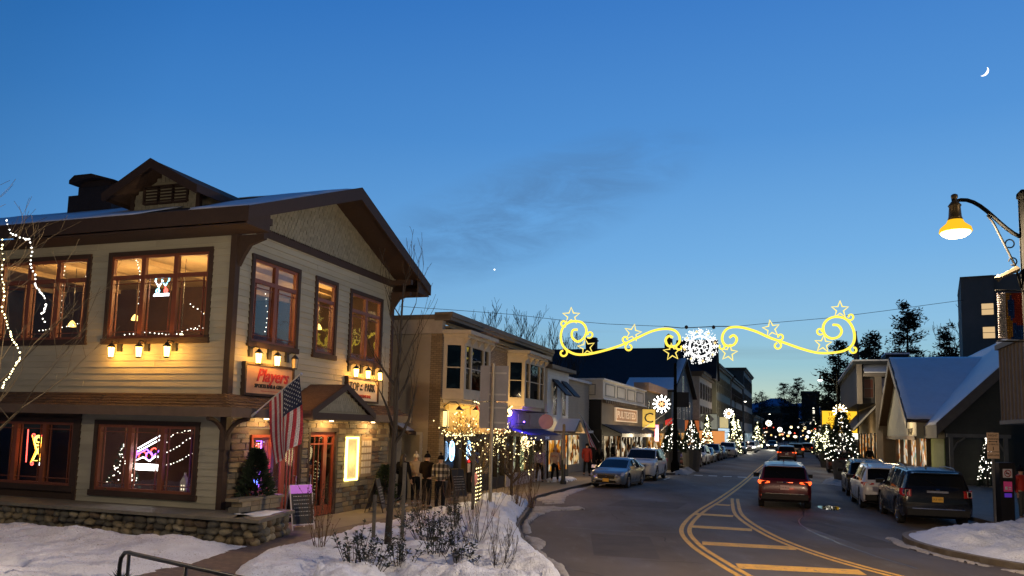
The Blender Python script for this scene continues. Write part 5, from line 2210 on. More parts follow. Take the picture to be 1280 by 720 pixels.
M.build('lens', EM('violet lens', (.25, .1, 1), 10), t)
light('flood', (-.3, -.1, .15), 60, (.10, .05, 1), .1, t)
t = thing('hanging_disc_sign', 'round brown wooden sign hanging over the blue awning of the brick building', 'sign', tuple(br.matrix_basis @ Vector((9.75, -1.15, 2.98))), th2)
M = MB()
M.tube([(-.03, 0, 0), (.03, 0, 0)], .36, 16)
M.build('disc', P('round sign brown', (.20, .11, .05), .7, emit=(1, .5, .2), es=.03), t)
M = MB()
M.tube([(0, 1.0, .42), (0, -.1, .42)], .02, 5)
M.build('bracket', IRON, t)
# oval snowflake neon signs in the first shop window
for k, (a, z, w_) in enumerate(((1.15, 1.72, .20), (2.83, 1.72, .20))):
 t = thing('window_neon', ['large pale blue oval neon sign in the first brick shop window', 'narrow pale blue oval neon sign right of the yellow lit door'][k], 'neon sign', tuple(br.matrix_basis @ Vector((a, -.02, z))), th2)
 M = MB()
 M.tube([(w_ * math.cos(rad(q)), 0, .36 * math.sin(rad(q))) for q in range(0, 360, 24)], .03, 5, closed=True)
 M.build('rim_tube', EM('pale blue neon', (.35, .65, 1), 5), t)
 M = MB()
 M.box(-w_ * .8, w_ * .8, -.0, .02, -.30, .30)
 M.build('panel', EM('pale blue panel', (.35, .6, 1), 1.6), t)
 M = MB()
 for q in range(6):
  M.tube([(0, -.01, .05 * q - .13), (.10 * math.cos(q * 1.1), -.01, .05 * q - .13 + .10 * math.sin(q * 1.1))], .018, 4)
 M.build('snowflake', EM('white neon flake', (.9, .95, 1), 5), t)
string_lights('row of warm bulbs along the top of the first brick shop window', (0, 0, 0), 0,
         [[tuple(br.matrix_basis @ Vector((.5, -.05, 2.30))), tuple(br.matrix_basis @ Vector((3.4, -.05, 2.30)))]], .12, .03, YBULB)
t = thing('window_posters', 'red open sign above a white poster in the brick shop doorway', 'poster', tuple(br.matrix_basis @ Vector((2.85, -.04, 1.1))), th2)
M = MB()
M.box(-.14, .14, -.01, .01, -.25, .1)
M.build('paper', P('white poster', (.6, .5, .4), .8, nz=(9, .35)), t)
M = MB()
M.box(-.10, .10, -.012, .01, .14, .36)
M.build('red_sign', EM('red sign glow', (1, .04, .03), 1.6), t)
t = thing('number_sticker', 'white house number 20 on the dark brick shop door', 'number', tuple(br.matrix_basis @ Vector((4.2, -.01, 1.15))), th2)
text_mesh('digits', '20', .26, P('white print', (.6, .6, .6), .6), t, face_matrix((0, 0, 0), (1, 0), (0, -1)), .003)
# wall lamps throwing yellow light on the band
for k, (a, z) in enumerate(((.3, 3.35), (2.0, 3.4), (3.6, 3.3), (5.6, 3.3))):
 t = thing('gooseneck_lamp', ['gooseneck lamp on the corner pier of the brick building', 'black gooseneck lamp behind the small flag', 'gooseneck lamp over the middle of the yellow band', 'gooseneck lamp at the far end of the yellow band'][k],
         'lamp', tuple(br.matrix_basis @ Vector((a, 0, z))), th2, 'gooseneck lamps over the yellow band')
 M = MB()
 M.tube([(0, 0, 0), (0, -.25, .18), (0, -.5, .18), (0, -.62, .05)], .018, 5)
 M.build('arm', IRON, t)
 M = MB()
 M.lathe((0, -.62, -.08), [(.14, -.04), (.10, .02), (.03, .10)], 10)
 M.build('shade', IRON, t)
 light('lamp_light', (0, -.60, -.2), 55, (1, .62, .18), .06, t)
t = thing('wall_lantern', 'square yellow lantern on the corner pier of the brick building', 'lantern', tuple(br.matrix_basis @ Vector((.22, -.1, 2.9))), th2, 'lanterns on the brick building')
M = MB()
M.box(-.11, .11, -.1, .02, -.28, .28)
M.build('lantern_glass', EM('square lantern glow', (1, .7, .25), 2.2), t)
M = MB()
M.box(-.13, .13, -.13, .04, .281, .33)
M.box(-.13, .13, -.13, .04, -.33, -.281)
M.box(-.012, .012, -.125, -.101, -.28, .28)
M.build('frame', IRON, t)
us_flag('small furled national flag hanging on a short pole over the first brick shop window', tuple(br.matrix_basis @ Vector((1.9, -.1, 3.25))), tuple(br.matrix_basis @ Vector((1.6, -1.5, 3.75))), .9, 1.05, (.35, .2, -1), seed=2.2, n=14, spread=.3)
# side door and lean-to with snowy top in the gap
M = MB()
F2s.box(M, .75, 1.5, 0, 2.3, -.1, -.03)
M.build('side_door', P('brown plank door', (.075, .045, .03), .7, bump=(12, .5)), br)
M = MB()
F2s.box(M, .65, .75, 0, 2.4, -.02, .05)
F2s.box(M, 1.5, 1.66, 0, 2.4, -.02, .05)
F2s.box(M, .75, 1.5, 2.3, 2.4, -.02, .05)
M.build('door_frame', P('white door frame', (.45, .43, .42), .6), br)
t = thing('lean_to_roof', 'small dark lean-to roof with a strip of snow between the two buildings', 'roof', tuple(br.matrix_basis @ Vector((-.02, 2.2, 2.3))), th2 + PI / 2)
M = MB()
M.hexa([(-1.3, -.0, .0), (.4, 0, .9), (.4, .7, .9), (-1.3, .7, .0), (-1.3, 0, .1), (.4, 0, 1.0), (.4, .7, 1.0), (-1.3, .7, .1)])
recalc(M.build('roof_slab', SHNG, t))
M = MB()
M.hexa([(-1.2, -.02, .1), (-.3, -.02, .58), (-.3, .6, .58), (-1.2, .6, .1), (-1.2, -.02, .17), (-.3, -.02, .65), (-.3, .6, .65), (-1.2, .6, .17)])
recalc(M.build('snow_strip', SNOW, t))

# ================================================================== the rest of the left side of the street
ths = math.atan2(1, SL_)
AMB = litpanel('amber shop interior', ['ffae45', 'f59a30', 'ffd79a', '7a3c10', 'fff0c8', 'd06a20'], .8, 3.2)
MIX = litpanel('bright shop interior', ['fff2d8', 'ffd08a', 'a06030', 'f8e8c8', '503018', 'ffe0a8', 'e8c890'], .8, 3.0)
COOLP = litpanel('cool shop interior', ['d8f0ff', 'a8d8f0', 'f0ffff', '80a0b0'], .9, 2.0)
NAVY = P('navy awning', (.012, .016, .03), .7)

def bld(name, lb, y0, c, L_, D, H, wmat, ang=None, x0=None):
 t = thing(name, lb, 'building', (LX(y0, c) if x0 is None else x0, y0, 0), ang or ths)
 return t, Fr((0, 0, 0), (1, 0), (0, -1)), Fr((0, 0, 0), (0, 1), (-1, 0))

def far_window(t, F, s0, s1, z0, z1, fm, gm, cas=.08, mull=True, dp=.05):
 M = MB()
 F.box(M, s0 - cas, s0, z0 - cas, z1 + cas, 0, dp)
 F.box(M, s1, s1 + cas, z0 - cas, z1 + cas, 0, dp)
 F.box(M, s0, s1, z1, z1 + cas, 0, dp)
 F.box(M, s0, s1, z0 - cas, z0, 0, dp + .03)
 if mull:
  F.box(M, s0, s1, (z0 + z1) / 2 - .03, (z0 + z1) / 2 + .03, 0, dp - .01)
 w_ = M.build('window', fm, t)
 M = MB()
 F.box(M, s0, s1, z0, z1, .004, .012)
 M.build('pane', gm, w_)
 return w_

PANE = P('dark window glass', (.015, .018, .022), .25, spec=.5, nz=(1, 0))
# narrow white clapboard shop
WCL = P('white clapboard', (.78, .78, .76), .75, nz=(1.2, .07))
t, F, Fs = bld('white_clapboard_building', 'narrow white clapboard building with two dark awnings upstairs beside the brick building', 40.75, -13.35, 3.6, 7, 6, WCL)
M = MB()
M.box(0, 4.0, .02, 7, 0, 5.85)
M.build('body', WCL, t)
M = MB()
F.clap(M, 0, 4.0, 2.7, 5.85, [], exp=.16, d0=-.02)
Fs.clap(M, 0, 7, 2.7, 5.85, [], exp=.16, d0=0)
M.build('siding', WCL, t, kind='stuff')
M = MB()
M.box(-.3, 4.35, -.35, 7, 5.85, 6.05)
M.build('roof', GREYT, t)
for a in (.9, 2.6):
 far_window(t, F, a, a + .7, 3.4, 5.2, WHT, PANE)
 M = MB()
 M.hexa([(a - .2, -.04, 5.2), (a + .9, -.04, 5.2), (a + .9, -.8, 4.45), (a - .2, -.8, 4.45), (a - .2, -.04, 5.35), (a + .9, -.04, 5.35), (a + .9, -.85, 4.5), (a - .2, -.85, 4.5)])
 recalc(M.build('window_awning', NAVY, t))
M = MB()
F.box(M, .2, 3.8, .4, 2.3, -.02, .03)
M.build('shop_window', AMB, t)
M = MB()
for a in (.1, 1.3, 2.5, 3.75):
 F.box(M, a, a + .12, 0, 2.5, 0, .08)
F.box(M, .1, 3.87, 2.3, 2.5, .0, .1)
F.box(M, .1, 3.87, 0, .4, 0, .1)
M.build('shopfront', BLKW, t)
light('shop_glow', (2, -1.3, 1.9), 90, (1, .7, .35), .4, t)
t = thing('snowy_entry_hood', 'little gabled entry hood with a snowy roof lit from beneath', 'porch', (LX(41.2, -13.1), 41.2, 2.45), ths)
M = MB()
for s in (-1, 1):
 M.hexa([(.9 + s * 1.0, -1.2, 0), (.9, -1.2, .62), (.9, 0, .62), (.9 + s * 1.0, 0, 0), (.9 + s * 1.0, -1.2, .08), (.9, -1.2, .7), (.9, 0, .7), (.9 + s * 1.0, 0, .08)])
recalc(M.build('hood_roof', GREYT, t))
M = MB()
for s in (-1, 1):
 M.hexa([(.9 + s * .98, -1.15, .085), (.9, -1.15, .71), (.9, 0, .71), (.9 + s * .98, 0, .085), (.9 + s * .98, -1.15, .15), (.9, -1.15, .78), (.9, 0, .78), (.9 + s * .98, 0, .15)])
recalc(M.build('hood_snow', SNOW, t))
M = MB()
M.prism([(.1, -1.1, .05), (1.7, -1.1, .05), (.9, -1.1, .55)], (0, .05, 0))
M.build('hood_gable', P('ochre gable', (.4, .25, .08), .7), t)
# recessed grey link
t, F, Fs = bld('grey_link_building', 'recessed grey clapboard building between the white one and the dark shop', 45.0, -14.2, 6, 5, 5.6, SIDG)
M = MB()
M.box(0, 7.4, 0, 5, 0, 5.7)
M.build('body', SIDG, t)
M = MB()
F.clap(M, 0, 7.4, .5, 5.7, [(1, 5, .5, 2.3)], exp=.18)
M.build('siding', SIDG, t, kind='stuff')
M = MB()
F.box(M, 1, 5, .5, 2.3, 0, .03)
M.build('shop_window', MIX, t)
M = MB()
M.box(-.1, 7.4, -.2, 5, 5.7, 5.85)
M.box(.8, 5.2, -.9, 0, 2.45, 2.6)
M.build('roof_edge', P('snowy ledge', (.6, .6, .62), .7), t)

# dark corner shop with white parapet
t, F, Fs = bld('dark_corner_shop', 'low dark shop with pale panelled parapet, lit carved sign and black striped awning', 51.9, -13.35, 15.2, 6, 6, None)
BRN = P('brown shop wall', (.14, .10, .07), .7, nz=(2, .15))
CRM2 = P('off white parapet', (.72, .66, .56), .7, nz=(2, .1))
M = MB()
M.box(0, 15.2, 0.02, 8, 0, 4.7)
M.build('body', P('black side wall', (.015, .015, .017), .7), t)
M = MB()
F.box(M, .0, 15.2, 3.0, 4.7, -.02, .03)
M.build('sign_wall', BRN, t)
M = MB()
M.box(0, 15.2, -.1, 8, 4.82, 6.05)
M.build('parapet', CRM2, t)
M = MB()
M.box(-.1, 15.3, -.22, 8.1, 6.05, 6.15)
M.box(-.08, 15.3, -.2, 8.1, 4.72, 4.82)
M.build('parapet_moulding', P('pale moulding', (.78, .75, .7), .6), t)
for k in range(4):
 a = .7 + k * 3.6
 M = MB()
 for q in ((a, a + 2.8, 5.78, 5.84), (a, a + 2.8, 4.98, 5.04)):
  F.box(M, *q, .1, .14)
 F.box(M, a, a + .07, 5.04, 5.78, .1, .14)
 F.box(M, a + 2.73, a + 2.8, 5.04, 5.78, .1, .14)
 M.build('parapet_panel', P('panel moulding', (.3, .28, .24), .7), t)
M = MB()
for q in ((.4, 6.5, 5.7, 5.76), (.4, 6.5, 5.0, 5.06)):
 Fs.box(M, *q, .0, .04)
Fs.box(M, .4, .47, 5.06, 5.7, .0, .04)
M.build('parapet_panel', P('panel moulding', (.3, .28, .24), .7), t)
M = MB()
for k in range(26):
 F.box(M, .2 + k * .58, .42 + k * .58, 4.5, 4.72, .03, .28)
M.build('corbels', BRN, t, kind='stuff')
M = MB()
M.hexa([(.2, -.03, 3.0), (15, -.03, 3.0), (15, -1.35, 2.42), (.2, -1.35, 2.42), (.2, -.03, 3.06), (15, -.03, 3.06), (15, -1.38, 2.47), (.2, -1.38, 2.47)])
M.box(.2, 15, -1.39, -1.36, 2.22, 2.46)
recalc(M.build('awning', P('black awning', (.02, .02, .022), .6), t))
M = MB()
for k in range(25):
 a = .25 + k * .6
 M.hexa([(a, -.04, 3.06), (a + .1, -.04, 3.06), (a + .1, -1.385, 2.475), (a, -1.385, 2.475), (a, -.04, 3.075), (a + .1, -.04, 3.075), (a + .1, -1.385, 2.49), (a, -1.385, 2.49)])
recalc(M.build('awning_stripes', P('grey stripe', (.14, .13, .12), .7), t, kind='stuff'))
M = MB()
F.box(M, .6, 15, .5, 2.25, .0, .03)
M.build('shop_windows_glow', litpanel('dark corner shop display', ['1c1410', 'ffe0b0', '2c1c12', 'd8c8a8', '1a120e', '8a5a30', 'fff6e0', '201410'], .75, 2.6), t)
M = MB()
for k in range(9):
 F.box(M, .4 + k * 1.8, .62 + k * 1.8, 0, 2.25, .03, .1)
F.box(M, .4, 15.1, 0, .5, .03, .11)
M.build('shopfront', BLKW, t)
M = MB()
Fs.box(M, 1.0, 3.8, .4, 2.3, .0, .03)
M.build('side_window_glow', AMB, t)
M = MB()
for a in (.0, 1.0, 2.2, 3.0, 3.8):
 Fs.box(M, a - .1, a + .1, 0, 2.6, .0, .1)
Fs.box(M, -.1, 3.9, 2.3, 2.7, .03, .11)
M.build('side_frame', BLKW, t)
light('shop_glow', (4, -1.9, 2.2), 260, (1, .8, .5), .5, t)
light('shop_glow', (11, -1.9, 2.2), 260, (1, .8, .5), .5, t)
s = thing('carved_shop_sign', 'long carved wooden shop sign with pale border on the brown wall above the striped awning', 'sign', tuple(t.matrix_basis @ Vector((7.6, -.06, 3.82))), ths)
M = MB()
M.box(-3.7, 3.7, -.08, 0, -.42, .42)
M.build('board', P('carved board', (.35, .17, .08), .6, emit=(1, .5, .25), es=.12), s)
M = MB()
M.box(-3.9, 3.9, -.12, 0, .421, .50)
M.box(-3.9, 3.9, -.12, 0, -.50, -.421)
M.box(-3.9, -3.701, -.12, 0, -.42, .42)
M.box(3.701, 3.9, -.12, 0, -.42, .42)
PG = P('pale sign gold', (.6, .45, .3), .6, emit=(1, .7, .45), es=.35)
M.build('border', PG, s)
text_mesh('lettering', 'PULTESTED', .72, PG, s, face_matrix((0, -.09, -.02), (1, 0), (0, -1)), .01, 0, .01, xs=1.85)

us_flag('striped national flag leaning from the dark shop front beside the red jacket', (LX(50.0, -13.0), 50.0, 1.9), (LX(50.0, -13.0) - 1.5, 47.2, 3.6), 1.1, 2.0, (.42, .1, -1), seed=1.2, n=14, spread=.25)

# big dark roofed house behind with chimneys
t = thing('big_roofed_house', 'large house with a long black roof and brick chimneys rising behind the low shops', 'building', (2.0, 88.6, 0), ths - PI / 2)
SLT = P('black slate roof', (.02, .02, .025), .7, nz=(1.5, .2))
NAVW = P('navy clapboard', (.11, .14, .19), .8, nz=(1.0, .12))
M = MB()
M.box(0, 13, 0, 9, 0, 7.6)
M.box(13, 16, 1, 9, 0, 7.6)
M.build('body', NAVW, t)
M = MB()
Ff = Fr((0, 0, 0), (1, 0), (0, -1))
Ff.clap(M, 0, 13, 4.0, 7.6, [], exp=.22)
M.build('siding', NAVW, t, kind='stuff')
M = MB()
M.prism([(-1.6, -1.2, 7.5), (16.6, -1.2, 7.5), (16.6, 4.5, 12.1), (1.2, 4.5, 12.1)], (0, .02, .16))
M.prism([(-1.6, 10.2, 7.5), (16.6, 10.2, 7.5), (16.6, 4.5, 12.1), (1.2, 4.5, 12.1)], (0, -.02, .16))
M.prism([(-1.6, -1.2, 7.5), (-1.6, 10.2, 7.5), (1.2, 4.5, 12.1)], (.1, 0, .16))
recalc(M.build('roof', SLT, t))
M = MB()
M.box(5.6, 6.8, 4.2, 5.2, 11.5, 13.6)
M.box(5.5, 6.9, 4.1, 5.3, 13.2, 13.35)
M.build('chimney', P('dark brick chimney', (.05, .03, .025), .85), t)
M = MB()
M.box(14.9, 15.7, 4.2, 5.0, 11.5, 13.3)
M.lathe((15.3, 4.6, 13.3), [(.2, 0), (.2, .3), (.3, .35), (.05, .6)], 8)
M.build('chimney', P('dark brick chimney', (.05, .03, .025), .85), t)
M = MB()
M.tube([(4.0, 4.5, 12), (4.0, 4.5, 13.7)], .03, 4)
M.tube([(3.0, 4.5, 13.6), (5.0, 4.5, 13.75)], .02, 4)
M.tube([(3.4, 4.2, 13.3), (3.4, 4.8, 13.7)], .02, 4)
M.build('aerial', IRON, t)
M = MB()
M.box(1.0, 1.7, .3, 1.0, 8.2, 9.3)
M.build('roof_vent', P('grey vent', (.12, .12, .13), .7), t)

def gabled(lb, y0, c, W_, D, eave, peak, wmat, rmat, wins, shop, name='gabled_house', snow=True, ov=.5, extras=None):
 """gable end faces the street"""
 t, F, Fs = bld(name, lb, y0, c, W_, D, eave, wmat)
 M = MB()
 M.prism([(0, 0, 0), (W_, 0, 0), (W_, 0, eave), (W_ / 2, 0, peak), (0, 0, eave)], (0, D, 0))
 M.build('body', wmat, t)
 M = MB()
 F.clap(M, 0, W_, 3.2, eave, [], exp=.22)
 Fs.clap(M, 0, D, 3.2, eave, [], exp=.22)
 M.build('siding', wmat, t, kind='stuff')
 sl = (peak - eave) / (W_ / 2)
 M = MB()
 for s in (-1, 1):
  xe = W_ / 2 + s * (W_ / 2 + ov)
  ze = peak - sl * (W_ / 2 + ov)
  M.hexa([(xe, -ov, ze), (W_ / 2, -ov, peak), (W_ / 2, D, peak), (xe, D, ze), (xe, -ov, ze + .2), (W_ / 2, -ov, peak + .2), (W_ / 2, D, peak + .2), (xe, D, ze + .2)])
 recalc(M.build('roof', rmat, t))
 if snow:
  M = MB()
  xe = -ov
  ze = peak - sl * (W_ / 2 + ov) + .21
  M.hexa([(xe + .1, -ov + .1, ze), (W_ / 2 - .1, -ov + .1, peak + .12), (W_ / 2 - .1, D, peak + .12), (xe + .1, D, ze), (xe + .1, -ov + .1, ze + .08), (W_ / 2 - .1, -ov + .1, peak + .22), (W_ / 2 - .1, D, peak + .22), (xe + .1, D, ze + .08)])
  recalc(M.build('roof_snow', SNOW, t))
 for q in wins:
  far_window(t, F, *q, P('white casing', (.8, .8, .78), .6), PANE)
 M = MB()
 F.box(M, .4, W_ - .4, .5, 2.6, 0, .03)
 M.build('shop_window', shop, t)
 M = MB()
 for a in (.25, W_ * .35, W_ * .65, W_ - .45):
  F.box(M, a, a + .2, 0, 2.9, .0, .12)
 F.box(M, .2, W_ - .2, 2.6, 3.0, 0, .2)
 M.build('shopfront', BLKW, t)
 return t

# small tan shop with wooden fascia just past the corner shop
t, F, Fs = bld('tan_shop', 'small shop with bright yellow hanging sign between the corner shop and the grey gabled house', 66.8, -13.35, 9, 7, 6, None)
M = MB()
M.box(0, 10, 0, 7, 0, 6.2)
M.build('body', P('slate siding', (.13, .14, .15), .8), t)
M = MB()
M.box(-.1, 10, -.3, 1, 6.2, 6.9)
M.build('parapet', P('peach fascia', (.6, .38, .24), .7), t)
M = MB()
F.box(M, .5, 9.5, .5, 2.5, 0, .03)
M.build('shop_window', AMB, t)
M = MB()
for a in (.3, 3.2, 6.2, 9.4):
 F.box(M, a, a + .25, 0, 3.6, 0, .14)
F.box(M, .2, 9.8, 2.5, 2.9, 0, .2)
M.build('shopfront', P('ochre pilaster', (.35, .24, .08), .7), t)
for a in (1.2, 4.0, 6.8):
 far_window(t, F, a, a + 1.0, 3.7, 5.4, GREYT, PANE)
light('shop_glow', (3, -1.6, 3.6), 130, (1, .66, .25), .5, t)
gabled('dark grey gabled house with white framed upper windows and snow on its near roof slope', 80.0, -13.3, 17, 5, 7.0, 10.9, P('blue grey clapboard', (.12, .15, .17), .8, nz=(1, .1)), SLT,
       [(3.2, 4.2, 4.2, 6.2), (5.2, 6.2, 4.2, 6.2), (8.5, 9.6, 4.2, 6.2), (11.0, 12.1, 4.2, 6.2), (13.6, 14.7, 4.2, 6.2), (8.0, 9.2, 7.3, 9.0), (2.0, 2.9, 3.3, 4.0)], AMB)

# the tall row
def row(lb, y0, L_, H, wmat, floors, n, ww, cas, name='row_building', corn=None, shop=None, flat=.5, c=-13.35, zf=3.8, roofx=None, D=14):
 t, F, Fs = bld(name, lb, y0, c, L_, D, H, wmat)
 M = MB()
 M.box(0, L_, 0, D, 0, H)
 M.build('body', wmat, t)
 M = MB()
 M.box(-.3, L_ + .1, -.6, D, H, H + .35)
 M.box(-.15, L_ + .05, -.35, D, H - .35, H)
 M.build('cornice', corn or GREYT, t)
 fh = (H - .6 - zf) / floors
 for f in range(floors):
  z = zf + f * fh + .5
  for k in range(n):
   a = L_ * (k + .5) / n - ww / 2
   far_window(t, F, a, a + ww, z, z + fh * .62, cas, PANE, cas=.12, dp=.12)
  for k in range(2):
   a = 2 + k * 4.5
   far_window(t, Fs, a, a + ww, z, z + fh * .62, cas, PANE, cas=.12, dp=.12)
 M = MB()
 F.box(M, .6, L_ - .6, .6, 2.9, 0, .04)
 M.build('shop_window', shop or AMB, t)
 M = MB()
 k = max(2, int(L_ / 4))
 for i in range(k + 1):
  a = .3 + (L_ - .9) * i / k
  F.box(M, a, a + .3, 0, 3.0, .0, .15)
 F.box(M, .2, L_ - .2, 2.9, 3.4, .0, .2)
 F.box(M, .2, L_ - .2, 0, .6, .0, .14)
 M.build('shopfront', BLKW, t)
 return t, F

GW = P('pale grey casing', (.28, .28, .27), .7)
t, F = row('cream three storey victorian building with steep dark turret roof', 103, 15.5, 10.6, P('cream stucco', (.62, .54, .44), .8), 2, 5, 1.2, GREYT, shop=MIX)
M = MB()
M.prism([(-.5, -.8, 10.9), (9.5, -.8, 10.9), (8.4, 4, 14.2), (2.5, 4, 14.2)], (0, .1, .1))
M.prism([(-.5, -.8, 10.9), (-.5, 12, 10.9), (2.5, 8, 14.2), (2.5, 4, 14.2)], (.1, 0, .1))
recalc(M.build('mansard_roof', SLT, t))
M = MB()
M.prism([(10.2, -.9, 10.6), (15.6, -.9, 10.6), (12.9, -.9, 16.2)], (0, 6, 0))
recalc(M.build('front_gable', P('cream gable', (.25, .22, .18), .8), t))
M = MB()
M.hexa([(9.9, -1.2, 10.6), (12.9, -1.2, 16.7), (12.9, 5, 16.7), (9.9, 5, 10.6), (10.15, -1.2, 10.6), (12.9, -1.2, 16.3), (12.9, 5, 16.3), (10.15, 5, 10.6)])
M.hexa([(15.9, -1.2, 10.6), (12.9, -1.2, 16.7), (12.9, 5, 16.7), (15.9, 5, 10.6), (15.65, -1.2, 10.6), (12.9, -1.2, 16.3), (12.9, 5, 16.3), (15.65, 5, 10.6)])
recalc(M.build('gable_roof', SLT, t))
row('olive three storey building with heavy cornice', 124, 27, 13.6, P('olive clapboard', (.26, .27, .19), .8, nz=(.6, .1)), 2, 9, 1.3, P('olive casing', (.2, .21, .16), .7), shop=AMB, zf=5)
row('tan brick three storey building with tall piers', 152, 30, 13.4, P('dull tan brick', (.34, .25, .19), .8), 2, 10, 1.6, P('brown casing', (.1, .06, .04), .7), shop=AMB, zf=5)
row('tallest dark grey block at the end of the left row', 186, 34, 18.4, P('charcoal wall', (.16, .155, .15), .8), 3, 8, 1.6, P('charcoal trim', (.05, .05, .05), .7), shop=COOLP, zf=5)
row('low brown shop row beyond the tall block', 225, 60, 8.0, P('dull brown wall', (.07, .05, .04), .8), 1, 12, 1.8, GREYT, shop=AMB, zf=4)

# far end, right of the vanishing point: brick hotel blocks
def block(lb, x, y, w_, d, h, m, ang=0, wins=None, band=None, snow=False):
 t = thing('far_building', lb, 'building', (x, y, 0), ang)
 M = MB()
 M.box(0, w_, 0, d, 0, h)
 M.build('body', m, t)
 M = MB()
 M.box(-.3, w_ + .3, -.3, d, h, h + .7)
 M.build('parapet', SNOW if snow else GREYT, t)
 F = Fr((0, 0, 0), (1, 0), (0, -1))
 for q in (wins or []):
  far_window(t, F, *q[:4], GREYT, q[4] if len(q) > 4 else PANE, cas=.3, mull=False, dp=.2)
 for z in (band or []):
  M = MB()
  F.box(M, -.05, w_ + .05, z, z + 1.2, .0, .25)
  M.build('band', P('pale band', (.16, .15, .15), .8), t)
 return t

DKB = P('dark brick far', (.05, .032, .028), .85)
WL = EM('far lit window', (1, .9, .7), 1.6)
block('dark brick tower block standing far down the street beyond the lamps', 124.8, 330, 7.2, 20, 21, DKB, -.36, [(4.4, 5.2, 9, 10.6, WL), (4.4, 5.2, 12, 13.6, WL)])
block('brick wing lower than the tower block beside it', 131.6, 326, 8, 20, 16, DKB, -.36, [(2, 3, 9, 10.2, WL), (5, 6, 4, 5.2, PANE)])
block('grey office block with pale storey bands left of the brick tower', 121, 345, 8.5, 24, 15, P('grey office', (.05, .05, .05), .8), .1, [], [3, 7.2, 11.4])
block('low dark hall with snow on its roof below the brick tower', 115, 300, 13, 14, 7.5, P('near black hall', (.02, .02, .025), .8), -.2, [(4, 6, 5, 7, WL), (8, 10, 5, 7, EM('cool far window', (.7, .85, 1), 1.5)), (14, 17, 3, 5, WL)], None, True)
block('brown low building with big dark openings left of the street end', 95.3, 300, 10, 20, 10.5, P('dull taupe', (.16, .13, .11), .8), -.2, [(1.5, 8.5, 2.5, 7, PANE)])

# small hanging signs and shop awnings that colour the left pavement
def blade(nm, lb, cat, px0, Y, w_, h_, col, es, word=None, wc=None, rot=-.2, proud=.12):
 q = px(px0[0], px0[1], Y)
 t = thing(nm, lb, cat, tuple(q), rot)
 M = MB()
 M.box(-w_ / 2, w_ / 2, 0, proud, -h_ / 2, h_ / 2)
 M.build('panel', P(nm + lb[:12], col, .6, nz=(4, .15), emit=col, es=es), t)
 M = MB()
 M.box(-w_ / 2 - .06, w_ / 2 + .06, -.02, proud + .02, h_ / 2 + .005, h_ / 2 + .08)
 M.box(-w_ / 2 - .06, w_ / 2 + .06, -.02, proud + .02, -h_ / 2 - .08, -h_ / 2 - .005)
 M.build('frame', IRON, t)
 if word:
  text_mesh('lettering', word, h_ * .8, wc or BLK, t, face_matrix((0, -.01, 0), (1, 0), (0, -1)), .005)
 return t

blade('hanging_sign', 'yellow lit square sign with a dark emblem at the end of the corner shop', 'sign', (811, 523), 62, 1.0, 1.45, (.75, .50, .10), .55, 'C')
blade('hanging_sign', 'narrow pink lit sign between the yellow sign and the red pennant', 'sign', (821, 541), 62, .28, 1.3, (.8, .25, .45), .8)
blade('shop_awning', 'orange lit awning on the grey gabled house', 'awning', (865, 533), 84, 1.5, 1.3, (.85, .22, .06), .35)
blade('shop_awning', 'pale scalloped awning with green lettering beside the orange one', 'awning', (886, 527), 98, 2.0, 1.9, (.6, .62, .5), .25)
blade('shop_window_sign', 'orange glowing shop window on the cream victorian building', 'sign', (890, 548), 100, 3.2, 1.9, (.9, .35, .10), .8)
blade('shop_window_sign', 'cool white lit shop window on the olive building', 'sign', (905, 546), 112, 1.6, 2.4, (.6, .8, .95), .9)
blade('shop_window_sign', 'yellow lit upper window on the olive building', 'sign', (905, 531), 112, 1.2, 2.2, (.85, .7, .35), .6)
t = thing('red_pennant', 'dark and red pennant flags on slanting poles beside the white wreath', 'flag', tuple(px(822, 527, 62)), 0)
M = MB()
M.tube([(-1.6, 0, -.9), (.9, 0, .9)], .03, 4)
M.tube([(1.9, 0, .9), (.3, 0, -.7)], .03, 4)
M.build('poles', POLEM, t)
for q_, m_, nm in ((((.1, 0, .3), (.6, 0, .6), (.55, 0, -.1), (.2, 0, -.2)), P('dark pennant', (.03, .03, .04), .8), 'dark_cloth'), (((.6, .02, .1), (1.15, .02, .35), (1.2, .02, -.25), (.65, .02, -.3)), P('red pennant cloth', (.5, .03, .03), .8, emit=(1, .05, .05), es=.12), 'red_cloth')):
 M = MB()
 M.prism(list(q_), (0, .03, 0))
 M.build(nm, m_, t)

# ================================================================== right side of the street
RO = (25.4, 45.07, 0)
t = thing('steep_roofed_shop', 'shop with a steep snow covered roof, cross gable and warmly lit windows on the right', 'building', RO, ths)
DKG = P('dark green clapboard', (.05, .054, .045), .8, nz=(1.5, .15), bump=(15, .3))
RTR = P('grey rake board', (.12, .11, .10), .7)
CRW = P('cream gable wall', (.45, .42, .32), .7, nz=(3, .08))
GRN = P('moss green wall', (.16, .23, .06), .8)
Fq = Fr((0, 0, 0), (1, 0), (0, 1))          # street face: outward is +y
M = MB()
M.prism([(0, 0, 0), (0, -12, 0), (0, -12, 3.6), (0, -5.9, 9.5), (0, 0, 3.5)], (40, 0, 0))
M.build('body', DKG, t)
M = MB()
Fside = Fr((0, 0, 0), (0, -1), (-1, 0))
z = .3
while z < 8.8:
 a0 = max(0, z - 3.5)
 M.hexa([Fside.p(a0, z, .035), Fside.p(11.8 - a0, z, .035), Fside.p(11.8 - a0, z, 0), Fside.p(a0, z, 0), Fside.p(a0, z + .2, .008), Fside.p(11.8 - a0, z + .2, .008), Fside.p(11.8 - a0, z + .2, 0), Fside.p(a0, z + .2, 0)])
 z += .21
M.build('siding', DKG, t, kind='stuff')
M = MB()
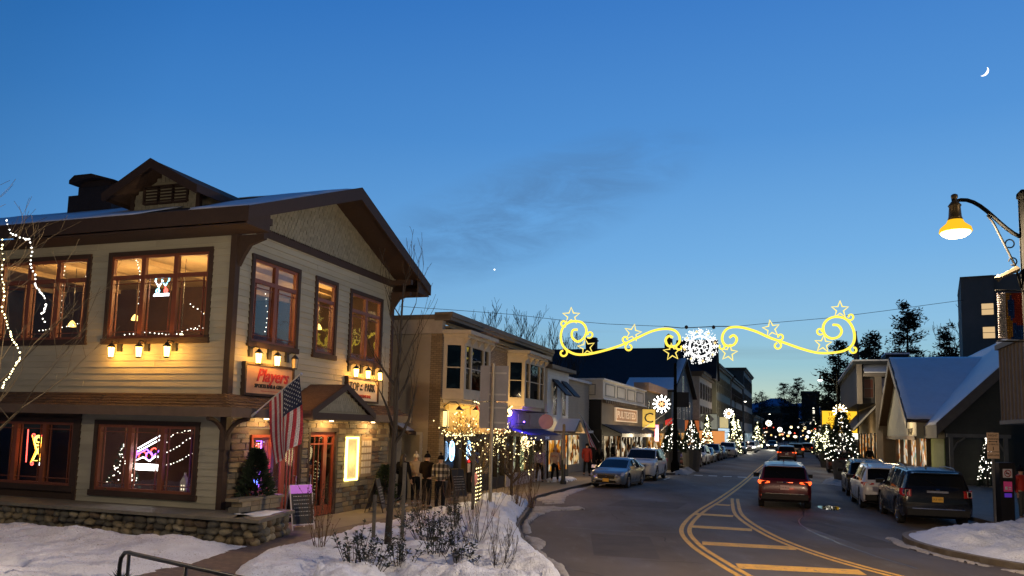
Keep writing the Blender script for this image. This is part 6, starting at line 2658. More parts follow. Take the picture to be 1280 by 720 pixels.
M.hexa([(-.5, .35, 3.25), (40, .35, 3.25), (40, -5.9, 9.56), (-.5, -5.9, 9.56), (-.5, .45, 3.42), (40, .45, 3.42), (40, -5.9, 9.78), (-.5, -5.9, 9.78)])
M.hexa([(-.5, -12.4, 3.25), (40, -12.4, 3.25), (40, -5.9, 9.56), (-.5, -5.9, 9.56), (-.5, -12.5, 3.42), (40, -12.5, 3.42), (40, -5.9, 9.78), (-.5, -5.9, 9.78)])
recalc(M.build('roof', SHNG, t))
M = MB()
M.hexa([(-.56, .45, 2.85), (-.5, .45, 2.85), (-.5, -5.9, 9.25), (-.56, -5.9, 9.25), (-.56, .5, 3.52), (-.5, .5, 3.52), (-.5, -5.9, 9.86), (-.56, -5.9, 9.86)])
M.hexa([(-.60, .5, 3.30), (-.56, .5, 3.30), (-.56, -5.9, 9.66), (-.60, -5.9, 9.66), (-.60, .52, 3.52), (-.56, .52, 3.52), (-.56, -5.9, 9.88), (-.60, -5.9, 9.88)])
M.box(-.5, 4.4, .45, .5, 2.65, 3.42)
recalc(M.build('rake_board', RTR, t))
snow_sheet('roof_snow', lambda u, v: (u, v, 3.42 + (.45 - v) * 1.0016), -.46, 39, -5.95, .46, 40, 20, .16, t, seed=40, rag=.08)
PKX, PKZ, FR_ = 13.4, 8.5, .525
M = MB()
M.prism([(4.6, .9, 2.62), (22.2, .9, 2.62), (22.2, .9, 3.85), (PKX, .9, 8.35), (4.6, .9, 3.75)], (0, -6, 0))
M.build('gable_wall', CRW, t)
M = MB()
for s in (-1, 1):
 xe = PKX + s * 9.3
 ze = PKZ - FR_ * 9.3
 M.hexa([(xe, 1.5, ze), (PKX, 1.5, PKZ), (PKX, -5.2, PKZ), (xe, -5.2, ze), (xe, 1.5, ze + .16), (PKX, 1.5, PKZ + .16), (PKX, -5.2, PKZ + .16), (xe, -5.2, ze + .16)])
recalc(M.build('gable_roof', SHNG, t))
M = MB()
for s in (-1, 1):
 xe = PKX + s * 9.35
 ze = PKZ - FR_ * 9.35
 M.hexa([(xe, 1.5, ze - .35), (PKX, 1.5, PKZ - .4), (PKX, 1.56, PKZ - .4), (xe, 1.56, ze - .35), (xe, 1.5, ze + .16), (PKX, 1.5, PKZ + .16), (PKX, 1.56, PKZ + .16), (xe, 1.56, ze + .16)])
recalc(M.build('gable_rake', P('taupe rake', (.26, .22, .17), .7), t))
snow_sheet('gable_snow', lambda u, v: (u, v, PKZ + .17 - FR_ * (PKX - u)), PKX - 9.2, PKX, -5.2, 1.45, 24, 14, .13, t, seed=41, rag=.06)
M = MB()
M.box(5, 22, .1, .3, 0, .62)
M.box(4.6, 22.2, .9, 1.02, 2.5, 2.75)
for a in (5.0, 9.6, 14.2, 18.8, 22.0):
 M.box(a, a + .25, .02, .3, .62, 2.6)
M.build('shopfront', P('brown window frame', (.08, .05, .03), .6), t)
M = MB()
M.box(5.2, 22, .03, .06, .62, 2.6)
M.build('lit_display', litpanel('peach lit display', ['ffd9a8', 'ffeccc', 'f4b870', 'c86a3a', 'fff4e0', 'e8a060', 'a8c8b0'], .85, 2.4), t)
light('display_glow', (7, 2.2, 1.7), 260, (1, .72, .38), .6, t)
light('soffit_glow', (7, 1.9, 3.6), 90, (1, .75, .4), .2, t)
M = MB()
M.box(-.02, 4.9, .02, .06, 0, 2.62)
M.build('green_wall', GRN, t)
for k in range(2):
 M = MB()
 a = 6.3 + k * 1.1
 M.tube([(a, .96, 3.25), (a + .15, .96, 3.05), (a + .4, .96, 3.0), (a + .65, .96, 3.25)], .05, 4)
 M.tube([(a + .35, .96, 3.0), (a + .35, .96, 2.85)], .05, 4)
 M.build('wall_letter', BLK, t)
# trellis posts and curved brace by the side wall
t = thing('timber_pergola', 'grey timber post frame with a curved brace against the dark side wall', 'pergola', RO, ths)
M = MB()
M.box(-1.9, -1.72, -2.75, -2.55, 0, 2.9)
M.box(-1.9, -1.72, -.1, .08, 0, 2.9)
M.box(-1.92, -1.70, -2.9, .2, 2.72, 2.92)
M.tube([(-1.8, -2.55, 2.0), (-1.8, -2.35, 2.4), (-1.8, -1.9, 2.7)], .05, 5)
M.tube([(-1.8, -.1, 2.0), (-1.8, -.3, 2.4), (-1.8, -.7, 2.7)], .05, 5)
M.build('posts', P('weathered grey post', (.16, .16, .14), .8), t)
# near board-and-batten storey at the right edge
XB = LX(28, 7.4)
t = thing('board_and_batten_building', 'overhanging taupe board and batten upper storey over a dark wall at the right edge', 'building', (XB, 28, 0), ths + PI)
BB = P('taupe board and batten', (.13, .105, .085), .8, nz=(2, .2), bump=(14, .3))
# local x runs back towards the viewer, local y points into the building
M = MB()
M.box(0, 16, 0, 8, 3.3, 5.95)
M.build('upper_storey', BB, t)
for k in range(32):
 if k < 22:
  M = MB()
  M.box(.02 + k * .48, .09 + k * .48, -.05, .0, 3.2, 5.9)
  M.build('batten', BB, t)
for k in range(14):
 M = MB()
 M.box(-.05, 0, .05 + k * .5, .12 + k * .5, 3.2, 5.9)
 M.build('batten', BB, t)
M = MB()
M.box(-.08, 16, -.08, 8, 3.18, 3.32)
M.box(-.12, 16, -.14, 8, 5.9, 6.08)
M.build('fascia', RTR, t)
M = MB()
M.box(-.08, 16, -.1, 8, 6.08, 6.2)
M.build('roof_snow', SNOW, t)
M = MB()
M.box(1.2, 16, 1.9, 8, 0, 3.18)
M.build('lower_wall', DKG, t)

# hotel block far behind with two lit windows
t = thing('hotel_block', 'tall dark grey stepped hotel block with two lit windows above the snowy roof', 'building', (56.1, 95, 0), rad(-29))
HG = P('hotel grey render', (.21, .19, .17), .85, nz=(.5, .15))
Fh = Fr((0, 0, 0), (1, 0), (0, -1))
M = MB()
M.box(0, 3.5, -.6, 14, 0, 22.6)
M.box(3.5, 6.2, 0, 14, 0, 22.9)
M.prism([(6.2, 0, 0), (24, 0, 0), (24, 0, 26.5), (9.6, 0, 26.5), (6.2, 0, 23.0)], (0, 14, 0))
M.build('body', HG, t)
M = MB()
M.prism([(-.05, -.7, 22.6), (3.5, -.7, 22.6), (3.5, -.7, 22.8), (-.05, -.7, 22.8)], (0, 14, 0))
M.prism([(0, 2.0, 21.5), (0, 6, 22.6), (0, 14, 22.6), (0, 14, 21)], (.3, 0, 0))
M.build('coping', GREYT, t)
WIN = EM('hotel window light', (1, .68, .34), .72)
Fh1 = Fr((0, -.6, 0), (1, 0), (0, -1))
for F_, a, z in ((Fh1, 2.15, 17.9), (Fh1, 2.2, 15.0), (Fh, 10.8, 19.0), (Fh, 10.9, 22.8)):
 w_ = far_window(t, F_, a, a + 1.25, z, z + 1.4, HG, WIN, cas=.1, mull=True)
# two storey building with an overhanging upper floor, left of the steep roof
t = thing('column_front_building', 'flat roofed taupe two storey building with snowy ledges and a sloping street awning', 'building', (LX(68, 5.2), 68, 0), ths)
CB = P('taupe stucco', (.26, .22, .18), .8, nz=(1.5, .15))
DKU = P('dark upper wall', (.045, .045, .05), .8)
M = MB()
M.box(0, 30, -14, -.0, 5.6, 9.0)
M.build('upper_floor', DKU, t)
M = MB()
M.box(.3, 30, -14, -1.5, 0, 5.6)
M.build('lower_wall', CB, t)
M = MB()
M.box(-.5, 30.4, -14, .35, 9.0, 9.28)
M.build('roof_slab', P('dark eave', (.04, .045, .05), .7), t)
M = MB()
M.box(-.55, 30.5, -14, .4, 9.28, 9.42)
M.build('roof_snow', SNOW, t)
M = MB()
M.box(1, 4.2, -4.3, -2.4, 9.4, 10.0)
M.build('roof_box', P('dark roof plant', (.02, .02, .022), .8), t)
M = MB()
M.box(.95, 4.25, -4.35, -2.35, 10.0, 10.12)
M.build('box_snow', SNOW, t)
Fe = Fr((0, 0, 0), (0, -1), (-1, 0))
M = MB()
M.hexa([Fe.p(.5, 8.2, .9), Fe.p(8, 8.2, .9), Fe.p(8, 8.85, .02), Fe.p(.5, 8.85, .02), Fe.p(.5, 8.3, .95), Fe.p(8, 8.3, .95), Fe.p(8, 8.97, .02), Fe.p(.5, 8.97, .02)])
recalc(M.build('ledge_snow', SNOW, t))
M = MB()
Fe.box(M, .45, 8, 7.9, 8.18, .0, .88)
M.build('ledge', CB, t)
for a0, a1, zt in ((-.05, .35, 9.0), (1.4, 1.9, 7.9)):
 M = MB()
 Fe.box(M, a0, a1, 0 if a0 > 1 else 5.5, zt, .01, .55)
 M.build('column', CB, t)
far_window(t, Fe, .55, 1.25, 6.1, 7.7, RTR, P('rust curtained glass', (.10, .03, .02), .3), cas=.07)
for a0, a1, z0, z1 in ((2.0, 2.6, 5.2, 7.8), (2.75, 4.0, 4.3, 7.1)):
 M = MB()
 M.hexa([Fe.p(a0, z0, 1.0), Fe.p(a1, z0, 1.0), Fe.p(a1 + .1, z0, .02), Fe.p(a0 + .1, z0, .02), Fe.p(a0 - .1, z1, .25), Fe.p(a1 - .15, z1, .25), Fe.p(a1 - .15, z1, .02), Fe.p(a0 - .1, z1, .02)])
 recalc(M.build('snowy_skylight', P('snow on sloped glazing', (.50, .48, .54), .6), t))
M = MB()
Fe.box(M, 1.4, 5, 3.9, 4.1, 0, .75)
M.build('side_band', CB, t)
M = MB()
M.hexa([(-.1, -1.5, 5.2), (24, -1.5, 5.2), (24, .3, 3.15), (-.1, .3, 3.15), (-.1, -1.5, 5.45), (24, -1.5, 5.45), (24, .4, 3.3), (-.1, .4, 3.3)])
recalc(M.build('awning', P('brown canvas awning', (.07, .055, .045), .8), t))
M = MB()
M.hexa([(-.2, -1.5, 5.3), (-.1, -1.5, 5.3), (-.1, .42, 3.16), (-.2, .42, 3.16), (-.2, -1.5, 5.52), (-.1, -1.5, 5.52), (-.1, .42, 3.36), (-.2, .42, 3.36)])
recalc(M.build('awning_edge', P('pale awning edge', (.5, .48, .44), .7), t))
Fc = Fr((0, -1.5, 0), (1, 0), (0, 1))
M = MB()
Fc.box(M, 1, 23, .5, 2.9, 0, .05)
M.build('lit_display', AMB, t)
M = MB()
for k in range(7):
 Fc.box(M, .8 + k * 3.9, 1.1 + k * 3.9, 0, 3.0, .05, .2)
M.build('shopfront', BLKW, t)
M = MB()
Fe.box(M, 1.6, 1.85, .3, 2.8, -.28, -.2)
M.build('dim_window', AMB, t)
light('shop_glow', (6, .2, 2.6), 150, (1, .68, .3), .5, t)
s_ = thing('gooseneck_lamp', 'black curved gooseneck lamp silhouetted against the snowy skylight', 'lamp', tuple(t.matrix_basis @ Vector((-1.2, -3.9, 5.2))), ths)
M = MB()
M.tube([(1.2, 0, 0), (.6, 0, .75), (.2, .3, .95), (0, .75, .8), (0, .9, .3)], .05, 5)
M.build('arm', IRON, s_)
M = MB()
M.lathe((0, .9, 0), [(.42, -.15), (.32, .0), (.12, .25), (.05, .4)], 10)
M.build('shade', IRON, s_)
# yellow lit sign panel beyond it
t = thing('yellow_lit_sign', 'glowing yellow rectangular shop sign with dark lettering over a white light strip', 'sign', (LX(88, 3.6) + 1.0, 88, 0), rad(-8))
M = MB()
M.box(-1.9, 1.9, 0, .3, 3.05, 5.5)
M.build('panel', EM('yellow sign face', (1, .55, .03), 1.3), t)
M = MB()
M.box(-2.3, 2.3, -.15, .3, 2.35, 3.0)
M.build('light_strip', EM('white strip light', (1, .95, .75), 2.2), t)
M = MB()
M.box(-2.0, -1.9, 0, .2, 0, 5.6)
M.box(1.9, 2.0, 0, .2, 0, 5.6)
M.build('posts', IRON, t)
for z, s in ((5.1, 'THE GEAR'), (4.55, 'SOURCE &'), (4.0, 'MOUNTAIN'), (3.4, 'RUNNER')):
 text_mesh('lettering', s, .55, P('rust lettering', (.12, .03, .0), .7), t, face_matrix((0, -.03, z), (1, 0), (0, -1)), .01)
t = thing('furled_flag', 'dark flag furled tightly round its pole behind the column fronted building', 'flag', (31.6, 70, 0), 0)
M = MB()
M.tube([(0, 0, 0), (0, 0, 12.3)], .05, 5)
M.build('pole', IRON, t)
M = MB()
M.lathe((0, 0, 0), [(.05, 8.0), (.2, 8.6), (.28, 9.6), (.2, 10.9), (.05, 12.0)], 7)
M.build('cloth', P('dark furled cloth', (.02, .02, .035), .9), t, smooth=True)

# ------------------------------------------------------------------ signs, pay kiosk, bollard
t = thing('parking_sign', 'parking sign over a smaller plate on a steel post in the right snow mound', 'sign', (15.24, 24.4, 0), .02)
STEEL = P('galvanised steel', (.22, .21, .20), .5, .6, nz=(6, .15))
M = MB()
M.box(-.035, .035, -.02, .02, -.1, 2.86)
M.build('post', STEEL, t)
M = MB()
M.box(-.19, .19, -.04, -.025, 2.25, 2.84)
M.box(-.19, .19, -.04, -.025, 2.03, 2.23)
M.build('plate', P('tan sign plate', (.62, .42, .26), .5, nz=(4, .06)), t)
for z, s, sz in ((2.75, 'NIGHT', .10), (2.64, 'PARKING', .085), (2.47, '15 MINUTE', .07), (2.13, '6AM-6PM', .085)):
 text_mesh('lettering', s, sz, BLK, t, face_matrix((0, -.045, z), (1, 0), (0, -1)), .002)
M = MB()
M.box(-.11, .11, -.044, -.040, 2.55, 2.57)
M.prism([(-.15, -.041, 2.56), (-.10, -.041, 2.59), (-.10, -.041, 2.53)], (0, -.004, 0))
M.prism([(.15, -.041, 2.56), (.10, -.041, 2.53), (.10, -.041, 2.59)], (0, -.004, 0))
M.box(-.012, .012, -.044, -.040, 2.29, 2.40)
M.build('arrow', BLK, t)
t = thing('pay_kiosk', 'dark pay station kiosk with a no smoking plate and a pink screen label', 'kiosk', (15.95, 25.0, 0), .05)
M = MB()
M.box(-.22, .22, -.14, .14, 0, 1.2)
M.box(-.26, .26, -.16, .16, 1.2, 1.9)
M.build('cabinet', P('dark kiosk metal', (.02, .018, .018), .4), t)
M = MB()
M.box(-.15, .15, -.18, -.162, 1.42, 1.70)
M.build('plate', P('white plate', (.55, .5, .5), .6), t)
M = MB()
M.tube([(.105 * math.cos(rad(a)), -.185, 1.56 + .105 * math.sin(rad(a))) for a in range(0, 360, 24)], .013, 4, closed=True)
M.tube([(-.075, -.187, 1.63), (.075, -.187, 1.49)], .012, 4)
M.build('red_ring', P('red print', (.35, .02, .02), .6), t)
M = MB()
M.box(-.07, .05, -.186, -.181, 1.545, 1.575)
M.build('cigarette_mark', BLK, t)
M = MB()
M.box(-.14, .14, -.17, -.162, .98, 1.30)
M.build('pink_label', P('pink label', (.40, .03, .12), .6, emit=(1, .1, .3), es=.10), t)
M = MB()
M.box(-.10, -.02, -.176, -.171, 1.04, 1.14)
M.box(.02, .10, -.176, -.171, 1.04, 1.07)
M.box(.02, .10, -.176, -.171, 1.10, 1.13)
M.build('label_marks', P('white print', (.6, .6, .6), .6), t, kind='stuff')
M = MB()
M.box(-.12, .12, -.166, -.162, .80, .93)
M.build('blue_screen', EM('violet kiosk screen', (.15, .05, .6), .4), t)
t = thing('kerb_bollard', 'black bollard post with a pale sleeve and clamp at the left kerb', 'bollard', (2.63, 37.66, 0), 0)
M = MB()
M.lathe((0, 0, 0), [(.16, 0), (.16, .12), (.11, .2), (.09, 1.1), (.085, 1.15)], 10)
M.build('base', IRON, t)
M = MB()
M.lathe((0, 0, 0), [(.075, 1.15), (.07, 2.85), (.03, 2.9)], 10)
M.build('sleeve', P('tan post sleeve', (.20, .16, .11), .6), t)
M = MB()
M.box(-.02, .14, -.12, -.08, .95, 1.25)
M.build('clamp', STEEL, t)

# the road sign seen from behind on the planting island
t = thing('road_sign', 'road sign seen from behind, three grey plates on a round steel pole in the island', 'sign', (-.55, 23.27, 0), rad(-4))
M = MB()
M.lathe((0, 0, 0), [(.055, -.1), (.05, 4.55), (.03, 4.57)], 8)
M.build('pole', P('pale steel pole', (.28, .25, .20), .5, .4, nz=(3, .15)), t)
GP = P('grey plate back', (.26, .25, .26), .6, .3, nz=(3, .12))
for nm, q in (('plate', (-.40, .46, 3.42, 4.50)), ('plate', (-.40, .46, 2.60, 3.38)), ('plate', (-.40, .46, 2.3, 2.58))):
 if q[3] < 2.6:
  continue
 M = MB()
 M.box(q[0], q[1], .07, .085, q[2], q[3])
 o = M.build(nm, GP, t)
for z in (3.6, 4.25, 2.75, 3.2):
 M = MB()
 M.box(-.12, .40, .05, .07, z, z + .05)
 M.build('brace', P('pale brace', (.4, .38, .36), .5, .4), t)

# ================================================================== cars
TYRE = P('tyre rubber', (.012, .012, .012), .85)
RIM = P('alloy rim', (.30, .30, .31), .35, .9, nz=(1, 0))
CGL = P('car window glass', (.006, .007, .009), .04, spec=.2, nz=(1, 0))
CHR = P('chrome trim', (.55, .55, .56), .15, 1, nz=(1, 0))
PLAS = P('black car plastic', (.008, .008, .009), .5, spec=.25)
TLON = EM('tail lamp glowing', (1, .10, .02), 3.0)
TLRED = P('tail lamp red lens', (.20, .008, .008), .12, spec=.8, nz=(1, 0), emit=(1, .02, .02), es=.05)
HL = P('headlamp lens', (.45, .47, .5), .08, spec=1, nz=(1, 0))
HLON = EM('headlamp beam lens', (1, .97, .86), 26)
PLW = P('white plate', (.6, .58, .52), .5, emit=(1, .95, .8), es=.10)
PLY = P('yellow plate', (.75, .42, .05), .5)

def paint(nm, c, metal=.4, rough=.28):
 nm = 'car paint ' + nm
 if nm in MATS:
  return MATS[nm]
 m = P(nm, c, rough, metal, nz=(2, .03), coat=.5 if max(c) > .1 else .25)
 t = m.node_tree
 b = t.nodes['Principled BSDF']
 co_ = nd(t, 'ShaderNodeTexCoord')     # salt grime thrown up from the wheels
 sz = nd(t, 'ShaderNodeSeparateXYZ')
 n = nd(t, 'ShaderNodeTexNoise')
 n.inputs['Scale'].default_value = 3.5
 n.inputs['Detail'].default_value = 7
 t.links.new(co_.outputs['Object'], sz.inputs[0])
 t.links.new(co_.outputs['Object'], n.inputs[0])
 f = mth(t, 'MULTIPLY', mth(t, 'MULTIPLY_ADD', sz.outputs[2], -1.6, 1.25, clamp=True), mth(t, 'MULTIPLY_ADD', n.outputs[0], 2.2, -.75, clamp=True))
 t.links.new(mixc(t, mth(t, 'MULTIPLY', f, .25), b.inputs['Base Color'].links[0].from_socket, (.08, .072, .065)), b.inputs['Base Color'])
 t.links.new(mth(t, 'MULTIPLY_ADD', f, .5, rough, clamp=True), b.inputs['Roughness'])
 return m

SPEC = {
 'suv': dict(L=4.75, W=1.90, H=1.70, R=.37, wb=(-1.42, 1.38), clr=.24,
    belt=[(-2.37, .98), (-1.9, 1.06), (0, 1.02), (1.0, .99), (1.9, .93), (2.37, .70)],
    top=[(-2.38, .70), (-2.36, 1.02), (-2.30, 1.10), (-2.02, 1.56), (-1.85, 1.625), (-.9, 1.69), (0, 1.70), (.38, 1.65), (1.22, 1.07), (1.9, 1.0), (2.22, .88), (2.34, .70), (2.38, .5)],
    wid=[(-2.38, .80), (-2.3, .91), (-2.0, .945), (0, .95), (1.6, .94), (2.05, .90), (2.28, .78), (2.38, .62)], rear=(-2.28, -2.03), ws=(.42, 1.18), side=(-1.95, .95), pil=[(-1.45, -1.33), (-.42, -.32), ], wt=.70),
 'bigsuv': dict(L=5.05, W=2.0, H=1.78, R=.40, wb=(-1.52, 1.50), clr=.26,
          belt=[(-2.52, 1.08), (-1.9, 1.14), (0, 1.12), (1.1, 1.10), (2.1, 1.03), (2.52, .78)],
          top=[(-2.53, .78), (-2.50, 1.12), (-2.44, 1.20), (-2.28, 1.66), (-2.15, 1.73), (-1, 1.775), (0, 1.78), (.50, 1.72), (1.22, 1.19), (2.0, 1.12), (2.36, 1.0), (2.48, .78), (2.53, .5)],
          wid=[(-2.53, .88), (-2.44, .97), (-2.1, .995), (0, 1.0), (1.8, .99), (2.2, .95), (2.42, .84), (2.53, .7)], rear=(-2.42, -2.29), ws=(.54, 1.18), side=(-2.15, 1.0), pil=[(-1.52, -1.40), (-.45, -.33), ], wt=.76),
 'sedan': dict(L=4.65, W=1.80, H=1.42, R=.33, wb=(-1.35, 1.35), clr=.16,
          belt=[(-2.32, .88), (-1.8, .95), (0, .90), (1.0, .87), (1.9, .76), (2.32, .55)],
          top=[(-2.33, .6), (-2.30, .92), (-2.1, 1.02), (-1.75, 1.05), (-.95, 1.36), (-.4, 1.42), (.1, 1.40), (.38, 1.33), (1.25, .93), (1.9, .82), (2.2, .70), (2.3, .55), (2.33, .4)],
          wid=[(-2.33, .72), (-2.22, .84), (-1.9, .89), (0, .90), (1.6, .89), (2.0, .84), (2.22, .72), (2.33, .55)], rear=(-1.68, -1.0), ws=(.42, 1.2), side=(-1.35, .95), pil=[(-1.0, -.93), (-.2, -.11)], wt=.66),
}

def interp(tab, x):
 if x <= tab[0][0]:
  return tab[0][1]
 for (a, b), (c, d) in zip(tab, tab[1:]):
  if x <= c:
   return b + (d - b) * (x - a) / (c - a)
 return tab[-1][1]

def make_car(kind, lb, paint_m, loc, rz, rear_on=False, head_on=False, plate=None, front_plate=None, rails=True, group=None):
 S = SPEC[kind]
 h = S['L'] / 2
 root = thing('car', lb, 'car', loc, rz, group)
 xs = set()
 x = -h
 while x <= h:
  xs.add(round(x, 3))
  x += .12
 for tb_ in (S['belt'], S['top'], S['wid']):
  for p in tb_:
   xs.add(round(p[0], 3))
 for q in list(S['rear']) + list(S['ws']) + list(S['side']) + [v for p in S['pil'] for v in p]:
  xs.add(round(q, 3))
 Ra = S['R'] + .06
 for xw in S['wb']:
  for k in range(11):
   xs.add(round(xw + Ra * math.cos(PI * k / 10), 3))
 xs = sorted(v for v in xs if -h - .03 <= v <= h + .03)
 ys = []
 last = -99
 for v in xs:
  if v - last > .012:
   ys.append(v)
   last = v
 xs = ys
 rings = []
 for x in xs:
  zt = interp(S['top'], x)
  zs = min(interp(S['belt'], x), zt - .02)
  w_ = interp(S['wid'], x)
  zb = S['clr'] + .02
  e = max(0, abs(x) - h + .5) / .5
  zb += .10 * e * e
  arch = None
  for xw in S['wb']:
   d = abs(x - xw)
   if d <= Ra + 1e-4:
    arch = S['R'] + math.sqrt(max(0, Ra * Ra - d * d))
  hb = max(0, min(1, (zt - zs) / (S['H'] - 1.0)))
  wr = w_ * (.90 - (.90 - S['wt'] / S['wid'][3][1] if False else .90 - .745) * hb)
  z1, z2 = zb + .09, zb + .46 * (zs - zb)
  if arch:
   zb_, z1, z2 = arch, arch + .012, max(arch + .035, z2)
   fl = .012
  else:
   zb_, fl = zb, 0
  ring = [(w_ * .93 if not arch else w_ * .98 + fl, zb_), (w_ * .985 + fl, z1), (w_ * 1.0 + fl * (z2 < arch + .1 if arch else 0), z2), (w_ * .992, zs - .07), (w_ * .965, zs),
    (w_ * .965 + (wr - w_ * .965) * .5 + .012 * hb, zs + (zt - .075 * (.3 + .7 * hb) - zs) * .5),
    (wr, zt - .075 * (.25 + .75 * hb)), (wr * .93, zt - .03 * (.3 + .7 * hb)), (wr * .55, zt - .004), (0, zt)]
  rings.append(ring)
 nr = 10
 V = []
 for x, ring in zip(xs, rings):
  for s in (1, -1):
   for (y, z) in ring:
    V.append((x, y * s, z))
 groups = {'body': [], 'windscreen': [], 'rear_window': []}
 for i in range(len(xs) - 1):
  xm = (xs[i] + xs[i + 1]) / 2
  for s in (0, 1):
   for k in range(nr - 1):
    a = i * 2 * nr + s * nr + k
    b = (i + 1) * 2 * nr + s * nr + k
    f = (a, a + 1, b + 1, b) if s == 0 else (a, b, b + 1, a + 1)
    g = 'body'
    if k in (4, 5) and S['side'][0] < xm < S['side'][1] and not any(p0 < xm < p1 for p0, p1 in S['pil']):
     g = 'side_window %d %d' % (s, sum(xm > p1 for p0, p1 in S['pil']))
    if k >= 7 and S['ws'][0] < xm < S['ws'][1]:
     g = 'windscreen'
    if k >= 7 and S['rear'][0] < xm < S['rear'][1]:
     g = 'rear_window'
    groups.setdefault(g, []).append(f)
 # end caps
 for i in (0, len(xs) - 1):
  for k in range(nr - 1):
   a = i * 2 * nr + k
   b = i * 2 * nr + nr + k
   f = (a, b, b + 1, a + 1)
   if k == nr - 2:
    f = (a, b, a + 1)
   groups['body'].append(f if i == 0 else tuple(reversed(f)))
 for g, fs in groups.items():
  M = MB()
  mp_ = {}
  ff = []
  for f in fs:
   r = []
   for v in f:
    if v not in mp_:
     mp_[v] = len(M.v)
     M.v.append(V[v])
    r.append(mp_[v])
   ff.append(tuple(r))
  M.f = ff
  M.mi = [0] * len(ff)
  o = M.build(g.split()[0], paint_m if g == 'body' else CGL, root)
  autosmooth(o, 38)
 W_ = S['W'] / 2
 R0 = S['R']
 M = MB()
 M.box(-h + .35, h - .35, -W_ * .80, W_ * .80, S['clr'], S['clr'] + .35)
 for xw in S['wb']:
  M.box(xw - Ra, xw + Ra, -W_ * .82, W_ * .82, S['clr'] + .05, R0 + Ra + .02)
 M.build('underbody', PLAS, root)
 M = MB()
 for s in (-1, 1):
  M.box(S['wb'][0] + Ra, S['wb'][1] - Ra, s * W_ * .95 - .03, s * W_ * .95 + .03, S['clr'] - .01, S['clr'] + .07)
 M.build('sill_trim', PLAS, root)
 for xw in S['wb']:
  for s in (-1, 1):
   yc = s * (W_ - .12)
   M = MB()
   prof = [(R0 * .62, -.10), (R0 * .93, -.11), (R0, -.08), (R0, .08), (R0 * .93, .11), (R0 * .62, .10)]
   base = []
   n = 22
   for rr, yy in prof:
    for j in range(n):
     a = 2 * PI * j / n
     base.append((xw + rr * math.cos(a), yc + yy, R0 + rr * math.sin(a)))
   fs = []
   for i in range(len(prof) - 1):
    for j in range(n):
     fs.append((i * n + j, i * n + (j + 1) % n, (i + 1) * n + (j + 1) % n, (i + 1) * n + j))
   M.add(base, fs)
   M.tube([(xw, yc - .09, R0), (xw, yc + .02, R0)], R0 * .6, 16)
   w = M.build('wheel', TYRE, root)
   autosmooth(w)
   M = MB()
   yo = yc + s * .085
   for j in range(5):
    a = 2 * PI * j / 5 + .3
    c1, c2 = math.cos(a), math.sin(a)
    q = Vector((-c2, 0, c1)) * .035
    p0 = Vector((xw + .05 * c1, yo, R0 + .05 * c2))
    p1 = Vector((xw + R0 * .62 * c1, yo - s * .01, R0 + R0 * .62 * c2))
    dd = Vector((0, s * .02, 0))
    M.hexa([p0 - q, p0 + q, p1 + q * 1.3, p1 - q * 1.3, p0 - q + dd, p0 + q + dd, p1 + q * 1.3 + dd, p1 - q * 1.3 + dd])
   M.tube([(xw + R0 * .62 * math.cos(2 * PI * j / 20), yo, R0 + R0 * .62 * math.sin(2 * PI * j / 20)) for j in range(20)], .016, 4, closed=True)
   M.tube([(xw, yo - .02, R0), (xw, yo + .02, R0)], .05, 8)
   recalc(M.build('rim', RIM, w))
 # mirrors
 xm = S['ws'][1] - .18
 zm = interp(S['belt'], xm) + .09
 for s in (-1, 1):
  M = MB()
  y0, y1 = s * (W_ * .93), s * (W_ + .20)
  ya, yb = min(y0, y1), max(y0, y1)
  M.hexa([(xm - .05, ya if s < 0 else ya + .06, zm - .07), (xm + .08, ya if s < 0 else ya + .06, zm - .07), (xm + .08, yb - (.06 if s < 0 else 0), zm - .07), (xm - .05, yb - (.06 if s < 0 else 0), zm - .07),
    (xm - .06, ya, zm + .08), (xm + .05, ya, zm + .08), (xm + .05, yb, zm + .08), (xm - .06, yb, zm + .08)])
  M.build('wing_mirror', PLAS if kind != 'sedan' else paint_m, root)
 # door gaps and handles
 M = MB()
 for xg in (S['pil'][-1][1] - .05, S['pil'][0][1] + .02, S['ws'][1] - .12):
  for s in (-1, 1):
   y = s * (interp(S['wid'], xg) + .001)
   zs = interp(S['belt'], xg)
   M.hexa([(xg - .005, y - .004, S['clr'] + .2), (xg + .005, y - .004, S['clr'] + .2), (xg + .005, y + .004, S['clr'] + .2), (xg - .005, y + .004, S['clr'] + .2),
     (xg - .005, y * .985 - .006, zs - .06), (xg + .005, y * .985 - .006, zs - .06), (xg + .005, y * .985 + .006, zs - .06), (xg - .005, y * .985 + .006, zs - .06)])
 M.build('door_gaps', PLAS, root, kind='stuff')
 for xg in (S['pil'][-1][1] - .0, S['pil'][0][1] + .12):
  for s in (-1, 1):
   y = s * (interp(S['wid'], xg) * .99)
   M = MB()
   M.box(xg, xg + .20, y - .02, y + .02, interp(S['belt'], xg) - .13, interp(S['belt'], xg) - .10)
   M.build('door_handle', paint_m, root)
 if rails and kind != 'sedan':
  for s in (-1, 1):
   M = MB()
   y = s * W_ * .68
   M.tube([(-1.8, y, interp(S['top'], -1.8) - .03), (-1.6, y, interp(S['top'], -1.6) + .035), (-.6, y, S['H'] + .03), (.2, y, interp(S['top'], .2) + .02), (.4, y, interp(S['top'], .4) - .03)], .018, 5)
   M.build('roof_rail', P('dark rail', (.05, .05, .05), .3, .7), root)
 if kind == 'sedan':
  rings_ = []
 # rear lamps
 zb_ = interp(S['belt'], -h)
 tl = TLON if rear_on else TLRED
 suv = kind != 'sedan'
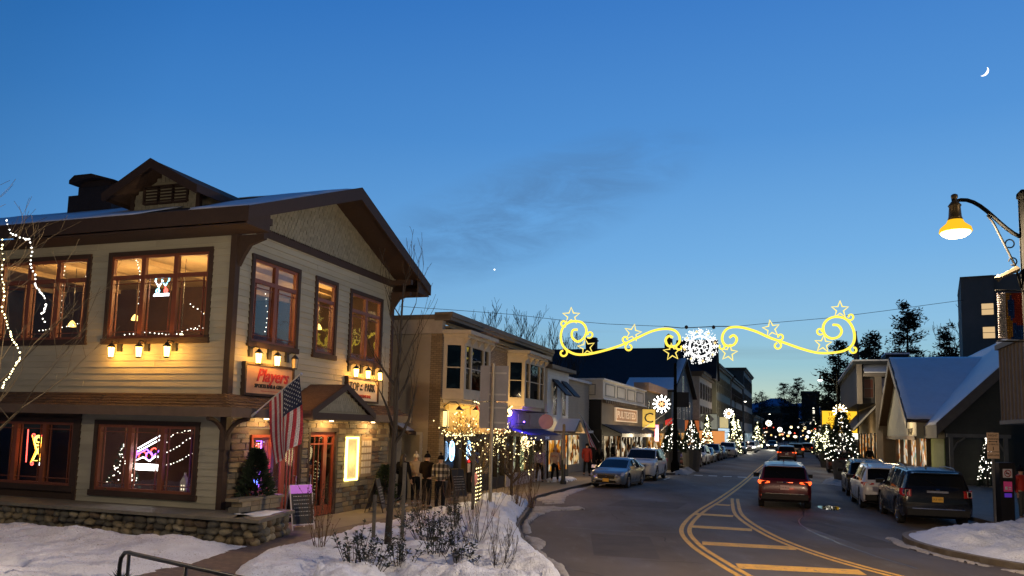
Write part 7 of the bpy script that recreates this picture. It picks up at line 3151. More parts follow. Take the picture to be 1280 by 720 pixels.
 for s in (-1, 1):
  M = MB()
  if kind == 'bigsuv':
   y0, y1 = s * W_ * .74, s * W_ * .985
   z0, z1 = .93, 1.16
  elif suv:
   y0, y1 = s * W_ * .56, s * W_ * .965
   z0, z1 = .90, 1.03
  else:
   y0, y1 = s * W_ * .5, s * W_ * .93
   z0, z1 = .74, .90
  xb = -h - .015
  zin = z0 + (z1 - z0) * (.45 if suv and kind != 'bigsuv' else .0)
  pts = [(xb, y0, zin), (xb + .05, y1 * .97, z0), (xb + .34, y1 * 1.035, z0 + .05), (xb + .30, y1 * 1.03, z1), (xb + .06, y1 * .96, z1 + .01), (xb + .02, y0, z1 - .02)]
  inner = [(x + .12, y * .9, z) for x, y, z in pts]
  k = len(pts)
  M.add(pts + inner, [tuple(range(k)), tuple(range(2 * k - 1, k - 1, -1))] + [(i, (i + 1) % k, k + (i + 1) % k, k + i) for i in range(k)])
  lm = recalc(M.build('tail_light', tl, root))
  if kind == 'bigsuv':
   M = MB()
   ya = s * W_ * .86
   M.tube([(xb - .012, ya - .07, z0 + .03), (xb - .012, ya - .07, z1 - .03), (xb - .012, ya + .04, z1 - .03), (xb - .012, ya + .04, z0 + .03)], .012, 4, closed=True)
   M.build('lamp_insert', P('pale lamp insert', (.6, .5, .4), .2), lm)
  M = MB()
  yr = s * W_ * .80
  M.box(-h - .02, -h + .04, min(yr - .07, yr + .07), max(yr - .07, yr + .07), .48, .53)
  M.build('reflector', EM('reflector glow', (1, .12, .05), 1.6) if rear_on else TLRED, root)
 M = MB()
 M.box(-h - .035, -h, -W_ * .30, W_ * .30, (.985 if kind == 'suv' else 1.06 if kind == 'bigsuv' else .86), (1.0 if kind == 'suv' else 1.12 if kind == 'bigsuv' else .875))
 M.build('tailgate_trim', CHR, root)
 pz = .80 if kind == 'suv' else .86 if kind == 'bigsuv' else .70
 M = MB()
 M.box(-h - .03, -h - .01, -.155, .155, pz - .08, pz + .08)
 pl = M.build('rear_plate', plate or PLY, root)
 text_mesh('plate_text', 'GKE 4721' if plate is not PLW else 'V58 BLG', .085, BLK, pl, face_matrix((-h - .032, 0, pz), (0, -1), (-1, 0)), .001)
 M = MB()
 M.hexa([(-h - .05, -W_ * .86, .36), (-h + .3, -W_ * .97, .36), (-h + .3, W_ * .97, .36), (-h - .05, W_ * .86, .36), (-h - .05, -W_ * .86, .56), (-h + .2, -W_ * .97, .60), (-h + .2, W_ * .97, .60), (-h - .05, W_ * .86, .56)])
 recalc(M.build('rear_bumper', PLAS if suv else paint_m, root))
 M = MB()
 if suv:
  M.box(-h - .062, -h - .02, -W_ * .72, W_ * .72, .565, .585)
  M.build('bumper_strip', CHR, root)
  M = MB()
  xt = S['rear'][1]
  zt = interp(S['top'], xt)
  M.hexa([(xt - .16, -W_ * .66, zt - .0), (xt + .14, -W_ * .70, zt + .02), (xt + .14, W_ * .70, zt + .02), (xt - .16, W_ * .66, zt - .0), (xt - .16, -W_ * .62, zt + .035), (xt + .2, -W_ * .66, zt + .06), (xt + .2, W_ * .66, zt + .06), (xt - .16, W_ * .62, zt + .035)])
  recalc(M.build('spoiler', paint_m, root))
  M = MB()
  M.prism([(-.9, -.02, S['H']), (-1.1, -.02, S['H']), (-1.08, -.02, S['H'] + .09)], (0, .04, 0))
  M.build('roof_fin', paint_m, root)
 M = MB()
 xr = (S['rear'][0] + S['rear'][1]) / 2
 M.tube([(S['rear'][0] - .02, 0, interp(S['top'], S['rear'][0]) + .03), (xr - .02, .30, interp(S['top'], xr) + .02)], .01, 4)
 M.build('rear_wiper', PLAS, root)
 M = MB()
 M.tube([(-h - .045, -.055, pz + .19 if kind != 'bigsuv' else pz + .3), (-h - .045, .055, pz + .19 if kind != 'bigsuv' else pz + .3)], .03, 6)
 M.build('badge', CHR, root)
 # front
 zf = .62 if kind == 'sedan' else .80 if kind == 'suv' else .88
 for s in (-1, 1):
  M = MB()
  y0, y1 = s * W_ * .44, s * W_ * .90
  x0 = h + .005
  pts = [(x0, y0, zf - .05), (x0 - .14, y1, zf - .02), (x0 - .40, y1 * 1.055, zf + .10), (x0 - .36, y1 * 1.0, zf + .15), (x0 - .10, y0 * 1.1, zf + .045)]
  inner = [(x - .12, y * .9, z - .02) for x, y, z in pts]
  k = len(pts)
  M.add(pts + inner, [tuple(range(k)), tuple(range(2 * k - 1, k - 1, -1))] + [(i, (i + 1) % k, k + (i + 1) % k, k + i) for i in range(k)])
  hl = recalc(M.build('headlight', HLON if head_on else HL, root))
  M = MB()
  M.box(h - .12, h + .0, s * W_ * .62 - .07, s * W_ * .62 + .07, .30, .36)
  M.build('fog_light', CHR, root)
 M = MB()
 M.hexa([(h - .12, -W_ * .50, zf - .16), (h + .015, -W_ * .46, zf - .16), (h + .015, W_ * .46, zf - .16), (h - .12, W_ * .50, zf - .16), (h - .14, -W_ * .52, zf + .04), (h - .01, -W_ * .48, zf + .04), (h - .01, W_ * .48, zf + .04), (h - .14, W_ * .52, zf + .04)])
 M.hexa([(h - .12, -W_ * .7, .26), (h + .0, -W_ * .6, .26), (h + .0, W_ * .6, .26), (h - .12, W_ * .7, .26), (h - .12, -W_ * .6, .38), (h + .01, -W_ * .5, .38), (h + .01, W_ * .5, .38), (h - .12, W_ * .6, .38)])
 recalc(M.build('grille', PLAS, root))
 M = MB()
 M.box(h - .02, h + .02, -W_ * .46, W_ * .46, zf + .01, zf + .035)
 M.box(h - .05, h + .02, -W_ * .75, W_ * .75, .225, .25)
 M.build('grille_bar', CHR, root)
 M = MB()
 M.tube([(h + .02, -.05, zf - .05), (h + .02, .05, zf - .05)], .035, 8)
 M.build('badge', CHR, root)
 if front_plate:
  M = MB()
  M.box(h + .015, h + .03, -.155, .155, zf - .30, zf - .15)
  M.build('front_plate', front_plate, root)
 return root

ZR = -.12
A0 = math.atan2(1, .375)

def carat(kind, lb, p, x, y, a, **kw):
 return make_car(kind, lb, p, (x, y, ZR), a, **kw)

PK_ = 'parked cars along the left kerb'
away, toward = A0, A0 + PI
MAR = paint('maroon', (.065, .003, .007), .1)
BKB = paint('black blue', (.004, .005, .008), .0, .22)
SIL = paint('silver', (.20, .205, .21), .6, .3)
WHI = paint('white', (.62, .62, .61), .0, .3)
DGY = paint('dark grey', (.05, .052, .055), .5)
DRD = paint('dark red', (.08, .012, .012), .4)
BLU = paint('steel blue', (.05, .075, .11), .5)
# driving away in the near lane
carat('suv', 'dark maroon estate car with glowing tail lights driving away in the middle of the street', MAR, 10.95, 31.0, math.atan2(1, .33), rear_on=True, plate=PLW, rails=False)
carat('suv', 'second dark red car with tail lights lit, ahead of the maroon one', DRD, 29.2, 81.5, A0 + .01, rear_on=True, plate=PLW)
carat('bigsuv', 'black car with one bright tail light ahead of the second red car', DGY, 36.6, 99.0, A0, rear_on=True)
# parked on the right, seen from behind
c1 = carat('bigsuv', 'black blue large parked car nearest on the right beside the snow mound', BKB, 13.95, 26.4, math.atan2(1, .30))
c2 = carat('suv', 'white parked car in front of the black blue one on the right', WHI, 15.0, 31.4, math.atan2(1, .32))
carat('suv', 'black parked car in front of the white one on the right kerb', BKB, 17.1, 37.3, math.atan2(1, .36))
light('tail_glow', (10.1, 27.6, .8), 5, (1, .1, .03), .1)
# left side, seen from the front
carat('sedan', 'silver grey parked sedan nearest on the left kerb with a yellow front plate', SIL, 5.55, 39.3, math.atan2(1, .43) + PI, front_plate=PLY)
carat('bigsuv', 'white parked car with black grille right behind the silver sedan', WHI, 7.95, 45.6, math.atan2(1, .36) + PI)
cols = [('suv', DRD, 'dark red', 62.3), ('suv', WHI, 'white', 68.2), ('sedan', SIL, 'silver', 74.0), ('suv', DGY, 'dark grey', 79.6), ('sedan', SIL, 'small silver', 85.5), ('bigsuv', WHI, 'tall white', 92.0), ('suv', SIL, 'pale silver', 109.5)]
desc = ['first in the row beyond the lit trees', 'second in the row beyond the lit trees', 'third in the row beyond the lit trees', 'fourth in the row beyond the lit trees', 'fifth in the row, just before the tall white one', 'facing the viewer with a broad windscreen', 'just past the far crossing with lit trees']
for (k, p, cn, y), dsc in zip(cols, desc):
 xx = LX(y, -9.05) + (.5 if y > 90 else 0)
 carat(k, cn + ' parked car ' + dsc, p, xx, y, toward, group=PK_, head_on=False)
# lit oncoming cars far away
for i, (y, c_off, p) in enumerate(((118, -7.6, WHI), (126, -7.8, SIL), (134, -7.9, WHI), (146, -5.2, DGY))):
 lbs = ['white car with bright headlights at the far end of the parked row', 'silver car with bright headlights behind the far white one', 'third car with bright headlights at the far end of the row', 'single oncoming car with glaring headlights left of the centre line']
 cc_ = carat('suv', lbs[i], p, LX(y, c_off), y, toward, head_on=True)
 light('headlight_beam', (2.5, 0, .75), 2500 if i == 3 else 700, (1, .93, .72), .12, cc_, spot=70, rot=(rad(84), 0, rad(-90)), blend=.9)
# far right traffic and parked cars
carat('suv', 'dark red parked car on the right just past the big lit tree', DRD, LX(60, 3.1), 60, away, rear_on=False)
carat('suv', 'white bumpered dark car parked on the right behind the second lit tree', DGY, LX(75, 3.2), 75, away)
carat('suv', 'red car braking far down the right lane', DRD, LX(118, 1.2), 118, away, rear_on=True)
for i, y in enumerate((84, 91, 98, 106, 114, 123, 132)):
 carat(('suv', 'sedan', 'bigsuv')[i % 3], ('first', 'second', 'third', 'fourth', 'fifth', 'sixth', 'last')[i] + ' of seven dim cars parked along the far right kerb', (DGY, SIL, BKB, WHI, MAR, DGY, BLU)[i], LX(y, 3.1), y, away, group='parked cars along the far right kerb')
for i, y in enumerate((154, 162, 171, 182)):
 carat('suv', ('nearest', 'second', 'third', 'farthest')[i] + ' of four tiny cars standing on the far left beyond the headlights', (DGY, WHI, SIL, DGY)[i], LX(y, -9), y, toward, group='parked cars at the far left end')

# ================================================================== people
def skin_body(name, joints, edges, radii, mat, parent, sub=1, root=0):
 me = bpy.data.meshes.new(name)
 me.from_pydata([tuple(j) for j in joints], edges, [])
 o = bpy.data.objects.new(name, me)
 COL.objects.link(o)
 m = o.modifiers.new('skin', 'SKIN')
 m.use_smooth_shade = True
 sv_ = me.skin_vertices[0].data
 for i, r in enumerate(radii):
  sv_[i].radius = r if isinstance(r, tuple) else (r, r)
 sv_[root].use_root = True
 s = o.modifiers.new('sub', 'SUBSURF')
 s.levels = s.render_levels = sub
 dg = bpy.context.evaluated_depsgraph_get()
 nm = bpy.data.meshes.new_from_object(o.evaluated_get(dg))
 bpy.data.objects.remove(o)
 nm.materials.clear()
 nm.materials.append(mat)
 nm.name = name
 o = bpy.data.objects.new(name, nm)
 COL.objects.link(o)
 o.parent = parent
 return o

SKIN = P('skin', (.42, .24, .16), .6, nz=(5, .05))
HAIRD = P('dark hair', (.02, .013, .008), .7)

def person(lb, loc, rz, h=1.70, jacket=None, legs=None, shoes=None, hat=None, hatc=None, hair=HAIRD, pose='stand', female=False, long_coat=False, long_hair=False, plaid=None, stripes=None, printc=None):
 """faces local -y; pelvis root; built at 1.70 m and scaled"""
 t = thing('person', lb, 'person', loc, rz)
 k = h / 1.70
 st = {'stand': (.0, .0), 'walk': (.17, -.15), 'stand2': (.03, -.04)}[pose]
 hipw, shw = .09, (.17 if female else .19)
 H = [Vector((0, 0, .93)), Vector((0, 0, 1.10)), Vector((0, .01, 1.28)), Vector((0, .01, 1.40)), Vector((0, 0, 1.475)), Vector((0, -.015, 1.56)), Vector((0, -.01, 1.64))]
 J = list(H)
 Rr = [(.13, .10), (.115, .09), (.14, .10), (.13, .09), .052, (.070, .085), (.062, .075)]
 E_ = [(0, 1), (1, 2), (2, 3), (3, 4), (4, 5), (5, 6)]

 def add(p, r, par):
  J.append(Vector(p))
  Rr.append(r)
  E_.append((par, len(J) - 1))
  return len(J) - 1
 foot = []
 for s, f in ((-1, st[0]), (1, st[1])):
  hp = add((s * hipw, 0, .88), .085, 0)
  kn = add((s * (hipw + .01), -f * .75 - .02, .48), .056, hp)
  an = add((s * (hipw + .01), -f * 1.0 + (.05 if f < 0 else 0), .09 + (.05 if f < 0 else 0)), .037, kn)
  to = add((s * (hipw + .035), -f * 1.0 - .15 + (.05 if f < 0 else 0), .035 + (.01 if f < 0 else 0)), .032, an)
  foot.append((J[kn], J[an], J[to]))
 arms = []
 apose = {'stand': [((.23, .03, 1.12), (.16, -.20, 1.06)), ((.23, .03, 1.12), (.14, -.22, 1.10))], 'stand2': [((.25, .02, 1.13), (.27, -.06, .88)), ((.24, .05, 1.12), (.17, -.20, 1.05))],
         'walk': [((.24, .06, 1.13), (.25, .02, .87)), ((.24, -.02, 1.13), (.25, -.14, .90))]}[pose]
 for s, (el, wr) in zip((-1, 1), apose):
  sh = add((s * shw, .01, 1.385), .055, 3)
  e = add((s * el[0], el[1], el[2]), .042, sh)
  w = add((s * wr[0], wr[1], wr[2]), .028, e)
  d = (J[w] - J[e]).normalized()
  palm = add(J[w] + d * .075, (.034, .016), w)
  arms.append((J[sh], J[e], J[w]))
  side = Vector((s * -1, 0, 0)).cross(d)
  if side.length < .2:
   side = Vector((0, 1, 0)).cross(d)
  side.normalize()
  curl = d.cross(side).normalized() * s
  for fi, (off, ln) in enumerate(((-.030, .060), (-.010, .075), (.010, .078), (.030, .068))):
   b = add(J[palm] + side * off + d * .02, .0095, palm)
   m_ = add(J[b] + d * ln * .5 + curl * .010, .0085, b)
   add(J[m_] + d * ln * .42 + curl * .022, .007, m_)
  th_ = add(J[w] + d * .03 - side * .038, .011, w)
  add(J[th_] + d * .045 - side * .02 + curl * .01, .009, th_)
 S = Matrix.Scale(k, 4)
 J = [S @ j for j in J]
 Rr = [tuple(q * k for q in r) if isinstance(r, tuple) else r * k for r in Rr]
 skin_body('body', J, E_, Rr, SKIN, t, 1)
 # trousers
 jj = [Vector((0, 0, 1.0)), Vector((0, 0, .90))]
 rr = [(.135, .11), (.145, .12)]
 ee = [(0, 1)]
 for (kn, an, to), s in zip(foot, (-1, 1)):
  jj += [Vector((s * hipw, 0, .84)), kn, an + Vector((0, 0, .02))]
  rr += [.098, .070, .058]
  n = len(jj)
  ee += [(1, n - 3), (n - 3, n - 2), (n - 2, n - 1)]
 skin_body('trousers', [S @ j for j in jj], ee, [tuple(q * k for q in r) if isinstance(r, tuple) else r * k for r in rr], legs, t, 1)
 # shoes
 for kn, an, to in foot:
  b = Vector((an.x, an.y + .05, max(.045, an.z - .05)))
  skin_body('shoe', [S @ v for v in (b, Vector((an.x, an.y - .02, an.z - .03)), to + Vector((0, 0, .012)))], [(0, 1), (1, 2)], [.043 * k, .046 * k, (.045 * k, .035 * k)], shoes, t, 1)
 # jacket
 jj = [Vector((0, 0, .70 if long_coat else .90)), Vector((0, 0, 1.08)), Vector((0, .01, 1.26)), Vector((0, .01, 1.37)), Vector((0, .005, 1.455))]
 rr = [(.185, .16) if long_coat else (.170, .135), (.16, .13), (.178, .135), (.165, .12), (.075, .07)]
 ee = [(0, 1), (1, 2), (2, 3), (3, 4)]
 for sh, e, w in arms:
  jj += [sh, e, w]
  rr += [.080, .066, .050]
  n = len(jj)
  ee += [(3, n - 3), (n - 3, n - 2), (n - 2, n - 1)]
 jk = skin_body('jacket', [S @ j for j in jj], ee, [tuple(q * k for q in r) if isinstance(r, tuple) else r * k for r in rr], jacket, t, 2)
 # head details: nose, ears, eyes
 hc = S @ Vector((0, -.012, 1.59))
 M = MB()
 M.add([hc + Vector(v) * k for v in ((-.012, -.078, -.012), (.012, -.078, -.012), (0, -.076, .025), (0, -.108, -.012))], [(0, 1, 3), (1, 2, 3), (2, 0, 3)])
 for s in (-1, 1):
  M.octa(hc + Vector((s * .083, .01, 0)) * k, .02 * k)
 M.build('nose_and_ears', SKIN, t, kind='stuff')
 M = MB()
 for s in (-1, 1):
  M.octa(hc + Vector((s * .03, -.078, .018)) * k, .010 * k)
 M.box(hc.x - .022, hc.x + .022, hc.y - .083, hc.y - .070, hc.z - .052, hc.z - .044)
 M.build('eyes_and_mouth', P('dark feature', (.05, .015, .012), .5), t, kind='stuff')
 M = MB()
 base = hc + Vector((0, .012, .03)) * k
 cap = hatc or hair
 pr = []
 n = 14
 for i in range(7):
  a = PI / 2 * i / 6
  pr.append((.098 * math.cos(a) * k + .001, (.10 * math.sin(a)) * k))
 M.lathe(base, [(.092 * k, -.035 * k)] + pr, n)
 ho = M.build('hat' if hat else 'hair', cap, t, smooth=True)
 if hat == 'beanie':
  M = MB()
  M.lathe(base, [(.104 * k, -.035 * k), (.108 * k, -.01 * k), (.103 * k, .018 * k)], n)
  M.octa(base + Vector((0, 0, .135 * k)), .045 * k)
  M.octa(base + Vector((0.01, 0, .14 * k)), .04 * k)
  M.build('hat_cuff', cap, ho, smooth=True)
 if not hat or long_hair:
  M = MB()
  if long_hair:
   M.tube([hc + Vector((0, .05, .05)) * k, hc + Vector((0, .085, -.06)) * k, hc + Vector((0, .10, -.20)) * k, hc + Vector((0, .10, -.32)) * k], [.08 * k, .085 * k, .075 * k, .04 * k], 8)
  else:
   M.tube([hc + Vector((0, .03, .05)) * k, hc + Vector((0, .045, -.06)) * k], [.085 * k, .06 * k], 8)
  M.build('hair', hair, t, smooth=True)
 # hood / collar
 M = MB()
 M.tube([S @ Vector((.075 * math.cos(rad(a)), .012 + .075 * math.sin(rad(a)), 1.455 + .01 * math.sin(rad(a)))) for a in range(0, 360, 30)], .026 * k, 6, closed=True)
 M.build('collar', jacket, t, smooth=True)
 if printc:
  M = MB()
  for r in range(1):
   for q in range(9):
    a = -1.0 + q * .25
    x, z = .12 * math.sin(a), 1.23 + .045 * math.cos(a)
    M.box(x * k - .010, x * k + .010, .14 * k, .152 * k, z * k, (z + .035) * k)
  M.build('back_print', printc, t, kind='stuff')
 return t

BJ = P('black coat', (.007, .007, .009), .95, nz=(6, .2), spec=.08)
CRJ = P('cream coat', (.30, .21, .13), .85, nz=(8, .1))
BRJ = P('dark brown jacket', (.014, .010, .008), .95, spec=.08)
DN = P('dark trousers', (.008, .009, .012), .95, spec=.08)
WSH = P('white shoes', (.55, .52, .48), .6)
GSH = P('dark shoes', (.03, .03, .03), .6)
LAV = P('lavender hoodie', (.34, .24, .42), .85, nz=(5, .08))
PKH = P('pale pink hoodie', (.52, .33, .27), .85, nz=(5, .08))
REDJ = P('red jacket cloth', (.22, .015, .012), .8)
KNIT = P('cream knit hat', (.60, .50, .36), .9, bump=(60, 1))
# plaid: a woven check in the cloth colour
PLD = P('black and cream plaid', (.02, .018, .016), .85)
tp = PLD.node_tree
cc = nd(tp, 'ShaderNodeTexCoord')
sp3 = nd(tp, 'ShaderNodeSeparateXYZ')
tp.links.new(cc.outputs['Object'], sp3.inputs[0])
fz = mth(tp, 'GREATER_THAN', mth(tp, 'FRACT', mth(tp, 'MULTIPLY', sp3.outputs[2], 5.2)), .58)
fx = mth(tp, 'GREATER_THAN', mth(tp, 'FRACT', mth(tp, 'MULTIPLY', sp3.outputs[0], 7.5)), .5)
both = mth(tp, 'MULTIPLY', fz, fx)
one = mth(tp, 'MAXIMUM', fz, fx)
c_a = mixc(tp, one, (.012, .012, .011), (.13, .11, .085))
c_b = mixc(tp, both, c_a, (.50, .43, .32))
tp.links.new(c_b, tp.nodes['Principled BSDF'].inputs['Base Color'])
GX = [(-3.45, 25.25), (-3.15, 26.2), (-2.62, 24.8), (-2.12, 24.05)]
person('person in a black coat with dark hair at the left of the waiting group', (*GX[0], 0), rad(160), 1.70, BJ, DN, WSH, pose='stand2', female=True, long_hair=True, long_coat=True)
person('person with a cream knit hat and cream coat facing the group', (*GX[1], 0), rad(35), 1.68, CRJ, DN, WSH, hat='beanie', hatc=KNIT, pose='stand', female=True)
person('person in a dark jacket and black beanie left of the plaid jacket', (*GX[2], 0), rad(150), 1.74, BRJ, DN, GSH, hat='beanie', hatc=BJ, pose='stand')
person('person in a black and cream plaid jacket seen from behind', (*GX[3], 0), rad(175), 1.72, PLD, DN, GSH, hat='beanie', hatc=BJ, pose='stand')
person('person in a lavender hoodie walking away on the left pavement', (1.50, 38.4, 0), rad(160), 1.72, LAV, DN, GSH, pose='walk', printc=P('violet print', (.15, .05, .25), .8))
person('person in a pale pink hoodie with a pale hat walking away', (2.28, 38.7, 0), rad(160), 1.72, PKH, DN, WSH, hat='beanie', hatc=PKH, pose='walk', printc=P('red print 2', (.4, .06, .04), .8))
person('person in a long red jacket on the pavement behind the silver sedan', (4.45, 44.5, 0), rad(160), 1.85, REDJ, DN, GSH, pose='walk', long_coat=True, hat='hood', hatc=BJ)
person('person in dark clothes walking right of the red jacket', (5.35, 45.9, 0), rad(165), 1.6, BJ, DN, GSH, pose='walk', female=True, long_hair=True)
person('person in black standing before the lit windows of the corner shop', (7.0, 52.5, 0), rad(100), 1.8, BJ, DN, GSH, pose='stand2')
person('person in a bright red jacket at the right edge beside the pay kiosk', (16.95, 25.7, 0), rad(20), 1.72, P('bright red jacket', (.45, .03, .02), .7), P('grey trousers', (.06, .065, .06), .8), GSH, hat='beanie', hatc=BJ, pose='stand2')
person('dark figure walking on the right pavement under the yellow sign', (LX(62, 5.6), 62, 0), rad(-20), 1.8, BJ, DN, GSH, pose='walk')

# ================================================================== vegetation
BARK = P('grey bark', (.075, .062, .048), .9, nz=(9, .3), bump=(30, .8))
BARKD = P('dark bare twigs', (.035, .027, .02), .9, nz=(9, .3))

def branches(M, p, d, L, r, depth, rr, spread=.55, up=.12, kids=3, tips=None, minr=.004, segs=3):
 pts = [Vector(p)]
 d = Vector(d).normalized()
 rs = [r]
 for i in range(segs):
  d = (d + Vector((rr.uniform(-1, 1), rr.uniform(-1, 1), rr.uniform(-.6, 1) * .7)) * .16 + Vector((0, 0, up * .4))).normalized()
  pts.append(pts[-1] + d * L / segs)
  rs.append(max(minr, r * (1 - .55 * (i + 1) / segs)))
 M.tube(pts, rs, 5 if r > .03 else 3, caps=False)
 if tips is not None and depth <= 1:
  tips.append(pts)
 if depth <= 0:
  return
 for k in range(kids):
  f = rr.uniform(.35, 1.0) if k else 1.0
  i = min(segs, max(1, int(round(f * segs))))
  ax = Vector((rr.uniform(-1, 1), rr.uniform(-1, 1), rr.uniform(-.3, .5)))
  nd2 = (d + ax * spread * 1.3 + Vector((0, 0, up))).normalized()
  branches(M, pts[i], nd2, L * rr.uniform(.55, .8), rs[i] * .72, depth - 1, rr, spread, up, kids, tips, minr, segs)

def bare_tree(lb, loc, h, r, lead=.45, depth=4, seed=1, spread=.5, kids=3, mat=BARK, nlimb=6, minr=.004, lean=(0, 0), up=.15, limb=.42, name='bare_tree', cat='tree', group=None):
 rr = random.Random(seed)
 t = thing(name, lb, cat, loc, 0, group)
 M = MB()
 top = Vector((lean[0], lean[1], h * .9))
 pts = [Vector((0, 0, -.05)), top * .3 + Vector((.02, .01, 0)), top * .6, top]
 M.tube(pts, [r, r * .85, r * .55, r * .2], 8)
 M.build('trunk', mat, t, smooth=True)
 M = MB()
 tips = []
 for i in range(nlimb):
  f = lead + (1 - lead) * (i + .5) / nlimb
  p = top * f
  a = i * 2.4 + rr.uniform(-.4, .4)
  d = Vector((math.cos(a), math.sin(a), .7 + f * .8))
  branches(M, p, d, h * limb * (1.15 - f * .6), r * (1.05 - f) * .8 + minr * 1.5, depth - 1, rr, spread, up, kids, tips, minr)
 M.build('branches', mat, t, kind='stuff')
 return t, tips

bare_tree('slender young bare tree on the planting island in front of the restaurant gable', (-2.5, 16.3, 0), 6.3, .075, .36, 4, 9, .34, 2, BARKD, 12, .004, (.12, .1), .26, .17)
tw = thing('tree_stakes', 'two wooden stakes tied to the slender bare tree on the island', 'stakes', (0, 0, 0))
STK = P('weathered stake', (.10, .09, .075), .85, nz=(6, .3), bump=(20, .5))
for (x, y, zt) in ((-2.86, 16.7, 1.12), (-2.30, 17.1, 1.80)):
 M = MB()
 M.box(x - .035, x + .035, y - .035, y + .035, -.1, zt)
 M.build('stake', STK, tw)
M = MB()
M.tube([(-2.86, 16.7, .98), (-2.5, 16.35, .95), (-2.30, 17.1, 1.1)], .012, 4)
M.build('tie', BLK, tw)
# tree wrapped in lights at the left edge: mostly outside the frame, its lit limbs and twigs hang in
t, tips = bare_tree('bare tree with strings of white lights hanging in from the left edge', (-8.5, 11.4, 0), 5.0, .05, .30, 4, 12, .6, 3, P('olive twig bark', (.10, .075, .04), .9, nz=(9, .3)), 11, .003, (.1, .2), .10, .36)
t2 = string_lights('white bulb strings winding down two limbs of the tree at the left edge', (0, 0, 0), 0,
          [], .1, .02, BULB)
bpy.data.objects.remove(t2.children[0]) if t2.children else None
for ch in list(t2.children):
 bpy.data.objects.remove(ch)
bpy.data.objects.remove(t2)

def px_path(pts, Y, dY=.0):
 return [tuple(px(x, y, Y + dY * math.sin(i * 1.3))) for i, (x, y) in enumerate(pts)]

WB = EM('white tree bulb', (1, .95, .84), 6)
string_lights('white bulbs zigzagging down the outer limb of the tree at the left edge', (0, 0, 0), 0,
         [px_path([(8, 276), (14, 292), (28, 298), (38, 300), (40, 312), (38, 330), (43, 345), (46, 360), (56, 372), (58, 382), (52, 392), (56, 402)], 10.6, .25)], .085, .0145, WB)
string_lights('yellowish bulbs running down the trunk of the tree at the left edge', (0, 0, 0), 0,
         [px_path([(2, 300), (4, 322), (3, 345), (6, 365), (3, 385), (8, 402), (12, 414), (16, 424), (24, 436), (26, 446), (20, 456), (14, 466), (6, 478), (1, 486)], 10.9, .25)], .085, .0145, EM('yellow tree bulb', (1, .85, .42), 8))

# the lit broad tree on the pavement before the brick shops: trunk wrapped, crown full of bulbs
rr = random.Random(33)
t = thing('lit_street_tree', 'small broad crowned tree wrapped in fairy lights before the brick shops', 'tree', (-1.0, 25.6, 0))
M = MB()
M.tube([(0, 0, -.05), (.02, 0, .8), (0, 0, 1.3)], [.07, .06, .05], 8)
M.build('trunk', BARKD, t)
M = MB()
tips = []
for i in range(9):
 a = i * .7
 branches(M, (0, 0, 1.0 + .05 * i), (math.cos(a) * .7, math.sin(a) * .7, .75), .9, .035, 3, rr, .6, .1, 3, tips, .005)
M.build('branches', BARKD, t, kind='stuff')
M = MB()
for i in range(170):
 pts = rr.choice(tips)
 p = Vector(rr.choice(pts)) + Vector((rr.uniform(-.06, .06), rr.uniform(-.06, .06), rr.uniform(-.06, .06)))
 M.octa(p, .020 * rr.uniform(.7, 1.35))
for i in range(70):
 a = i * .9
 M.octa((.085 * math.cos(a), .085 * math.sin(a), .1 + i * .0175), .022)
M.build('bulbs', YBULB, t, kind='stuff')
M = MB()
for i in range(700):
 pts = rr.choice(tips)
 p = Vector(rr.choice(pts)) + Vector((rr.uniform(-.12, .12), rr.uniform(-.12, .12), rr.uniform(-.12, .12)))
 u = Vector((rr.uniform(-1, 1), rr.uniform(-1, 1), rr.uniform(-1, 1))) * .07
 v = Vector((rr.uniform(-1, 1), rr.uniform(-1, 1), rr.uniform(-1, 1))) * .04
 M.add([p, p + u, p + v], [(0, 1, 2)])
M.build('leaves', P('brown oak leaf', (.06, .04, .02), .9), t, kind='stuff')
light('tree_glow', (0, -.8, 1.6), 35, (1, .72, .36), .5, t)
rr = random.Random(35)
t = thing('lit_shrub_tree', 'lower dark bush hung with fairy lights right of the road sign pole', 'tree', (.1, 29.4, 0))
M = MB()
tips = []
for i in range(10):
 a = i * .63
 branches(M, (0, 0, .5 + .04 * i), (math.cos(a), math.sin(a), .9), .9, .03, 3, rr, .6, .1, 3, tips, .006)
M.tube([(0, 0, -.05), (0, 0, .9)], .06, 6)
M.build('branches', BARKD, t, kind='stuff')
M = MB()
for i in range(105):
 p = Vector(rr.choice(rr.choice(tips))) + Vector((rr.uniform(-.06, .06), rr.uniform(-.06, .06), rr.uniform(-.06, .06)))
 M.octa(p, .022 * rr.uniform(.7, 1.35))
M.build('bulbs', YBULB, t, kind='stuff')
M = MB()
for i in range(900):
 p = Vector(rr.choice(rr.choice(tips))) + Vector((rr.uniform(-.14, .14), rr.uniform(-.14, .14), rr.uniform(-.14, .14)))
 u = Vector((rr.uniform(-1, 1), rr.uniform(-1, 1), rr.uniform(-1, 1))) * .08
 v = Vector((rr.uniform(-1, 1), rr.uniform(-1, 1), rr.uniform(-1, 1))) * .05
 M.add([p, p + u, p + v], [(0, 1, 2)])
M.build('leaves', P('dull red leaf', (.05, .02, .012), .9), t, kind='stuff')
rr = random.Random(36)
t = thing('lit_garland', 'evergreen garland with bulbs and a yellow lantern string under the near bay window', 'garland', tuple(br.matrix_basis @ Vector((0, -1.1, 3.5))), th2)
M = MB()
B2_ = MB()
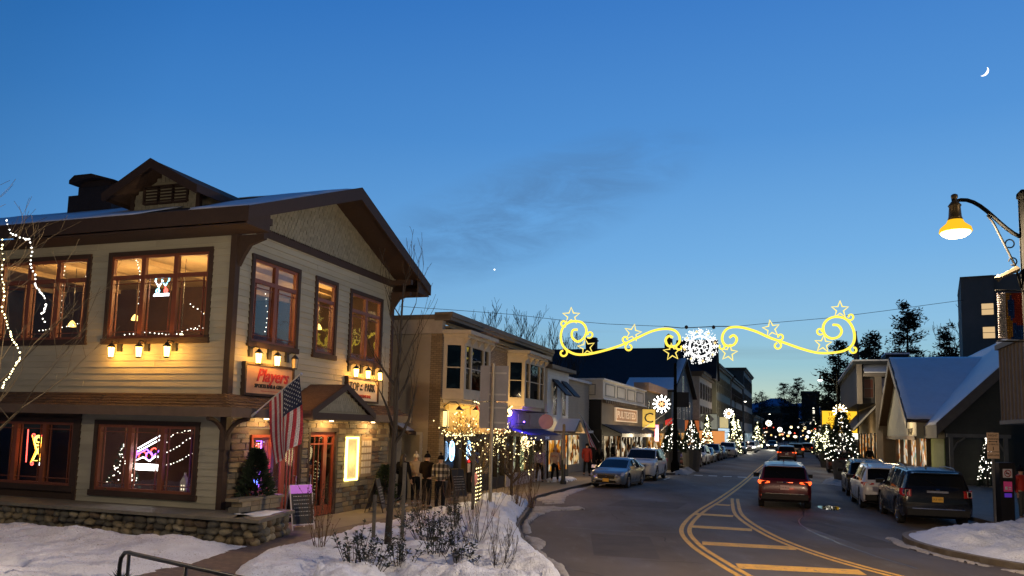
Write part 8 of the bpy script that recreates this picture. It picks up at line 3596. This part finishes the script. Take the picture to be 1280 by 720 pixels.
for i in range(60):
 f = i / 59
 p = Vector((.4 + 4.2 * f, -.05 * math.sin(f * 9), .10 * math.cos(f * 12) - .05))
 for q in range(7):
  a = rr.uniform(0, 6.28)
  d = Vector((rr.uniform(-.5, .5), math.cos(a), math.sin(a))) * .12
  M.add([p, p + d, p + d * .5 + Vector((.03, 0, 0))], [(0, 1, 2)])
 if i % 2 == 0:
  B2_.octa(p + Vector((0, -.08, 0)), .03)
M.build('needles', NEED, t, kind='stuff')
B2_.build('bulbs', YBULB, t, kind='stuff')

# lit conical trees in tubs
TUB = P('grey planter tub', (.07, .07, .072), .7, nz=(5, .15))

def xmas(lb, x, y, h, r, tub=True, tr=.5, th_=.95, nb=260, br_=.035, mat=None, z0=0, group='lit conifers in grey tubs', seed=1):
 rr = random.Random(seed)
 t = thing('lit_conifer', lb, 'tree', (x, y, z0), seed, group)
 zb = 0
 if tub:
  M = MB()
  M.lathe((0, 0, 0), [(tr * .75, -.12), (tr, th_), (tr * 1.06, th_ + .01), (tr * 1.06, th_ + .08), (tr * .9, th_ + .08), (tr * .85, th_ - .05)], 14)
  M.build('tub', TUB, t)
  zb = th_
 M = MB()
 M.tube([(0, 0, zb - .1), (0, 0, h - .05)], [.05, .01], 5)
 M.build('trunk', BARKD, t)
 M = MB()
 n = 900
 for i in range(n):
  q = rr.random() ** .8
  a = rr.uniform(0, 2 * PI)
  rad_ = r * (1 - q) * rr.uniform(.5, 1.05) + .03
  p = Vector((rad_ * math.cos(a), rad_ * math.sin(a), zb + q * (h - zb)))
  d = Vector((math.cos(a), math.sin(a), rr.uniform(-.35, .3))) * r * .28
  s_v = Vector((-math.sin(a), math.cos(a), 0)) * r * .09
  M.add([p - s_v, p + s_v, p + d], [(0, 1, 2)])
  M.add([p + Vector((0, 0, r * .08)), p - Vector((0, 0, r * .08)), p + d], [(0, 1, 2)])
 M.build('crown', NEED, t, kind='stuff')
 M = MB()
 for i in range(nb):
  q = rr.random() ** .75
  a = rr.uniform(0, 2 * PI)
  rad_ = (r * (1 - q)) * rr.uniform(.85, 1.1) + .05
  M.octa((rad_ * math.cos(a), rad_ * math.sin(a), zb + .03 + q * (h - zb)), br_ * rr.uniform(.7, 1.3))
 M.build('bulbs', mat or BULB, t, kind='stuff')
 return t

YW = EM('lime white bulb', (1, .95, .55), 6)
xmas('tall lit conifer in a tub on the right kerb island among parked cars', 20.2, 47.0, 4.1, 1.0, True, .62, 1.1, 220, .033, seed=3)
xmas('broad yellow lit tree in a tub further along the right kerb', 27.9, 68.0, 3.6, 1.15, True, .7, 1.1, 300, .055, YW, seed=4)
xmas('bushy lit tree in a tub at the left kerb before the black pole', 11.35, 54.0, 3.15, .85, True, .60, 1.25, 110, .040, seed=5)
xmas('slim lit conifer in a tub behind the black pole on the left kerb', 13.05, 55.5, 3.5, .75, True, .70, 1.35, 170, .036, seed=6)
xmas('distant lit conifer at the far left crossing, left one of a pair', LX(103, -8.8), 103, 5.2, 1.1, False, nb=150, br_=.09, mat=YW, seed=7)
xmas('thin distant lit conifer at the far left crossing, right one of a pair', LX(112, -8.9), 112, 4.6, .9, False, nb=130, br_=.09, mat=YW, seed=8)
xmas('distant lit conifer beside the diamond road sign on the left', LX(87, -10.4), 87, 4.6, .9, False, nb=150, br_=.08, mat=YW, seed=9)
xmas('very distant lit conifer left of the far headlights', LX(150, -8.2), 150, 5.0, 1.5, False, nb=110, br_=.12, mat=YW, seed=10)
xmas('very distant lit conifer just right of the centre line', LX(190, 4), 190, 6, 1.5, False, nb=90, br_=.15, mat=YW, seed=11)
xmas('tiny white lit conifer far off on the right', LX(170, 9), 170, 6.5, 1.2, False, nb=100, br_=.12, seed=12)
xmas('lit conifer in the recess behind the timber pergola', 26.9, 43.6, 2.7, .55, False, nb=110, br_=.035, seed=13)

# snowflake wreaths on the lamp poles
WWH = EM('white wreath tube', (1, .95, .85), 6)
WYL = EM('warm wreath tube', (1, .78, .40), 6)

def wreath(lb, p, r, mat, ang=-.36):
 t = thing('light_wreath', lb, 'light wreath', tuple(p), ang, 'snowflake light wreaths on the lamp poles')
 M = MB()
 M.tube([(r * .55 * math.cos(rad(a)), 0, r * .55 * math.sin(rad(a))) for a in range(0, 360, 20)], r * .10, 5, closed=True)
 M.build('ring', mat, t)
 for k in range(12):
  a = k * PI / 6
  M = MB()
  c, s = math.cos(a), math.sin(a)
  M.tube([(r * .6 * c, 0, r * .6 * s), (r * c, 0, r * s)], r * .05, 4)
  M.octa((r * .92 * c, 0, r * .92 * s), r * .13)
  M.build('point', mat, t)
 M = MB()
 for k in range(3):
  a = k * PI / 3
  M.tube([(-r * .4 * math.cos(a), 0, -r * .4 * math.sin(a)), (r * .4 * math.cos(a), 0, r * .4 * math.sin(a))], r * .05, 4)
 M.build('star_bars', EM('amber wreath core', (1, .5, .2), 2.2), t)
 return t

wreath('white snowflake light wreath beside the black pole on the left', (10.2, 52.0, 4.51), .60, WWH)
wreath('white snowflake light wreath in front of the olive building on the left', (29.77, 105, 5.37), .68, WWH)
wreath('small white light wreath far along the left side', (63.7, 190, 5.48), .75, WWH)
wreath('tiny white light wreath at the far end of the left side', (87.4, 250, 4.42), .8, WWH)
wreath('warm yellow snowflake light wreath on the right by the yellow sign', (28.25, 66, 4.77), .60, WYL)
wreath('smaller white light wreath behind the warm yellow one', (37.9, 90, 4.34), .55, WWH)
for i, (x, y, Y) in enumerate(((1011, 540, 220), (1021, 539, 200), (1009, 546, 240), (989, 534, 260), (987, 541, 240), (1006, 535, 240))):
 wreath('tiny distant light wreath cluster member ' + ('above the red braking car', 'right of the red braking car', 'below the far lit windows', 'left of the street end', 'low on the left of the street end', 'among the street end lights')[i], px(x, y, Y), .45, (WWH, WWH, WWH, WYL, WWH, WYL)[i])

# black pole on the left, further street lamps
t = thing('utility_pole', 'tall black steel pole standing beside the lit trees on the left kerb', 'pole', (10.95, 51.2, 0), 0)
M = MB()
M.lathe((0, 0, 0), [(.28, -.1), (.28, .6), (.17, .8), (.12, 4.5), (.09, 7.2), (.02, 7.25)], 10)
M.build('shaft', BLKM, t)
M = MB()
M.box(.1, .9, -.03, .03, 4.3, 5.3)
M.build('banner_panel', P('dark banner', (.03, .03, .035), .8), t)
WHL = EM('cool lamp lens', (1, .93, .75), 10)
street_lamp('black street lamp with a pale lit bell shade on the right behind the yellow sign', (LX(66, 3.2) + .1, 66), 7.9, (-1, .1), 1.4, 900, col=(1, .85, .6), lens=WHL)
street_lamp('distant street lamp lit on the left of the street end', (LX(190, -9.5), 190), 8.2, (1, 0), 2.2, 500, lens=WHL)
street_lamp('far street lamp lit above the tower block foot', (LX(205, 6), 205), 10.5, (-1, 0), 2.2, 500, lens=WHL)
street_lamp('street lamp on the left pavement by the tan brick building', (LX(120, -10), 120), 8.2, (1, 0), 1.6, 900, lens=WHL)

# distant sprinkle of shop and traffic lights
t = thing('traffic_sign', 'grey diamond warning sign seen from behind on the left pavement', 'sign', (LX(88, -10.6), 88, 0), rad(-10))
M = MB()
M.prism([(0, 0, 3.4), (.85, 0, 4.25), (0, 0, 5.1), (-.85, 0, 4.25)], (0, .03, 0))
M.build('plate', GP, t)
M = MB()
M.box(-.04, .04, -.05, -.0, 0, 5.0)
M.build('post', STEEL, t)
for i, (x, y, Y, c, s, r) in enumerate(((999, 524, 300, (1, .95, .85), 3, .5), (1004, 531, 300, (1, .9, .8), 3, .6), (1013, 529, 290, (1, .9, .7), 3, .6), (1030, 536, 230, (1, .8, .4), 3, .4), (985, 545, 260, (1, .6, .2), 3, .5), (994, 546, 240, (1, .85, .5), 3, .6), (1018, 550, 200, (1, 1, .9), 3, .4), (978, 543, 260, (1, .3, .15), 3, .4), (950, 556, 200, (1, .8, .5), 2, .3), (958, 540, 230, (1, .75, .5), 2, .35))):
 t = thing('distant_light', ('upper', 'second', 'third', 'fourth', 'orange', 'sixth', 'low white', 'red', 'left', 'left upper')[i] + ' lit lamp among the lights at the street end', 'light', tuple(px(x, y, Y)), 0, 'lights at the far end of the street')
 M = MB()
 M.lathe((0, 0, 0), [(r * .3, -r * .6), (r, -r * .2), (r, r * .4), (r * .3, r * .7)], 8)
 M.build('globe', EM('far lamp %d' % i, c, s), t)
 M = MB()
 zz = px(x, y, Y).z
 M.tube([(0, 0, -zz), (0, 0, -r * .5)], .08, 4)
 M.build('pole', IRON, t)

rr = random.Random(77)
FLC = [EM('far speck white', (1, .93, .82), 2.5), EM('far speck amber', (1, .6, .22), 2.2), EM('far speck red', (1, .10, .05), 2.0)]
for i in range(34):
 Y = rr.uniform(170, 290)
 x, y = rr.uniform(946, 1034), 543.5 - abs(rr.gauss(0, 7)) + rr.uniform(0, 7)
 k = rr.choice((0, 0, 0, 1, 1, 2))
 q = px(x, y, Y)
 t = thing('distant_light', ('tiny white lamp among the shop lights far down the street', 'tiny amber lamp among the shop lights far down the street', 'tiny red tail light far down the street')[k], 'light', tuple(q), 0, ('white', 'amber', 'red')[k] + ' specks of light far down the street')
 M = MB()
 M.octa((0, 0, 0), rr.uniform(.12, .34) * Y / 230)
 M.build('globe', FLC[k], t)
 M = MB()
 M.tube([(0, 0, -q.z), (0, 0, -.1)], .05, 3)
 M.build('post', IRON, t)

# the festoon across the street
GL = EM('yellow rope light', (1, .73, .075), 1.5)
GL2 = EM('pale yellow rope light', (1, .78, .16), 1.35)
YG = 40.0

def fest(name, lb, pieces, group=None):
 t = thing(name, lb, 'light decoration', (0, 0, 0), 0, group)
 for nm, pts, r, m, closed in pieces:
  M = MB()
  M.tube([tuple(px(x, y, YG)) for x, y in pts], r, 6, closed=closed)
  M.build(nm, m, t, smooth=True)
 return t

def spiral(cx, cy, r0, r1, a0, a1, n=26):
 return [(cx + (r0 + (r1 - r0) * i / n) * math.cos(rad(a0 + (a1 - a0) * i / n)), cy - (r0 + (r1 - r0) * i / n) * math.sin(rad(a0 + (a1 - a0) * i / n))) for i in range(n + 1)]

def star(cx, cy, r, rot=0):
 return [(cx + (r if q % 2 == 0 else r * .42) * math.cos(rad(90 + rot + q * 36)), cy - (r if q % 2 == 0 else r * .42) * math.sin(rad(90 + rot + q * 36))) for q in range(10)]

def smooth_px(pts, n=5):
 return crom(pts, n)

# left half, coordinates follow the photograph's curves
main_l = smooth_px([(722, 412), (716, 413), (715, 421), (722, 427), (730, 422), (733, 412), (727, 403), (714, 402), (704, 409), (701, 422), (705, 434), (717, 442), (732, 443), (752, 439), (775, 432), (795, 423), (815, 414), (831, 411), (843, 413), (849, 420), (849, 428), (843, 433), (835, 432), (832, 425), (836, 420), (841, 422)])
fest('scroll_decoration', 'left yellow rope light scroll hanging over the street', [
 ('main_scroll', main_l, .068, GL, False),
 ('small_scroll', spiral(705, 404, 4.6, 2.0, 300, 20), .05, GL, False),
 ('small_scroll', spiral(737, 418, 4.6, 2.0, 230, 560), .05, GL, False),
 ('small_scroll', spiral(704, 441, 5.2, 2.5, 40, -270), .055, GL, False),
 ('small_scroll', spiral(782, 424, 4.6, 2.0, 300, -20), .05, GL, False),
 ('small_scroll', spiral(786, 434, 4.6, 3.2, 110, 440), .05, GL, False),
 ('small_scroll', spiral(849, 434, 4.0, 2.6, 110, 400), .05, GL, False)])
main_r = smooth_px([(1041, 406), (1048, 407), (1052, 414), (1048, 421), (1039, 423), (1031, 418), (1029, 408), (1034, 400), (1044, 396), (1056, 398), (1064, 406), (1068, 418), (1066, 430), (1056, 438), (1040, 441), (1022, 441), (1002, 436), (982, 429), (962, 422), (944, 414), (925, 409), (911, 410), (904, 417), (903, 426), (908, 432), (917, 431), (921, 424), (917, 419), (912, 422)])
fest('scroll_decoration', 'right yellow rope light scroll hanging over the street', [
 ('main_scroll', main_r, .068, GL, False),
 ('small_scroll', spiral(1063, 396, 4.6, 2.0, 230, 560), .05, GL, False),
 ('small_scroll', spiral(1025, 414, 4.6, 2.0, 310, -20), .05, GL, False),
 ('small_scroll', spiral(1067, 437, 5.2, 2.5, 140, 450), .055, GL, False),
 ('small_scroll', spiral(975, 421, 4.6, 2.0, 240, 560), .05, GL, False),
 ('small_scroll', spiral(972, 432, 4.6, 3.2, 70, -260), .05, GL, False),
 ('small_scroll', spiral(902, 433, 4.0, 2.6, 70, -220), .05, GL, False)])
for i, (x, y, rot, d) in enumerate(((714, 395, 0, 'standing on the left end of the left scroll'), (733, 434, 10, 'hanging under the left spiral of the left scroll'), (791, 416, -12, 'standing on the middle of the left scroll'), (840, 440, 5, 'hanging at the right end of the left scroll'),
         (911, 441, -8, 'hanging at the left end of the right scroll'), (964, 411, 10, 'standing on the middle of the right scroll'), (1029, 430, -5, 'hanging under the spiral of the right scroll'), (1050, 387, 0, 'standing on top of the right scroll'))):
 fest('star_decoration', 'yellow five pointed rope light star ' + d, [('star_outline', star(x, y, 11, rot), .036, GL2, True)], 'rope light stars over the street')
# central white snowflake ball
rr = random.Random(5)
t = thing('snowflake_decoration', 'large round white snowflake of lights hanging in the centre between the two scrolls', 'light decoration', tuple(px(875, 433, YG)), ths - PI / 2)
FW_ = EM('white flake light', (1, 1, .97), 1.6)
K = YG / 960
M = MB()
M.tube([(13 * K * math.cos(rad(a)), 0, 13 * K * math.sin(rad(a))) for a in range(0, 360, 15)], .06, 5, closed=True)
M.build('ring', FW_, t)
for k in range(12):
 a = k * PI / 6
 c, s = math.cos(a), math.sin(a)
 M = MB()
 M.tube([(13 * K * c, 0, 13 * K * s), (22 * K * c, 0, 22 * K * s)], .03, 4)
 for q, l_ in ((16, 3.6), (19, 2.8)):
  for sg in (-1, 1):
   b = a + sg * .9
   M.tube([(q * K * c, 0, q * K * s), (q * K * c + l_ * K * math.cos(b), 0, q * K * s + l_ * K * math.sin(b))], .025, 4)
 M.build('ray', FW_, t)
for k in range(6):
 a = k * PI / 3 + .3
 M = MB()
 M.tube([(2 * K * math.cos(a), 0, 2 * K * math.sin(a)), (11.5 * K * math.cos(a), 0, 11.5 * K * math.sin(a))], .03, 4)
 M.tube([(6 * K * math.cos(a), 0, 6 * K * math.sin(a)), (8.5 * K * math.cos(a + .35), 0, 8.5 * K * math.sin(a + .35))], .025, 4)
 M.tube([(6 * K * math.cos(a), 0, 6 * K * math.sin(a)), (8.5 * K * math.cos(a - .35), 0, 8.5 * K * math.sin(a - .35))], .025, 4)
 M.build('spoke', FW_, t)
M = MB()
for i in range(260):
 a = rr.uniform(0, 6.28)
 q = rr.uniform(13, 24) if rr.random() < .8 else rr.uniform(2, 13)
 M.octa((q * K * math.cos(a), rr.uniform(-.15, .15), q * K * math.sin(a)), .032 * rr.uniform(.6, 1.3))
M.build('bulbs', FW_, t, kind='stuff')
M = MB()
for i in range(8):
 a = i * PI / 4 + .2
 M.octa((19 * K * math.cos(a), -.1, 19 * K * math.sin(a)), .08)
M.build('amber_bulbs', EM('dim amber flake', (1, .7, .3), 1.3), t)

def wire(lb, pts, r=.012, sag=0):
 M = MB()
 M.tube(pts, r, 4)
 o = M.build('overhead_wire', BLK)
 return tag(o, lb, 'wire')

wr_l = [tuple(px(x, y, YG)) for x, y in ((500, 383), (560, 387), (640, 393), (700, 400), (760, 405), (830, 408))]
wr_m = [tuple(px(x, y, YG)) for x, y in ((830, 408), (852, 410), (875, 409), (895, 408), (920, 408))]
wr_r = [tuple(px(x, y, YG)) for x, y in ((920, 408), (960, 404), (1040, 397), (1110, 388), (1160, 381), (1205, 375))]
wire('thin wire carrying the left scroll towards the brick building roof', wr_l)
wire('thicker cable holding the white snowflake between the scrolls', wr_m, .022)
wire('thin wire carrying the right scroll towards the hotel', wr_r)
for x in (858, 892):
 t = thing('cable_clamp', ('left' if x < 870 else 'right') + ' black clamp on the cable above the white snowflake', 'clamp', tuple(px(x, 409, YG)))
 M = MB()
 M.lathe((0, 0, 0), [(.03, -.10), (.09, -.05), (.09, .05), (.03, .10)], 6)
 M.build('clamp_body', BLK, t)

# background trees
for i, (x, y, h, s, d) in enumerate(((-2.2, 62, 13.6, 1, 'leftmost'), (.6, 66, 14.0, 2, 'second'), (3.5, 70, 13.2, 3, 'third'), (5.0, 66, 11.2, 5, 'rightmost'))):
 bare_tree(d + ' of the bare trees rising behind the brick building roof', (x, y, 0), h * .80, .2, .45, 4, s + 20, .5, 3, BARKD, 9, .014, (.2, 0), .22, .26, group='bare trees behind the brick building')
bare_tree('thin bare tree in front of the hotel beyond the snowy roof', (72.5, 118, 0), 21, .2, .4, 5, 31, .5, 3, BARKD, 8, .03, (0, 0), .25, .28)
PIN = P('pine silhouette green', (.012, .02, .012), .9)

def pine(lb, x, y, h, r, seed, base=.25, ragged=1.0, group='dark pines on the right'):
 rr = random.Random(seed)
 t = thing('pine_tree', lb, 'tree', (x, y, 0), 0, group)
 M = MB()
 M.tube([(0, 0, 0), (rr.uniform(-.2, .2), 0, h * .6), (0, 0, h * .98)], [h * .014, h * .010, .03], 6)
 M.build('trunk', BARKD, t)
 M = MB()
 nl = int(h * 1.3)
 for i in range(nl):
  f = base + (1 - base) * i / nl
  f += rr.uniform(-.02, .02)
  nb = rr.randint(2, 5)
  for k in range(nb):
   if rr.random() < .22 * ragged:
    continue
   a = rr.uniform(0, 6.28)
   L_ = r * (1.05 - f) ** .7 * rr.choice((.45, .7, 1.0, 1.25)) + .3
   p0 = Vector((0, 0, f * h))
   end = p0 + Vector((math.cos(a) * L_, math.sin(a) * L_, L_ * rr.uniform(-.15, .42)))
   M.tube([p0, p0.lerp(end, .5) + Vector((0, 0, -.08 * L_)), end], [.05, .03, .01], 3, caps=False)
   m = int(14 + L_ * 20)
   for q in range(m):
    g = rr.uniform(.25, 1.05)
    c = p0.lerp(end, g) + Vector((rr.gauss(0, .12 * L_ + .12), rr.gauss(0, .12 * L_ + .12), rr.gauss(.1, .16 + L_ * .07)))
    u = Vector((rr.uniform(-1, 1), rr.uniform(-1, 1), rr.uniform(-.2, .8))) * .55
    v = Vector((rr.uniform(-1, 1), rr.uniform(-1, 1), rr.uniform(-.5, .5))) * .22
    M.add([c - v, c + v, c + u], [(0, 1, 2)])
 M.build('crown', PIN, t, kind='stuff')
 return t

pine('tall layered pine standing highest above the column fronted building', 67.5, 130, 25.4, 6.0, 1, .35)
pine('shorter pine left of the tallest one', 60.9, 128, 19.2, 4.2, 2, .3)
pine('bushy pine just left of the hotel', 73.0, 128, 21.6, 4.0, 3, .3)
pine('dark pine left of the furled flag', 44.5, 104, 15.6, 3.8, 4, .12, .8)
pine('dark pine behind the black street lamp', 43.0, 104, 11.2, 2.4, 5, .1, .8)
pine('low dark pine at the foot of the taller ones', 47.8, 106, 15.0, 3.6, 6, .15, .8)
pine('pine between the flag and the column fronted building', 51.5, 110, 17.4, 4.0, 7, .15, .8)
pine('low pine filling the gap right of the tallest one', 63.5, 120, 16.5, 4.2, 11, .2)
pine('low pine half hidden behind the snowy roof', 69.5, 120, 16.5, 3.6, 12, .2)
pine('far dark tree beside the brick tower block', 108, 290, 24, 7, 8, .1, .5, 'dark trees at the street end')
pine('far round dark tree left of the street end', 97, 300, 19, 9, 9, .05, .4, 'dark trees at the street end')
pine('far dark tree peeping over the brick tower', 128, 360, 27, 8, 10, .1, .5, 'dark trees at the street end')

# shrubs of the planting island
LEAF = P('dark evergreen leaf', (.020, .030, .016), .45, nz=(12, .3))

def leafy(lb, x, y, h, w_, n, seed, z=.1):
 rr = random.Random(seed)
 t = thing('evergreen_shrub', lb, 'shrub', (x, y, z), 0, 'leafy evergreen shrubs on the island')
 M, B = MB(), MB()
 for i in range(int(20 * w_ / .5)):
  a = rr.uniform(0, 6.28)
  q = w_ * math.sqrt(rr.random())
  hh = h * rr.uniform(.35, 1.0) * (1 - .35 * (q / w_) ** 2)
  p0 = Vector((q * .35 * math.cos(a), q * .35 * math.sin(a), -.1))
  p2 = Vector((q * math.cos(a) + rr.uniform(-.08, .08), q * math.sin(a), hh))
  p1 = p0.lerp(p2, .5) + Vector((rr.uniform(-.05, .05), rr.uniform(-.05, .05), .06))
  B.tube([p0, p1, p2], [.008, .006, .004], 3, caps=False)
  for k in range(int(n * 1.45)):
   g = rr.random() ** .45
   p = (p0.lerp(p1, g * 2) if g < .5 else p1.lerp(p2, g * 2 - 1))
   if p.z < .12:
    continue
   an = rr.uniform(0, 6.28)
   d = Vector((math.cos(an), math.sin(an), rr.uniform(-.2, 1.0))).normalized()
   L_ = rr.uniform(.06, .115)
   s_ = d.cross(Vector((rr.uniform(-.3, .3), rr.uniform(-.3, .3), 1))).normalized() * L_ * .24
   mid = p + d * L_ * .55 + Vector((0, 0, .008))
   M.add([p, mid + s_, p + d * L_, mid - s_], [(0, 1, 2, 3)])
 B.build('stems', BARKD, t, kind='stuff')
 M.build('leaves', LEAF, t, kind='stuff')
 return t

leafy('leafy dark shrub right beside the trunk of the slender bare tree', -2.75, 14.2, 1.0, .42, 12, 1)
leafy('low leafy dark shrub at the bottom edge near the path', -2.35, 13.2, .8, .5, 11, 2)
leafy('broad leafy shrub in the middle of the island behind the snow', -1.75, 17.2, .85, .6, 12, 3)
leafy('dense upright evergreen shrub before the plaid jacketed person', -1.25, 19.0, 1.1, .36, 16, 4)
leafy('leafy dark shrub in the snow left of the bare twigs', -1.35, 14.9, 1.05, .5, 12, 5)
leafy('leafy dark shrub at the front of the snowy island', -.85, 14.0, .8, .45, 11, 6)
leafy('small leafy shrub behind the two stakes', -2.5, 19.6, .7, .4, 11, 7)
leafy('leafy dark shrub low between the bare tree and the kerb snow', -1.85, 13.7, .95, .42, 12, 8)

def twiggy(lb, x, y, h, n, seed, mat=BARKD, z=.08, w_=.5, buds=None):
 rr = random.Random(seed)
 t = thing('bare_shrub', lb, 'shrub', (x, y, z), 0, 'bare twiggy shrubs')
 M = MB()
 tips = []
 for i in range(n):
  a = rr.uniform(0, 6.28)
  q = rr.uniform(.1, 1) * w_
  branches(M, (rr.uniform(-.1, .1), rr.uniform(-.1, .1), -.1), (math.cos(a) * q, math.sin(a) * q, .8), h * rr.uniform(.45, .7), .009, 2, rr, .35, .3, 2, tips, .0035)
 M.build('twigs', mat, t, kind='stuff')
 if buds:
  M = MB()
  for pts in tips:
   for q in range(3):
    M.octa(Vector(rr.choice(pts)), .014)
  M.build('seed_heads', buds, t, kind='stuff')
 return t

BRT = P('brown dry twig', (.10, .06, .035), .9)
SEED = P('brown seed head', (.09, .045, .025), .9)
twiggy('bare shrub with brown seed heads at the edge of the path', -3.75, 15.6, 1.1, 14, 1, BRT, buds=SEED)
twiggy('bare dark upright shrub in the snow near the kerb bend', -.65, 16.4, 1.3, 16, 2)
twiggy('bare dark shrub at the bottom edge of the snow bank', -.15, 13.6, .85, 14, 3, w_=.8)
twiggy('dry brown shrub in front of the violet lit shop', .25, 24.6, 1.35, 26, 4, BRT, w_=.35)
twiggy('second dry brown shrub at the tip of the island', .75, 26.1, 1.2, 22, 5, BRT, w_=.4)
twiggy('bare shrub behind the island snow left of the road sign', -1.6, 21.2, 1.0, 16, 6, BRT)
twiggy('low reddish shrub poking from the right snow mound below the parking sign', 14.4, 21.3, .65, 22, 7, P('dark red twig', (.05, .02, .018), .9), .25, .9, P('dark bud', (.03, .012, .01), .9))
twiggy('bare shrub between the leafy ones and the two stakes', -2.0, 19.0, 1.0, 14, 8, BRT)
t = thing('wooden_stake', 'single wooden stake beside the road sign pole', 'stake', (-1.05, 22.9, 0), 0)
M = MB()
M.box(-.04, .04, -.04, .04, -.1, 1.85)
M.build('stake', STK, t)
t = thing('string_bag', 'pink and white wrapped ornament hanging on the lit tree trunk', 'ornament', (-1.12, 25.3, .95), 0)
M = MB()
M.lathe((0, 0, 0), [(.03, -.22), (.10, -.1), (.10, .08), (.04, .2)], 8)
M.build('wrapper', P('pink wrapper', (.6, .25, .25), .7, nz=(9, .4)), t)

# moon and two bright planets, real distant bodies
t = thing('crescent_moon', 'thin bright crescent moon in the upper right of the sky', 'moon', tuple(px(1231, 90, 2000)), 0)
fwd = Vector(t.location) - Vector((0, 0, 2.6))
fwd.normalize()
rx = fwd.cross(Vector((0, 0, 1))).normalized()
ux = rx.cross(fwd)
M = MB()
pts = []
K2 = 2000 / 960
for a in range(-80, 81, 10):
 pts.append((6.2 * math.cos(rad(a)), 6.2 * math.sin(rad(a))))
for a in range(80, -81, -10):
 pts.append((3.4 * math.cos(rad(a)), 6.0 * math.sin(rad(a))))
tilt = rad(-38)
vs = []
for (x, y) in pts:
 x, y = (x - 2) * math.cos(tilt) - y * math.sin(tilt), (x - 2) * math.sin(tilt) + y * math.cos(tilt)
 vs.append(rx * x * K2 + ux * y * K2)
M.prism(vs, fwd * 3)
M.build('lit_limb', EM('moonlight', (1, .98, .92), 2.2), t)
for nm, lb, x, y, r in (('planet', 'bright planet as a white point in the sky above the street', 618, 337, 2.6), ('planet', 'faint white point of light against the dark eave of the restaurant', 281, 299, 1.6)):
 if y < 310:
  t = thing('camera_light', lb, 'light', tuple(r2w((-.82, .3, 7.2))), 0)
  M = MB()
  M.octa((0, 0, 0), .02)
  M.build('lens', EM('tiny light', (1, 1, 1), 4), t)
  continue
 t = thing(nm, lb, 'planet', tuple(px(x, y, 2000)), 0)
 M = MB()
 M.octa((0, 0, 0), r)
 M.octa((.3, 0, 0), r)
 M.build('disc', EM('planet light', (1, 1, .95), 2), t)
